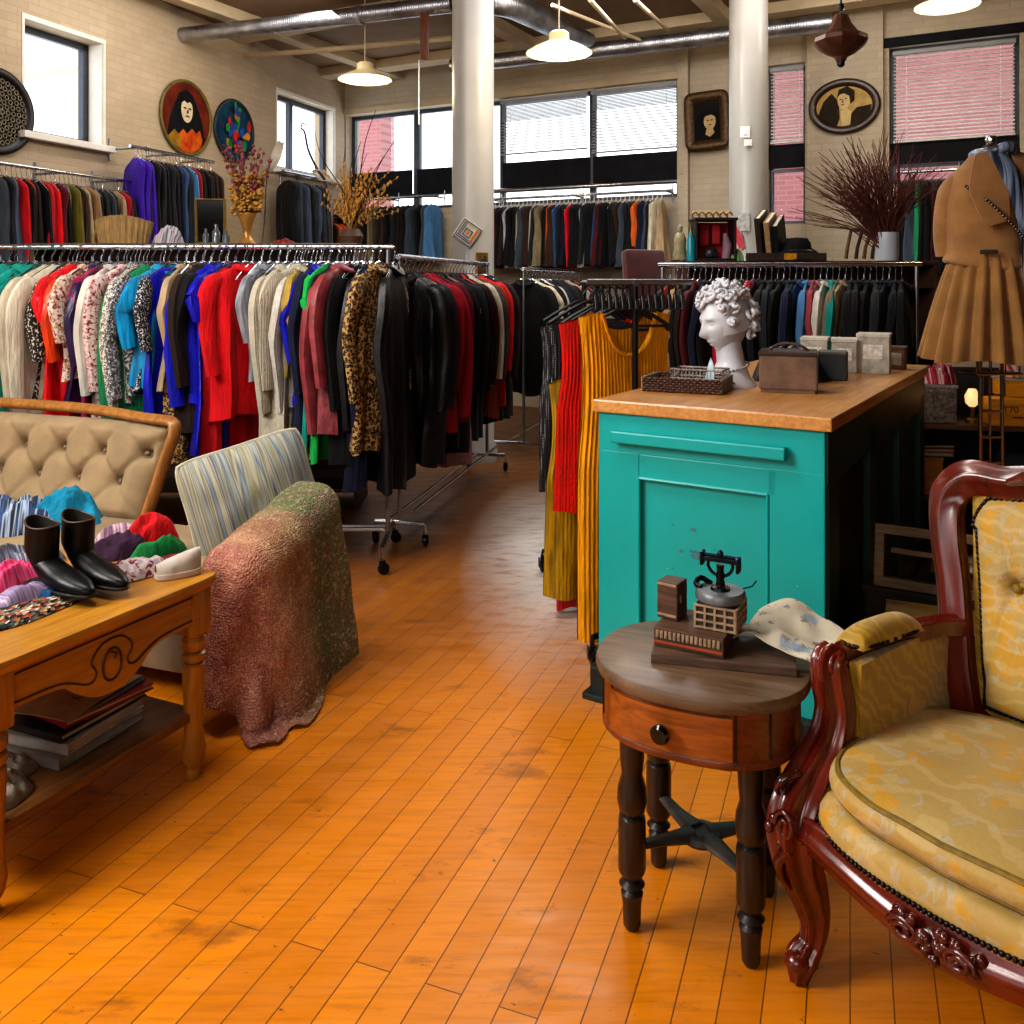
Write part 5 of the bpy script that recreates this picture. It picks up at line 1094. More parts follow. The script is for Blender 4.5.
# ================================================================ SOFA + CUSHION + BLANKET
M_sofa = mk('beige_upholstery', '#968060', .9, 0, .15, 8, .35, 160, sheen=.1); M_sofaw = wood('pale_oak_frame', '#b07a3c', '#7d4f20', 'z', .4, .2, 4, 10); M_sofad = mk('dim_beige_base', '#7f715c', .9, 0, .2, 8, .3, 140)
SO = Vector((-.985, 3.03, 0)); SAN = R_(-20)
sf = thing('settee', 'beige tufted settee with an oak framed back behind the coffee table', 'sofa', SO, SAN)
def seat_blk(x0, x1, y0, y1, z0, z1, bev=.04):
    m = M(); m.box(((x0+x1)/2, (y0+y1)/2, (z0+z1)/2), (x1-x0, y1-y0, z1-z0), bev); return m
obj('seat_base', seat_blk(-2.2, .05, .04, .66, .1, .31, .03), M_sofad, sf); obj('seat_cushion', seat_blk(-2.2, -.06, .0, .64, .31, .455, .06), M_sofa, sf)
m = M(); m.tube([(0, .0, .2), (0, .02, .56)], .1, 20); armp = [(-.085, .1), (-.1, .3), (-.105, .5), (-.09, .585), (-.04, .628), (.02, .632), (.075, .6), (.095, .53), (.085, .4), (.08, .2), (.08, .1)]
m = M(); m.prism(armp, .0, .66); obj('arm', m, M_sofad, sf) if False else None
m = M(); m.stack(supell(.085, .24, 6, 40, -.01, .26), [(1, .1), (1, .5), (.95, .56), (.8, .59)]); obj('arm', m, M_sofad, sf)
for x, y in ((-.02, .08), (-.02, .44), (-2.1, .06), (-2.1, .6)):
    m = M(); m.lathe([(.018, 0), (.028, .1)], 14, (x, y, 0)); obj('leg', m, M_sofaw, sf)
# framed tufted back, leaning backwards
BX1, BX0 = -.885, -2.1; lean = R_(14)
def bk(x, z, d=0): return Vector((x, .64+sin(lean)*z-d*cos(lean), .44+cos(lean)*z+d*sin(lean)))
fr_pts = [(BX1-.05, -.02), (BX1-.02, .12), (BX1+.01, .28), (BX1+.035, .4), (BX1+.012, .437), (BX1-.05, .444), (BX1-.15, .448), (BX1-.45, .472), (BX1-.8, .478), (BX0+.1, .478)]
m = M(); m.tube([bk(x, z) for x, z in fr_pts], .026, 14, k=6, up=(0, 1, 0), ell=(.95, 1.35), lobes=4, amp=.08); obj('back_frame', m, M_sofaw, sf, ang=60)
BUT = [(BX1-.2-.24*i+(.12 if j else 0), .16 if j == 0 else .29) for j in range(2) for i in range(6)]
def tuft(u, v):
    x = BX0+.1+(BX1-.005-.045*(1-v)-BX0-.1)*u; z = -.02+.455*v-.03*max(0, (x-(BX1-.45))/.45)**2*v; d = .085*min(1, (1-u)*14)**.5*min(1, (1-v)*9)**.5*min(1, v*9)**.5
    for bx, bz in BUT:
        r2 = (x-bx)**2+(z-bz)**2
        if r2 > .09: continue
        d -= .05*math.exp(-r2/.0011)+.018*math.exp(-r2/.007)
        for dx, dz in ((.12, .13), (-.12, .13), (.12, -.13), (-.12, -.13)):
            L2 = dx*dx+dz*dz; t = max(0, min(1, ((x-bx)*dx+(z-bz)*dz)/L2)); d -= .011*math.exp(-((x-bx-dx*t)**2+(z-bz-dz*t)**2)/.0002)
    return bk(x, z, d)
m = M(); m.grid(tuft, 110, 50); pd = obj('tufted_back', m, M_sofa, sf, ang=80)
for bx, bz in BUT: m = M(); m.ball(bk(bx, bz, .02), .012, 8); obj('tuft_button', m, M_sofad, pd)
m = M(); m.grid(lambda u, v: bk(BX0+.1+(BX1-.03-BX0-.1)*u, .43*v, -.012), 6, 6, thick=.012); obj('back_lining', m, M_sofad, sf)
def sfp(x, y, z): return Matrix.Translation(SO) @ Matrix.Rotation(SAN, 4, 'Z') @ Vector((x, y, z))
def pillow_mesh(w, h, t, res=36, sag=.0):
    m = M()
    for sd in (1, -1):
        def f(u, v, sd=sd):
            x, y = u*2-1, v*2-1; k = max(0, (1-abs(x)**2.6)*(1-abs(y)**2.6))**.62; pin = 1-.05*(1-abs(x))*0-.045*(abs(x)**2)*(1-abs(y)**2)*0
            return Vector((x*w*(1-.035*(1-y*y)-.07*y**6), y*h*(1-.035*(1-x*x)-.07*x**6), sd*t*k*(1+.12*noise.noise(Vector((x*2, y*2, sd*3.)))) ))
        m.grid(f, res, res)
    return m
M_strp = stripe_mat('striped_ticking', ['#27345a', '#9d9a8a', '#6d7673', '#a8a390', '#85805f', '#949a97', '#5d6872', '#aca68f', '#6d684c', '#a09d8e', '#3f5070', '#918d75'], 22)
cu = thing('cushion', 'large striped cushion in cream, grey and blue leaning on the settee arm', 'cushion', (-1.035, 3.52, .645), (0, 0, 0))
ax_u = Vector((.36, .2, .10)).normalized(); ax_v = Vector((.15, .13, .28)); ax_v = (ax_v-ax_u*(ax_v.dot(ax_u)-.09)).normalized(); ax_n = ax_u.cross(ax_v).normalized(); ax_v = ax_n.cross(ax_u)
rotm = Matrix((ax_u, ax_v, ax_n)).transposed(); cu.rotation_euler = rotm.to_euler()
obj('pillow', pillow_mesh(.255, .22, .125), M_strp, cu, ang=80)
m = M(); m.tube([(x*.255*(1-.035*(1-y*y)-.07*y**6), y*.22*(1-.035*(1-x*x)-.07*x**6), 0) for x, y in [(cos(a) if 0 else max(-1, min(1, 1.42*cos(a))), max(-1, min(1, 1.42*sin(a)))) for a in [2*PI*i/80 for i in range(80)]]], .007, 6, closed=True); obj('piping', m, mk('cream_piping', '#b5b09a', .8), cu)
def blanket_mat():
    s = N('crochet_blanket'); v = s.co(); vo = s.n('TexVoronoi'); s.put(vo.inputs['Vector'], v); vo.inputs['Scale'].default_value = 120; vo.inputs['Randomness'].default_value = .7
    sx = s.n('SeparateXYZ'); s.put(sx.inputs[0], v); yy = s.math('ADD', sx.outputs[1], s.math('MULTIPLY', s.noise(v, 5, 3), .12))
    base = s.ramp(s.math('ADD', s.math('MULTIPLY', yy, 1.5), .22), [(.0, C('#c08a78')), (.3, C('#c0846e')), (.42, C('#c79a78')), (.55, C('#a5805c')), (.68, C('#a88f6a')), (.8, C('#6d7a55')), (.95, C('#7a7f5c'))])
    n1 = s.noise(v, 14, 4); c = s.mix(s.ramp(n1, [(.45, BW(0)), (.62, BW(.4))]), base, C('#8a4a5a'))
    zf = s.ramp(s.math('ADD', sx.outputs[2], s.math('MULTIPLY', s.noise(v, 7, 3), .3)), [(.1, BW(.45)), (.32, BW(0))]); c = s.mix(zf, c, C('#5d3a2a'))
    c = s.mix(s.ramp(vo.outputs['Distance'], [(.3, BW(0)), (.62, BW(.38))]), c, C('#2e1c17')); c = s.mix(s.ramp(s.noise(v, 60, 2), [(.55, BW(0)), (.66, BW(.55))]), c, C('#c9a58c'))
    s.set(Base_Color=c, Roughness=.95); s.b.inputs['Specular IOR Level'].default_value = .1; h = s.math('MULTIPLY', vo.outputs['Distance'], -1); s.bump(h, .7, .008); return s.m
BW_, BRR = .03, .105
def blk(u, v):
    s = -.26+1.02*v; t = -.44+1.02*u      # s across the arm, t along it (positive past the front end)
    lim = .24 if s < -BW_ else 9
    da = max(0, s-BW_) if s > 0 else max(0, -BW_-s); db = max(0, t)*1.0; d = math.hypot(da, db)
    sg = 1 if s > 0 else -1; dx, dy = (sg*da/d, db/d) if d > 1e-6 else (sg, 0)
    q = min(d/BRR, PI/2); ex = max(0, d-BRR*PI/2); top = .60+.26*max(0, -t)
    fold = min(1, ex/.25); ang = math.atan2(dy, dx); wv = .022*fold*(sin(13*t+2*s+.8)*abs(dx)+sin(14*s+1)*abs(dy))
    hz = BRR*sin(q)+.16*ex**1.3+wv; z = top-BRR*(1-cos(q))-ex*.96
    zmin = .464 if sg < 0 and db < .02 else .014
    if z < zmin: hz += min(.05, (zmin-z)*.75); z = zmin+.01*abs(noise.noise(Vector((u*9, v*9, 3))))
    x = max(-BW_, min(BW_, s))+dx*hz+.02; y = -min(t, 0)-dy*hz+.06
    return Vector((x+.008*noise.noise(Vector((u*8, v*7, 1))), y+.008*noise.noise(Vector((u*8, v*7, 9))), z+.006*noise.noise(Vector((u*9, v*7, 4)))))
m = M(); m.grid(blk, 84, 92, thick=.006); bl = obj('blanket', m, blanket_mat(), None, ang=80); bl.location = SO; bl.rotation_euler = (0, 0, SAN); tag(bl, 'speckled crochet blanket in rust and green draped over the settee arm', 'blanket')
# ================================================================ DRESSED MANNEQUIN
MQ = Vector((2.235, 4.12, 0)); MA = R_(6)   # front faces local -y
mq = thing('dress_form', 'headless dress form on chrome stand behind the counter wearing camel clothes', 'mannequin', MQ, MA)
m = M()
prof = [(.0, 2.13), (.018, 2.13), (.03, 2.12), (.05, 2.095), (.052, 2.06), (.06, 2.04), (.12, 2.0), (.165, 1.965), (.175, 1.9), (.165, 1.78), (.135, 1.66), (.15, 1.56), (.17, 1.48), (.15, 1.42), (0, 1.42)]
def body(u, v):
    q = spline([(r, 0, z) for r, z in prof], 3) if not hasattr(body, 'c') else body.c
    body.c = q; k = v*(len(q)-1); i = min(int(k), len(q)-2); p = q[i].lerp(q[i+1], k-i); a = 2*PI*u; dep = .62 if p.z < 2.03 else .9
    return Vector((p.x*cos(a), p.x*dep*sin(a), p.z))
m.grid(body, 36, 44, cu=True); obj('torso', m, mk('black_form_fabric', '#15151a', .7, 0, .2, 10, .1), mq, ang=80)
m = M(); m.lathe([(0, 2.19), (.02, 2.185), (.026, 2.17), (.02, 2.15), (.03, 2.14), (.045, 2.125), (.045, 2.11)], 20); obj('neck_cap', m, chrome, mq)
m = M()
for dx in (-.055, .055): m.tube([(dx, 0, .18), (dx, 0, 1.45)], .009, 8); m.tube([(dx*.4, .04, .18), (dx*.4, .04, 1.45)], .006, 8)
for z in (.3, .42, .54, .66, .78, .9): m.tube([(-.055, 0, z), (.055, 0, z)], .006, 6); m.tube([(-.022, .04, z), (.022, .04, z)], .005, 6)
obj('stand_post', m, chrome, mq)
m = M(); m.tube([(-.11, -.06, 1.08), (.11, -.06, 1.08), (.11, .08, 1.08), (-.11, .08, 1.08)], .006, 6, closed=True); m.tube([(-.055, -.02, .98), (.055, -.02, .98), (.055, -.02, 1.08), (-.055, -.02, 1.08)], .006, 6, closed=True)
for x in (-.11, -.04, .03, .1): m.tube([(x, -.06, 1.08), (x, -.06, 1.4)], .004, 6)
obj('stand_frame', m, chrome, mq)
m = M(); m.lathe([(.0, .15), (.17, .15), (.175, .16), (.17, .175), (.03, .19), (.02, .2), (0, .2)], 30); obj('stand_base', m, steel, mq)
M_cam = mk('camel_wool', '#92693c', .9, 0, .18, 12, .3, 120, sheen=.2); M_cam2 = mk('camel_skirt_wool', '#8d6430', .85, 0, .2, 9, .3, 120, sheen=.2)
jk = thing('jacket', 'camel wool cape jacket with wide collar on the dress form', 'jacket', MQ, MA)
JP = [(.09, 2.085), (.125, 2.045), (.165, 2.005), (.19, 1.94), (.2, 1.85), (.196, 1.75), (.19, 1.68), (.196, 1.63), (.205, 1.61), (.198, 1.605)]
jq = spline([(r, 0, z) for r, z in JP], 4)
def jac(u, v):
    k = v*(len(jq)-1); i = min(int(k), len(jq)-2); p = jq[i].lerp(jq[i+1], k-i); a = -PI/2+.75+.2*(1-.4*v)+(2*PI-.4*(1-.4*v))*u; dep = .66
    return Vector((p.x*cos(a)*(1+.0), p.x*dep*sin(a)+.012*sin(5*a)*v, p.z-.05*v*(1 if False else max(0, -sin(a)))*.8))
m = M(); m.grid(jac, 60, 40, thick=.012); obj('jacket_body', m, M_cam, jk, ang=70)
for sx in (-1, 1):
    m = M(); m.tube([(sx*.15, .02, 1.985), (sx*.18, .04, 1.92), (sx*.19, .06, 1.8), (sx*.185, .075, 1.7), (sx*.175, .08, 1.63)], [.04, .052, .05, .046, .042], 16, k=5, up=(0, 1, 0), lobes=5, amp=.04); obj('sleeve', m, M_cam, jk, ang=70)
    m = M(); lap = [(sx*.045, 2.11), (sx*.13, 2.07), (sx*.19, 1.97), (sx*.165, 1.83), (sx*.09, 1.77), (sx*.05, 1.85), (sx*.03, 1.98)]
    def lp_(u, v, sx=sx):
        x = sx*(.03+(.17-.06*abs(2*v-1)**1.5)*u*(1-.1*v)); z = 2.11-.33*v-.03*u; y = -.145*(1-(x/.3)**2)**.5-.022+(.09*(1-v)**3)*(1-u*.3); return Vector((x, y, z))
    m.grid(lp_, 14, 18, thick=.008*sx); obj('lapel', m, M_cam, jk, ang=70)
    m = M(); m.box((sx*.11, -.145, 1.64), (.07, .012, .02), .004, (0, 0, sx*.5)); obj('pocket_flap', m, mk('dark_pocket', '#2c1a10', .7), jk)
sk = thing('skirt', 'camel pleated skirt on the dress form below the cape jacket', 'skirt', MQ, MA)
def skf(u, v):
    a = 2*PI*u; r = .155+.145*v**.75; pl = (.007+.022*v)*sin(19*a+.6*sin(3*a)); return Vector(((r+pl)*cos(a), (r*.78+pl)*sin(a), 1.65-.505*v+.01*sin(5*a)*v))
m = M(); m.grid(skf, 190, 24, cu=True, thick=.004); obj('skirt_body', m, M_cam2, sk, ang=80); m = M(); m.tube([(.158*cos(a), .123*sin(a), 1.63) for a in [2*PI*i/40 for i in range(40)]], .014, 8, closed=True, ell=(.6, 1.4)); obj('waistband', m, M_cam2, sk)
sc = M(); sc.tube([(-.05, -.10, 2.1), (-.02, -.155, 2.0), (.03, -.17, 1.86), (.06, -.175, 1.7), (.07, -.175, 1.55), (.08, -.19, 1.38), (.09, -.21, 1.25)], [.03, .04, .04, .036, .036, .04, .042], 12, k=5, up=(0, 1, 0), ell=(1, .35), lobes=4, amp=.12); sc.tube([(.05, -.09, 2.1), (.0, -.12, 2.12), (-.05, -.09, 2.1), (-.06, .04, 2.1), (.06, .05, 2.1)], .024, 10, k=4, closed=True)
o = obj('scarf', sc, stripe_mat('blue_black_silk', ['#0c0d12', '#2d4468', '#111318', '#7d8ca8', '#0d0e12'], 40, .5, .4), None, ang=70); o.location = MQ; o.rotation_euler = (0, 0, MA); tag(o, 'black and blue silk scarf hanging down the open camel jacket', 'scarf')
ch = M(); pth = spline([(-.185, -.09, 1.94), (-.12, -.165, 1.86), (-.03, -.205, 1.75), (.04, -.215, 1.66), (.09, -.2, 1.6)], 9)
for i, p in enumerate(pth): ch.ball(p, (.008, .006, .008), 6)
o = obj('chain', ch, mk('dark_chain', '#4b4038', .4, .7, .5, 60, .1)); o.location = MQ; o.rotation_euler = (0, 0, MA); tag(o, 'thin chain strap crossing the front of the camel jacket', 'chain')
# ================================================================ DECOR ON WALLS
def on_wall(F, s, z, y=-.025): return F @ Matrix.Translation((s, y, z))
def oval_picture(name, lab, F, s, z, a, b, frame_mat, layers, fw=.03, cat='painting', square=False, tilt=0):
    e = bpy.data.objects.new(name, None); COL.objects.link(e); e.matrix_world = on_wall(F, s, z, -.012 if F is FL else -.092) @ Matrix.Rotation(tilt, 4, 'Y'); tag(e, lab, cat)
    m = M(); ol = [(x, z_) for x, z_ in (supell(a, b, 2 if not square else 12, 56))]
    m.tube([(x, -.012, z_) for x, z_ in ol], fw, 10, closed=True, up=(0, 1, 0), ell=(1, .7), lobes=3, amp=.1)
    obj('frame', m, frame_mat, e, ang=60)
    mats = []; m = M(); y = -.004
    for k, (mt, poly) in enumerate(layers):
        if mt not in mats: mats.append(mt)
        m.prism(poly, y-.002, y, mi=mats.index(mt)); y -= .0022
    obj('canvas', m, mats, e, False); return e
def ell(cx, cz, a, b, n=28, e=2): return supell(a, b, e, n, cx, cz)
cm = lambda n, h, **k: mk('art_'+n, h, .7, 0, k.get('var', .3), k.get('scale', 14), .1, h2=k.get('h2'), spec=.15)
a = .372
oval_picture('round_painting', 'round red painting of a pale faced figure in black on the brick wall', FL, -sL(185), zL(185, 118), a, a, mk('gold_olive_edge', '#6a5a24', .5, .2, .3, 20), [
    (cm('red', '#5a1a10', var=.5, scale=5, h2='#7a2c14'), ell(0, 0, a, a, 48)), (cm('black', '#0f0d10'), spline_poly) if False else (cm('black', '#100e12'), [(-.28, -.2), (-.24, -.02), (-.16, .14), (-.1, .24), (0, .29), (.1, .24), (.16, .14), (.24, -.02), (.28, -.2), (.1, -.26), (-.1, -.26)]),
    (cm('fire', '#b8200e', scale=9, h2='#d8701a'), [(-.1, -.33), (-.14, -.2), (-.05, -.12), (.0, -.16), (.08, -.1), (.14, -.14), (.2, -.1), (.24, -.2), (.2, -.29), (.05, -.36)]), (cm('ochre', '#8f6a18'), [(-.27, -.22), (-.18, -.14), (-.1, -.2), (-.08, -.33), (-.2, -.3)]),
    (cm('pale', '#cfc0a0', var=.15), ell(0, .08, .085, .13)), (cm('black', ''), [(-.085, .14), (-.05, .22), (.05, .22), (.085, .14), (.04, .17), (0, .15), (-.04, .17)]), (cm('shade', '#5d4a3a'), ell(-.035, .095, .024, .009)), (cm('shade', ''), ell(.035, .095, .024, .009)), (cm('shade', ''), ell(0, .015, .03, .008)), (cm('shade', ''), [(-.008, .08), (.01, .08), (.014, .045), (-.012, .045)])], .018)
a = .335
lay = [(cm('deepblue', '#0f2740', scale=6, h2='#14506a'), ell(0, 0, a, a, 48))]; rr = random.Random(6)
for i in range(34):
    h, nm = rr.choice((('#b8240f', 'r'), ('#1f8a3c', 'g'), ('#c98a10', 'y'), ('#1a4fa8', 'b'), ('#5d1a6a', 'p'))); q, t = a*.85*rr.random()**.6, rr.uniform(0, 6.28); lay.append((cm('blot_'+nm, h), [(x+q*cos(t)*.75, z_+q*sin(t)) for x, z_ in ell(0, 0, rr.uniform(.015, .05), rr.uniform(.02, .08), 10)]))
oval_picture('round_painting', 'round dark blue abstract painting with red and green blots', FL, -sL(233), zL(233, 131), a, a, mk('dark_frame_edge', '#1c1a18', .5), lay, .016)
e = oval_picture('round_plaque', 'dark round filigree plaque at the far left edge of the brick wall', FL, -sL(-6), zL(-6, 111), .31, .31, mk('black_frame', '#121010', .4, .2), [(cm('dark', '#1b1715', scale=30), ell(0, 0, .31, .31, 48))], .04, 'plaque')
m = M(); rr = random.Random(9)
for ring in range(5):
    R0 = .05+.05*ring; k = 8+6*ring
    for i in range(k): t = 2*PI*i/k; m.tube([(R0*cos(t)+.018*cos(q), -.02, R0*sin(t)+.018*sin(q)) for q in [2*PI*j/7 for j in range(7)]], .004, 5, closed=True)
obj('filigree', m, mk('pale_filigree', '#8d8470', .5, .3, .3, 30), e)
M_gilt = mk('dark_gilt_carved', '#4a3416', .45, .4, .6, 30, .8, 45)
s_ = (tB(690)+tB(733))/2
e = oval_picture('portrait_painting', 'square dark portrait in a carved gilt frame beside the white column', FB, s_-.02, zB(711, 122), .2, .27, M_gilt, [(cm('bg', '#17120f'), [(-.2, -.26), (.2, -.26), (.2, .26), (-.2, .26)]), (cm('coat', '#070707'), [(-.17, -.22), (-.12, .02), (.0, .14), (.12, .08), (.17, -.22)]), (cm('skin', '#b09870', var=.2), ell(.03, -.01, .065, .09)), (cm('hair', '#0c0a09'), [(-.06, .0), (-.06, .1), (.03, .14), (.11, .1), (.1, .03), (.05, .06), (-.01, .05)]), (cm('hair', ''), ell(.01, 0, .013, .007)), (cm('hair', ''), ell(.055, .0, .013, .007)), (cm('lip', '#6a3a2a'), ell(.035, -.05, .02, .006)), (cm('skin', ''), [(-.02, -.15), (.0, -.08), (.06, -.08), (.08, -.14), (.03, -.18)])], .055, square=True, tilt=-.04)
e = oval_picture('oval_portrait', 'large oval sepia portrait of a woman in a wooden frame', FB, (tB(811)+tB(881))/2, zB(846, 108), .31, .245, wood('oval_frame_wood', '#3a2414', '#1f120a', 'x'), [(cm('sepia', '#a98e58', var=.2), ell(0, 0, .31, .245, 48)), (cm('sepiadark', '#2a1f14'), [(-.26, -.1), (-.2, .06), (-.12, .14), (-.05, .05), (-.04, -.12), (-.08, -.23), (-.2, -.16)]), (cm('sepiadark', ''), [(.05, -.1), (.12, -.02), (.26, .0), (.24, -.12), (.14, -.2), (.06, -.22)]), (cm('sepiaskin', '#c0a878', var=.12), [(-.02, -.2), (-.03, -.05), (.02, -.02), (.07, -.06), (.06, -.18)]), (cm('sepiaskin', ''), ell(.0, .06, .062, .09)), (cm('sepiadark', ''), [(-.07, .08), (-.05, .17), (.03, .2), (.1, .15), (.1, .05), (.06, .02), (.05, .1), (.0, .13), (-.04, .12)]), (cm('sepialine', '#5d4526'), ell(-.03, .07, .013, .006)), (cm('sepialine', ''), ell(.02, .075, .013, .006)), (cm('sepialine', ''), ell(-.012, .015, .018, .005)), (cm('sepialine', ''), [(-.012, .065), (-.004, .065), (-.006, .035), (-.02, .038)])], .04)
# column fittings
def plate(name, lab, px, py, Y, w, h, mat, cat, rz=0, extra=None):
    q = P(px, py, Y); e = thing(name, lab, cat, q, rz); m = M(); m.box((0, 0, 0), (w, .012, h), .003); obj('plate', m, mat, e, False)
    if extra: extra(e)
    return e
def sw(e): m = M(); m.box((0, -.009, 0), (.03, .012, .05), .003); obj('switch', m, M_white, e, False)
plate('light_switch', 'upper white switch plate on the column by the slim window', 745, 132, 7.82, .085, .1, M_white, 'switch', 0, sw); plate('light_switch', 'lower small white switch plate on the column by the slim window', 748, 143, 7.82, .07, .06, M_white, 'switch', 0, sw)
plate('notice_card', 'grey printed card pasted low on the column by the slim window', 744, 222, 7.82, .1, .17, mk('grey_card', '#a9a8a4', .7, 0, .4, 26, 0), 'card')
m = M(); q = P(737, 241, 7.81); m.prism([(-.03, .12), (.0, .13), (.05, .02), (.06, -.06), (.02, -.07), (.0, -.02)], -.004, .004); o = obj('sticker', m, mk('coral_sticker', '#c4404e', .5)); o.location = q; tag(o, 'coral pink flame shaped sticker on the column by the slim window', 'sticker')
e = thing('diamond_sign', 'diamond shaped blue and cream patterned sign on the white column', 'sign', P(467.5, 233, 7.3), (0, R_(35), R_(10)))
m = M(); m.box((0, 0, 0), (.19, .016, .19), .008); obj('sign_board', m, mk('cream_sign', '#b5ab92', .5, 0, .15, 12, .1), e, False)
m = M()
for q in (.085, .03): m.tube([(-q, -.011, -q), (q, -.011, -q), (q, -.011, q), (-q, -.011, q)], .006, 6, closed=True)
for q in (-.065, -.05): m.box((0, -.01, q), (.15, .006, .008), .002); m.box((q, -.01, .015), (.008, .006, .12), .002)
obj('sign_pattern', m, mk('blue_sign', '#23406f', .5), e, False)
m = M(); m.box((.058, -.012, .0), (.02, .006, .13), .003); m.box((0, -.012, 0), (.025, .006, .025), .003); obj('orange_pattern', m, mk('orange_sign', '#b0641c', .5), e, False)
e = plate('brass_plaque', 'narrow aged brass plaque on the white column below the diamond sign', 482, 270, 7.33, .1, .29, brass, 'plaque', R_(8)); m = M(); m.box((0, -.008, 0), (.07, .006, .24), .004); m.ball((0, -.012, .08), (.02, .006, .03), 8); obj('relief', m, mk('dark_brass', '#4d3a18', .5, .7, .5, 40, .6), e)
# ================================================================ DISPLAY SHELF A (behind the front rack) AND ITS THINGS
M_shelf = wood('dark_shelf_wood', '#4f3420', '#2a1a10', 'x', .5, .1, 4, 10)
SAZ = 1.765
def shelf_unit(name, lab, x0, x1, y0, y1, z, n, rz=0, mat=None):
    e = thing(name, lab, 'shelf', ((x0+x1)/2, (y0+y1)/2, 0), rz); w, d = x1-x0, y1-y0; mat = mat or M_shelf
    m = M(); m.box((0, 0, z-.015), (w, d, .03), .004); obj('shelf_top', m, mat, e, False)
    for sx in (-1, 1): m = M(); m.box((sx*(w/2-.015), 0, (z-.03)/2), (.03, d-.01, z-.03), .004); obj('side_panel', m, mat, e, False)
    for k in range(n): m = M(); m.box((0, 0, .12+(z-.3)*k/max(n-1, 1)), (w-.06, d-.02, .025), .003); obj('shelf_board', m, mat, e, False)
    m = M(); m.box((0, d/2-.01, z/2), (w-.06, .012, z-.06), 0); obj('back_panel', m, mat, e, False); return e
shelf_unit('display_shelf', 'tall dark wooden display shelf behind the front chrome rack', -3.2, -1.02, 5.85, 6.25, SAZ, 4)
def sa(px, Y=6.02, z=SAZ): return Vector(((px-512)/FP*Y, Y, z))
e = thing('straw_basket', 'pleated straw basket with a hoop handle on the display shelf', 'basket', sa(124), R_(10))
m = M(); m.grid(lambda u, v: Vector(((.155+.03*v+.006*sin(26*2*PI*u))*cos(2*PI*u)*(1-.12*v*v*0), (.11+.02*v+.006*sin(26*2*PI*u))*sin(2*PI*u), .17*v-.02*v*cos(4*PI*u))), 130, 10, cu=True, thick=.006); m.stack(ell(0, 0, .15, .105), [(1, .0), (1, .01)]); obj('basket_body', m, mk('straw', '#9a7c4e', .8, 0, .35, 40, .5, 90, stretch=(3, 3, .3)), e, ang=70)
m = M(); m.tube([(-.2, 0, .0), (-.17, -.02, .1), (-.1, -.04, .155), (.0, -.05, .17)], .008, 7, k=4); obj('handle', m, mk('straw', ''), e)
lump('shawl', 'crumpled white and red printed shawl beside the straw basket', 'shawl', sa(167), .1, .09, .14, stripe_mat('white_red_print', ['#a8a4a8', '#8f2430', '#c4c0c4', '#4a4a5a', '#b8b4b8'], 40), 77, fr=9)
e = thing('picture_frame', 'gilt framed dark mirror standing on the display shelf', 'mirror', sa(211, 6.16, SAZ), (R_(4), 0, R_(8))); m = M(); m.tube([(-.095, 0, .014), (.095, 0, .014), (.095, 0, .315), (-.095, 0, .315)], .014, 8, closed=True, up=(0, 1, 0)); obj('frame', m, mk('olive_gilt', '#7a5f22', .45, .4, .3, 20, .2), e); m = M(); m.box((0, .002, .165), (.18, .006, .3), 0); obj('dark_glass', m, mk('dark_mirror', '#0d0b0a', .12, .3, .3, 6, 0), e, False)
for px, r, h, lab in ((206, .022, .1, 'small clear glass bottle at the foot of the gilt mirror'), (216, .026, .13, 'taller clear glass bottle by the gilt mirror'), (226, .024, .09, 'squat grey glass bottle beside the gold vase')):
    e = thing('glass_bottle', lab, 'bottle', sa(px, 5.93), 0, 'bottles on the display shelf'); m = M(); m.lathe([(0, 0), (r, 0), (r, h*.6), (r*.4, h*.75), (r*.4, h*.95)], 16); obj('bottle_body', m, mk('smoky_glass', '#5d6468', .1, .1, .3, 20, 0, coat=.5), e); m = M(); m.lathe([(r*.45, h*.93), (r*.45, h), (0, h)], 12); obj('stopper', m, steel, e)
# gold vase with dried flowers
e = thing('flower_vase', 'gold vase filled with dried ochre and red flowers on the display shelf', 'vase', sa(247, 5.98)); m = M(); m.lathe([(0, 0), (.055, 0), (.06, .006), (.045, .02), (.028, .05), (.026, .09), (.04, .14), (.062, .2), (.06, .21), (.052, .2), (.03, .14), (0, .12)], 28); obj('vase_body', m, mk('gold_vase_glaze', '#a8793a', .35, .4, .25, 14, .1), e)
rr = random.Random(12); m = M(); mo = M(); mr = M()
for i in range(120):
    t = rr.uniform(0, 6.28); q = rr.random(); r0 = .015+.105*q**.8; h = rr.uniform(.22, .46); p = Vector((r0*cos(t), r0*sin(t)*.7, h)); m.tube([(0, 0, .12), (p.x*.4, p.y*.4, .2), p], .0025, 5)
    for k in range(3): mo.ball(p+Vector((rr.gauss(0, .014), rr.gauss(0, .012), rr.gauss(0, .016))), (rr.uniform(.009, .02), rr.uniform(.007, .014), rr.uniform(.009, .018)), 6, rot=Matrix.Rotation(rr.uniform(0, 3), 3, 'X'))
for i in range(24):
    t = rr.uniform(0, 6.28); q = rr.random(); L = rr.uniform(.48, .68); sp = rr.uniform(.05, .21); pts = spline([(0, 0, .15), (sp*.35*cos(t), sp*.25*sin(t), L*.6), (sp*cos(t), sp*.7*sin(t), L)], 5); m.tube(pts, .002, 5)
    for k in range(6):
        p = pts[-1-k]; mr.ball(p+Vector((rr.gauss(0, .008), rr.gauss(0, .008), rr.gauss(0, .008))), rr.uniform(.008, .017), 6)
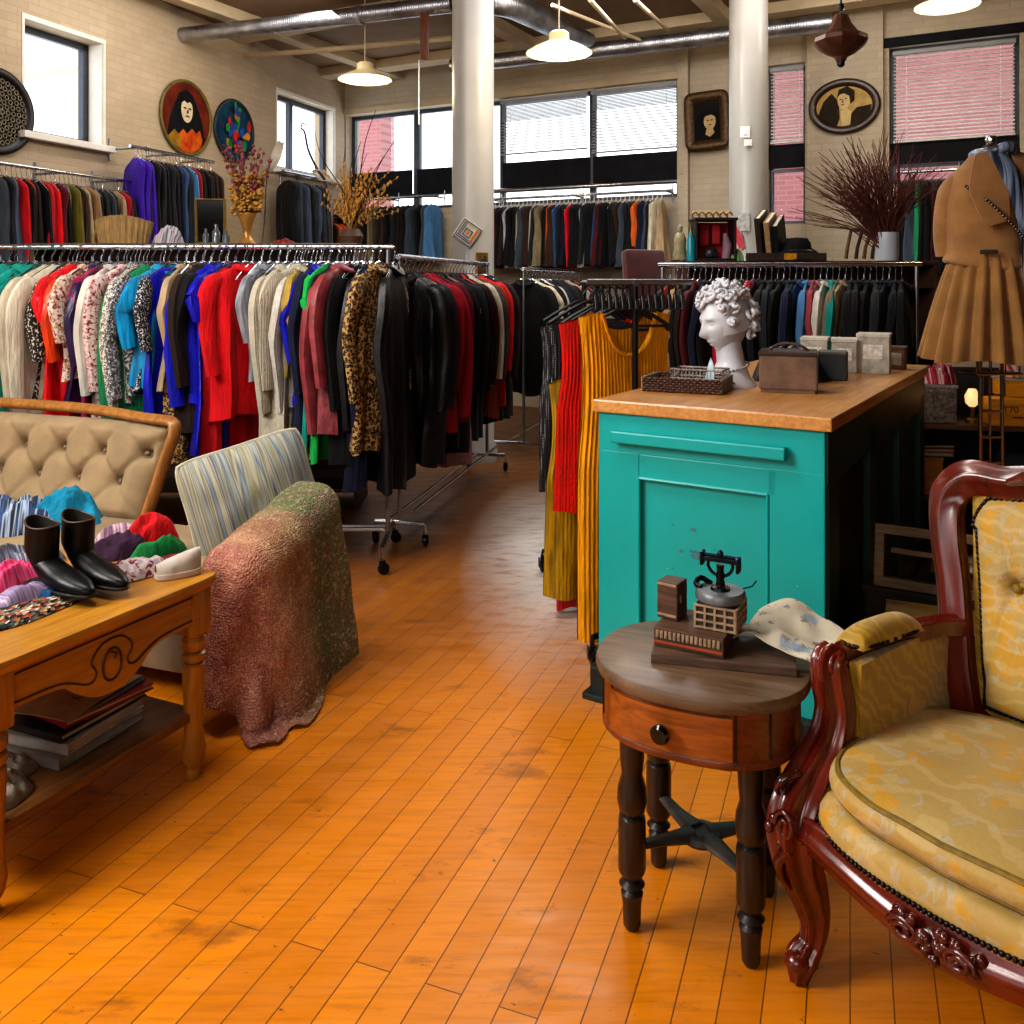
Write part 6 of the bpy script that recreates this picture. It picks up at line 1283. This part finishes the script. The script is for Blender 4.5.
obj('stems', m, mk('dry_stem', '#5d4624', .8), e)['kind'] = 'stuff'; obj('ochre_flowers', mo, mk('ochre_dried', '#a87a30', .8, 0, .4, 30, .3), e, ang=180)['kind'] = 'stuff'; obj('red_flowers', mr, mk('dusty_red_dried', '#6a1a28', .8, 0, .5, 30, .3, h2='#a04a50'), e, ang=180)['kind'] = 'stuff'
e = thing('leaf_branch', 'single dry branch with a pale curled leaf by the gold vase', 'branch', sa(262, 6.05)); m = M(); m.tube([(0, 0, 0), (.02, 0, .2), (.03, 0, .42), (.06, 0, .6)], [.006, .005, .004, .003], 6, k=4); obj('stem', m, mk('grey_branch', '#4a4038', .8), e)
m = M(); m.grid(lambda u, v: Vector((.05+.09*u-.03*(v-.5), .03*sin(PI*u)+.02*(v-.5), .52+.24*u*(1-.25*u)+(v-.5)*.12*sin(PI*u)**.7)), 14, 8, thick=.002); obj('leaf', m, mk('grey_leaf', '#a39a8c', .7), e)
e = thing('driftwood_branch', 'tall twisted dark branch with one leaf standing near the corner window', 'branch', sa(331, 6.05)); m = M(); m.tube([(0, 0, 0), (-.01, 0, .22), (-.04, .01, .42), (-.1, .02, .52), (-.16, .02, .65), (-.185, .02, .77), (-.21, .02, .8), (-.2, .02, .83), (-.17, .01, .82)], [.012, .011, .01, .009, .008, .007, .006, .005, .004], 8, k=5); obj('branch', m, mk('dark_driftwood', '#1f1b1a', .7), e)
m = M(); m.grid(lambda u, v: Vector((-.13+.12*u, .02*sin(3*v), .5-.05*u+(.07*(v-.5))*sin(PI*u)**.7)), 12, 8, thick=.003); obj('leaf', m, mk('grey_leaf', ''), e)
# dried wheat
e = thing('dried_wheat', 'spreading clump of dried golden wheat and twigs on the display shelf', 'dried plant', sa(351, 5.98)); rr = random.Random(21); m = M(); mw = M(); md = M()
m.lathe([(0, 0), (.07, 0), (.085, .05), (.06, .1), (.05, .1), (0, .05)], 20); obj('pot', m, mk('brown_pot', '#4a3220', .6), e); m = M()
for i in range(60):
    t = rr.uniform(0, 2*PI); L = rr.uniform(.25, .55); sp = rr.uniform(.05, .34)*(1 if cos(t) > 0 else .6); pts = spline([(0, 0, .06), (sp*.3*cos(t), sp*.2*sin(t), L*.6), (sp*cos(t), sp*.4*sin(t), L*(1-.25*sp))], 5); m.tube(pts, .002, 5)
    for k in range(7): p = pts[-1-k//1]; mw.ball(p+Vector((rr.gauss(0, .005), rr.gauss(0, .005), 0)), (.007, .007, .016), 6, rot=Matrix.Rotation(rr.uniform(-.6, .6), 3, 'Y'))
for i in range(9):
    t = rr.uniform(0, 2*PI); L = rr.uniform(.5, .95); sp = rr.uniform(.05, .3); md.tube(spline([(0, 0, .06), (sp*.2*cos(t)+.02, sp*.2*sin(t), L*.4), (sp*.7*cos(t)-.02, sp*.3*sin(t), L*.75), (sp*cos(t), sp*.3*sin(t), L)], 4), [.005, .004, .002], 5)
obj('stalks', m, mk('straw_stem', '#8a6a34', .8), e)['kind'] = 'stuff'; obj('wheat_ears', mw, mk('golden_wheat', '#b07e34', .8, 0, .35, 40, .2), e, ang=180)['kind'] = 'stuff'; obj('dark_twigs', md, mk('dark_twig', '#2c211c', .8), e)
lump('berry_string', 'little heap of red beads on the display shelf', 'beads', sa(283, 5.95), .08, .04, .035, mk('red_beads', '#7a1c18', .4, 0, .5, 60, .8, 60), 31, fr=30)
# ================================================================ DISPLAY SHELF B (behind the counter rack)
SBZ = 1.655; shelf_unit('display_shelf', 'tall wooden display shelf behind the counter rack carrying the twig vase', 1.22, 3.0, 6.2, 6.62, SBZ, 4)
def sb(px, Y=6.35, z=SBZ): return Vector(((px-512)/FP*Y, Y, z))
e = thing('display_case', 'small open display case lined in red beside the white column', 'display case', sb(713, 6.36)); w, h = .29, .3
m = M(); m.box((0, 0, .01), (w, .2, .02), .003); m.box((0, 0, h), (w+.02, .21, .02), .004)
for x in (-w/2+.008, w/2-.008): m.box((x, 0, h/2), (.016, .2, h), .002)
obj('case_frame', m, mk('dark_case', '#241412', .5), e, False); m = M(); m.box((0, .09, h/2), (w-.03, .01, h-.03), 0); m.box((-.06, .04, .19), (.07, .06, .16), .01); m.box((.03, .05, .2), (.06, .05, .15), .01); obj('red_lining', m, mk('red_velvet', '#a01018', .7, 0, .4, 12, .1), e, False)
m = M(); m.ball((-.02, -.03, .06), (.05, .04, .045), 10); m.box((-.02, -.03, .05), (.09, .06, .04), .01); obj('trinket', m, mk('grey_trinket', '#3c3a3c', .4, .5), e); m = M(); m.tube([(.085, -.03, .02), (.095, -.04, .12), (.08, -.03, .2)], [.03, .034, .015], 10); obj('pink_scarf', m, mk('pink_grey', '#8a6a7a', .7), e)
m = M()
for i in range(6): m.tube([(-.13+.05*i+.02*cos(t), 0, h+.03+.025*sin(t)) for t in [q*.6 for q in range(9)]], .007, 6)
obj('top_ornament', m, brass, e)
e = thing('bottle', 'turquoise tall bottle left of the red display case', 'bottle', sb(691, 6.28)); m = M(); m.lathe([(0, 0), (.03, 0), (.032, .02), (.03, .15), (.012, .19), (.012, .22), (0, .22)], 18); obj('bottle_body', m, mk('turquoise_glass', '#0f8a98', .25), e); m = M(); m.lathe([(.014, .215), (.014, .24), (0, .24)], 12); obj('stopper', m, brass, e)
e = thing('figurine', 'beige draped figurine beside the turquoise bottle', 'figurine', sb(680, 6.38)); m = M(); m.lathe([(0, 0), (.05, 0), (.055, .03), (.04, .1), (.045, .16), (.03, .2), (.015, .21), (.02, .235), (.018, .255), (0, .265)], 20); obj('figure', m, mk('beige_ceramic', '#8f8462', .5, 0, .4, 20, .2), e); m = M(); m.box((0, 0, .006), (.12, .1, .012), .003); obj('foot', m, M_shelf, e)
lump('lace', 'green and pink cloth scrap beside the red display case', 'cloth', sb(737, 6.3), .05, .04, .1, stripe_mat('green_pink', ['#1f8a3a', '#c04a6a', '#2aa04a', '#d8a0b0'], 30), 66)
# leaning books
for k, (px, lab, h, c) in enumerate(((765, 'tall dark book leaning first by the white column', .36, 'coffee'), (774, 'tan edged book leaning second by the white column', .34, 'tan'), (782, 'black book leaning third beside the black hat', .32, 'black'))):
    book('book', lab, 'book', sb(px, 6.4), (.24, .04, h), 0, mk('cover_'+c, HEXES[c], .5, 0, .3, 20, .1), M_page, (0, R_(-20-2*k), R_(60)), 'books leaning by the white column')
e = thing('hat', 'black felt hat resting on the display shelf beside leaning books', 'hat', sb(797, 6.3)); m = M(); m.grid(lambda u, v: Vector(((.19-.02*v)*cos(2*PI*u)*(1 if v < .2 else 1-.45*min(1, (v-.2)*4)*1-.3*max(0, v-.6)), .13*sin(2*PI*u)*(1 if v < .2 else 1-.4*min(1, (v-.2)*4)-.4*max(0, v-.7)), .02+.02*cos(4*PI*u)*(1-v)+.17*max(0, v-.25)**.6)), 40, 20, cu=True); m.ball((0, 0, .12), (.1, .075, .05), 14); obj('hat_body', m, mk('black_felt', '#0c0b0c', .9), e, ang=80); m = M(); m.tube([(.112*cos(t), .08*sin(t), .075) for t in [2*PI*i/30 for i in range(30)]], .012, 6, closed=True, ell=(.5, 1.3)); obj('hat_band', m, mk('band', '#1d1a18', .5), e)
e = thing('trinket_tray', 'low brown trinket tray with a yellow label on the display shelf', 'tray', sb(786, 6.22)); m = M(); m.box((0, 0, .028), (.55, .07, .056), .004); obj('tray_body', m, mk('dark_tray', '#33231c', .6, 0, .6, 40, .3), e, False); m = M(); m.box((.02, -.037, .03), (.085, .004, .045), .001); obj('yellow_label', m, mk('yellow_label', '#c98a14', .6, 0, .4, 60, 0), e, False)
# white vase with a big bundle of twigs
VP = sb(887, 6.2, SBZ); e = thing('twig_vase', 'white cylinder vase with a huge spray of reddish brown twigs', 'vase', VP); m = M(); m.lathe([(0, 0), (.075, 0), (.078, .01), (.078, .2), (.07, .2), (.068, .03), (0, .02)], 28); obj('vase_body', m, mk('grey_white_ceramic', '#b5bcc6', .3, 0, .06, 5, 0, coat=.4), e)
rr = random.Random(33); m = M()
for i in range(230):
    a = rr.gauss(-.35, .5); a = max(-1.35, min(.75, a)); L = rr.uniform(.45, .98)*(1 if a < .2 else .8); dp = rr.uniform(-.28, .28); bend = rr.uniform(-.08, .06)
    ex, ez = L*sin(a)*.82, .16+L*cos(a)*.78; pts = spline([(rr.uniform(-.04, .04), rr.uniform(-.04, .04), .05), (ex*.35+bend, dp*.3, .16+(ez-.16)*.45), (ex, dp, ez)], 4); m.tube(pts, [.0045, .0035, .0022], 4, cap=False)
    if rr.random() < .7:
        for q in range(3):
            p = pts[-3-q]; d = Vector((sin(a)+rr.gauss(0, .45), rr.gauss(0, .4), cos(a)+rr.gauss(0, .2))).normalized()*rr.uniform(.07, .16); m.tube([p, p+d], [.0025, .0015], 3, cap=False)
tw = obj('twigs', m, mk('red_brown_twig', '#5a2a1e', .8, 0, .4, 20, .1), e); tw['kind'] = 'stuff'
rr = random.Random(2); lab = ['rough brown stick leaning first from the left below the twigs', 'pale stick leaning beside the vase of twigs', 'third short stick leaning below the spray of twigs', 'dark stick nearest the white twig vase']
for k, px in enumerate((846, 856, 864, 872)):
    m = M(); b = sb(px, 6.38); m.tube([(0, 0, .02), (.01, 0, .1), (.045+.01*k, .02, .23)], [.014, .013, .012], 8); o = obj('stick', m, mk('stick_%d' % (k % 2), ('#5d4026', '#33231a')[k % 2], .8, 0, .4, 20, .3)); o.location = b; tag(o, lab[k], 'stick', 'sticks below the twigs')
# red velvet chair on a crate
cr = thing('wooden_crate', 'wooden plinth box under the red velvet chair', 'plinth', (1.06, 6.55, 0), 0); m = M(); m.box((0, 0, .45), (.5, .5, .9), .01); obj('crate_body', m, M_shelf, cr, False); m = M(); m.box((0, 0, .91), (.54, .54, .03), .006); obj('crate_top', m, M_shelf, cr, False)
vc = thing('velvet_chair', 'dark red velvet chair back rising behind the yellow garment stand', 'chair', (1.06, 6.52, .925), R_(25)); M_rv = mk('dark_red_velvet', '#4a0f14', .75, 0, .35, 10, .2, 60, sheen=.3)
m = M(); m.box((0, .13, .52), (.36, .09, .62), .05, (R_(-8), 0, 0)); obj('backrest', m, M_rv, vc); m = M(); m.box((0, -.04, .24), (.38, .36, .1), .04); obj('seat', m, M_rv, vc)
for sx in (-1, 1):
    m = M(); m.box((sx*.19, -.03, .36), (.06, .3, .2), .03); obj('arm', m, M_rv, vc)
    for y in (-.17, .13): m = M(); m.lathe([(.012, 0), (.02, .2)], 10, (sx*.15, y, 0)); obj('leg', m, M_legd, vc)
# ================================================================ SHELF C behind the dress form
def mk_shelf_c():
    e = thing('storage_shelf', 'low dim wooden storage shelf behind the camel dress form', 'shelf', (2.95, 5.0, 0), R_(-12)); m_ = wood('shelf_c_wood', '#6a4522', '#3a2412', 'x', .5, .1, 4, 10)
    for z in (.3, .70): m = M(); m.box((0, 0, z), (1.5, .42, .03), .004); obj('shelf_board', m, m_, e, False)
    for x in (-.72, 0, .72): m = M(); m.box((x, .0, .36), (.04, .4, .72), .004); obj('upright_board', m, m_, e, False)
    m = M(); m.box((0, .2, .5), (1.5, .015, 1.0), 0); obj('back_panel', m, mk('dark_back', '#1c130d', .8), e, False); return e
mk_shelf_c()
SC = Matrix.Translation((2.95, 5.0, 0)) @ Matrix.Rotation(R_(-12), 4, 'Z')
def scp(x, y, z): return SC @ Vector((x, y, z))
def text_mesh(txt, size, mat, parent, loc, rot, name='lettering'):
    cu_ = bpy.data.curves.new(name, 'FONT'); cu_.body = txt; cu_.size = size; cu_.extrude = .001; cu_.align_x = 'CENTER'; tmp = bpy.data.objects.new('tmp_text', cu_); COL.objects.link(tmp)
    bpy.context.view_layer.update(); me = bpy.data.meshes.new_from_object(tmp.evaluated_get(bpy.context.evaluated_depsgraph_get())); bpy.data.objects.remove(tmp); me.materials.clear(); me.materials.append(mat)
    o = bpy.data.objects.new(name, me); COL.objects.link(o); o.parent = parent; o.location = loc; o.rotation_euler = rot; return o
M_yb = wood('yellow_crate_wood', '#d08a10', '#9a6208', 'x', .5, .1, 5, 8)
YX = -.135
e = thing('yellow_crate', 'yellow wooden crate stencilled T70 beside the chrome stand', 'crate', scp(YX, -.12, .716), R_(-12)); m = M(); m.box((0, 0, .075), (.3, .2, .15), .004); obj('crate_body', m, M_yb, e, False); text_mesh('T70', .05, M_line, e, (-.05, -.1015, .075), (PI/2, 0, 0)); m = M(); m.box((-.01, -.1015, .05), (.045, .002, .008), 0); m.box((-.03, -.1015, .05), (.03, .002, .005), 0); obj('small_print', m, M_line, e, False)
e = thing('yellow_crate', 'smaller yellow wooden crate set back on top of the stencilled one', 'crate', scp(YX+.06, -.06, .868), R_(-12)); m = M(); m.box((0, 0, .045), (.26, .16, .09), .004); obj('crate_body', m, M_yb, e, False); m = M(); m.box((0, 0, .095), (.27, .17, .012), .003); obj('lid', m, mk('pale_lid', '#8f8468', .7), e, False)
lump('orange_cloth', 'orange and grey striped cloth on the smaller yellow crate', 'cloth', scp(YX+.06, -.05, .972), .13, .08, .12, stripe_mat('orange_grey', ['#b0481a', '#3a3638', '#8f8a86', '#c0561e', '#2a2626'], 30), 51)
e = thing('woven_box', 'grey speckled woven box beside the counter end under the red net bag', 'box', scp(-.58, -.08, .716), R_(-12)); m = M(); m.box((0, 0, .1), (.27, .22, .2), .012); obj('box_body', m, mk('speckled_grey', '#6a5f54', .9, 0, .7, 60, .8, 80), e); m = M(); m.box((0, 0, .205), (.28, .23, .02), .006); obj('lid', m, mk('speckled_lid', '#7a7066', .9, 0, .6, 60, .8, 80), e)
lump('net_bag', 'red and white netted bag lying on the woven box', 'bag', scp(-.52, -.1, .932), .1, .08, .14, stripe_mat('red_net', ['#8f1830', '#b9a9a4', '#a01a3a', '#6a1024'], 60), 52, fr=14)
for k, (x, z, w, h, hx, lab) in enumerate(((-.6, .316, .16, .2, '#a8702c', 'plain orange cardboard box on the low shelf beside the counter'), (-.42, .316, .14, .16, '#40302a', 'dark brown box on the low shelf next to the orange box'), (-.1, .316, .22, .22, '#28303a', 'dark blue grey box on the low shelf behind the chrome stand'), (.2, .316, .22, .18, '#4a3524', 'brown box at the dim end of the low shelf'))):
    e = thing('carton', lab, 'box', scp(x, -.1, z), R_(-12), 'boxes on the low shelf'); m = M(); m.box((0, 0, h/2), (w, .2, h), .004); obj('carton_body', m, mk('carton_c%d' % k, hx, .7, 0, .3, 12, .1), e, False); m = M(); m.box((0, 0, h+.004), (w+.008, .208, .012), .003); obj('lid', m, mk('carton_c%d' % k, hx), e, False)
for k, (hx, lab) in enumerate((('#9a8f84', 'pale book lying lowest beside the orange box'), ('#a04436', 'red brown book lying on the pale book near the counter'), ('#20242c', 'black book topping the little pile near the counter'))):
    book('book', lab, 'book', scp(-.56, -.1, .53+.022*k), (.2, .15, .02), R_(-12+6*k), mk('cover_low%d' % k, hx, .6), M_page, flat=True, group='books on the low shelf')
e = thing('candle_lamp', 'small glowing glass lamp on the shelf behind the chrome stand', 'lamp', scp(-.35, -.12, .716)); m = M(); m.lathe([(0, 0), (.035, 0), (.035, .02), (.012, .03), (.012, .09)], 16); obj('lamp_base', m, brass, e); m = M(); m.lathe([(.015, .09), (.035, .11), (.04, .15), (.02, .19), (0, .19)], 16); obj('lamp_shade', m, glow('small_warm_glow', '#ffcf90', .7), e)
# ================================================================ THINGS BETWEEN COUNTER AND ARMCHAIR
rd = thing('radio', 'grey portable radio on the floor between counter and armchair', 'radio', (1.36, 2.83, 0), R_(-28)); M_rad = mk('grey_radio', '#4c4a48', .5, 0, .15, 12, .05)
m = M(); m.box((0, 0, .165), (.36, .16, .33), .015); obj('radio_case', m, M_rad, rd); m = M(); m.lathe([(0, 0), (.028, 0), (.024, .02), (0, .02)], 20, (-.1, -.08, .24), rot=Matrix.Rotation(PI/2, 3, 'X')); obj('knob', m, black_plastic, rd); m = M(); m.box((.06, -.081, .2), (.14, .006, .18), .01); obj('speaker_panel', m, mk('radio_panel', '#2d2c2c', .5), rd); m = M()
for z in (.14, .18, .22, .26): m.box((.06, -.086, z), (.1, .006, .012), .003)
obj('grille', m, mk('radio_grille', '#6a6864', .5), rd)
zc = .332
for k, (hx, lab) in enumerate((('#26201c', 'black record album lowest on the grey radio'), ('#6a5a3a', 'tan album second up on the grey radio'), ('#14120f', 'black album third up on the grey radio'), ('#8a6a24', 'gold edged album topping the grey radio'))):
    book('record_album', lab, 'album', (1.36, 2.83, zc), (.3, .17, .026), R_(-28+4*(k % 2)), mk('album%d' % k, hx, .5), M_page, flat=True, group='albums on the grey radio'); zc += .027
fr_ = thing('picture_frame', 'empty pale wooden picture frame leaning on the counter side', 'frame', (1.42, 3.02, .44), (R_(-10), 0, R_(-30))); m = M(); w, h = .17, .21
for s1 in (-1, 1): m.box((s1*(w-.015), 0, h/2), (.032, .02, h), .004); m.box((0, 0, h/2+s1*(h/2-.015)), (2*w, .022, .032), .004)
m.box((.01, .005, h/2+.02), (w*1.5, .012, .018), .002)
obj('frame_moulding', m, wood('pale_frame', '#8f7450', '#5d4630', 'x', .6, 0), fr_, False)
cr2 = thing('wooden_crate', 'dim wooden crate holding up the empty frame by the counter', 'crate', (1.44, 3.05, 0), R_(-30)); m = M(); m.box((0, .02, .21), (.4, .14, .42), .006); obj('crate_body', m, mk('dim_crate', '#2a1d14', .7), cr2, False); m = M(); m.box((0, .02, .43), (.42, .16, .018), .004); obj('crate_top', m, mk('dim_crate', ''), cr2, False)
# ================================================================ LIGHT, WORLD, CAMERA
def area(name, loc, target, sx, sy, e, col=(1, 1, 1)):
    l = bpy.data.lights.new(name, 'AREA'); l.shape = 'RECTANGLE'; l.size = sx; l.size_y = sy; l.energy = e; l.color = col; o = bpy.data.objects.new(name, l); COL.objects.link(o); o.location = loc; o.rotation_euler = (Vector(target)-Vector(loc)).to_track_quat('-Z', 'Y').to_euler(); return o
area('front_fill_light', (-1.6, -2.9, 2.7), (.3, 2.6, .4), 2.6, 2.2, 60, (1, .96, .9))  # unseen front fill, added behind the camera
area('side_window_light', (-3.7, 1.1, 3.3), (.4, 2.5, .2), 1.6, 1.3, 150, (1, .97, .92))
area('rack_fill_light', (-1.6, 2.6, 4.0), (-1.4, 4.6, 1.0), 2.2, .5, 75, (1, .95, .9))  # unseen overhead fill added to brighten the front rack
area('aisle_fill_light', (.6, 6.6, 4.15), (.2, 5.6, 0), 1.4, 2.4, 95, (.9, .95, 1))  # unseen fill added to whiten the aisle
area('rear_wall_fill', (1.5, 7.2, 4.2), (1.2, 9.2, 2.2), 3, 1, 60, (1, .95, .9))  # unseen fill added to brighten the back wall
area('left_wall_fill', (-2.6, 7.6, 4.2), (-3.6, 8.6, 2.4), 2.2, 1, 45, (1, .94, .86))  # unseen fill added for the left wall
sun = bpy.data.lights.new('street_sun', 'SUN'); sun.energy = 2.6; sun.angle = .03; so = bpy.data.objects.new('street_sun', sun); COL.objects.link(so); so.rotation_euler = Vector((.25, .8, -.75)).to_track_quat('-Z', 'Y').to_euler()
w = bpy.data.worlds.new('overcast_sky'); bpy.context.scene.world = w; w.use_nodes = True; nt = w.node_tree; bg = nt.nodes['Background']; bg.inputs[0].default_value = (.9, .95, 1, 1); bg.inputs[1].default_value = 2.6
cam = bpy.data.cameras.new('camera'); co_ = bpy.data.objects.new('camera', cam); COL.objects.link(co_); co_.location = (0, 0, EYE); co_.rotation_euler = (PI/2, 0, 0); cam.sensor_width = 36; cam.lens = FP/1024*36; cam.shift_y = -(512-HZ)/1024; cam.clip_end = 100
bpy.context.scene.camera = co_
sc_ = bpy.context.scene; sc_.view_settings.view_transform = 'Standard'; sc_.view_settings.look = 'Medium High Contrast'; sc_.view_settings.exposure = .25
sc_.cycles.use_denoising = True; sc_.cycles.max_bounces = 8; sc_.cycles.transparent_max_bounces = 16; sc_.cycles.sample_clamp_indirect = 4
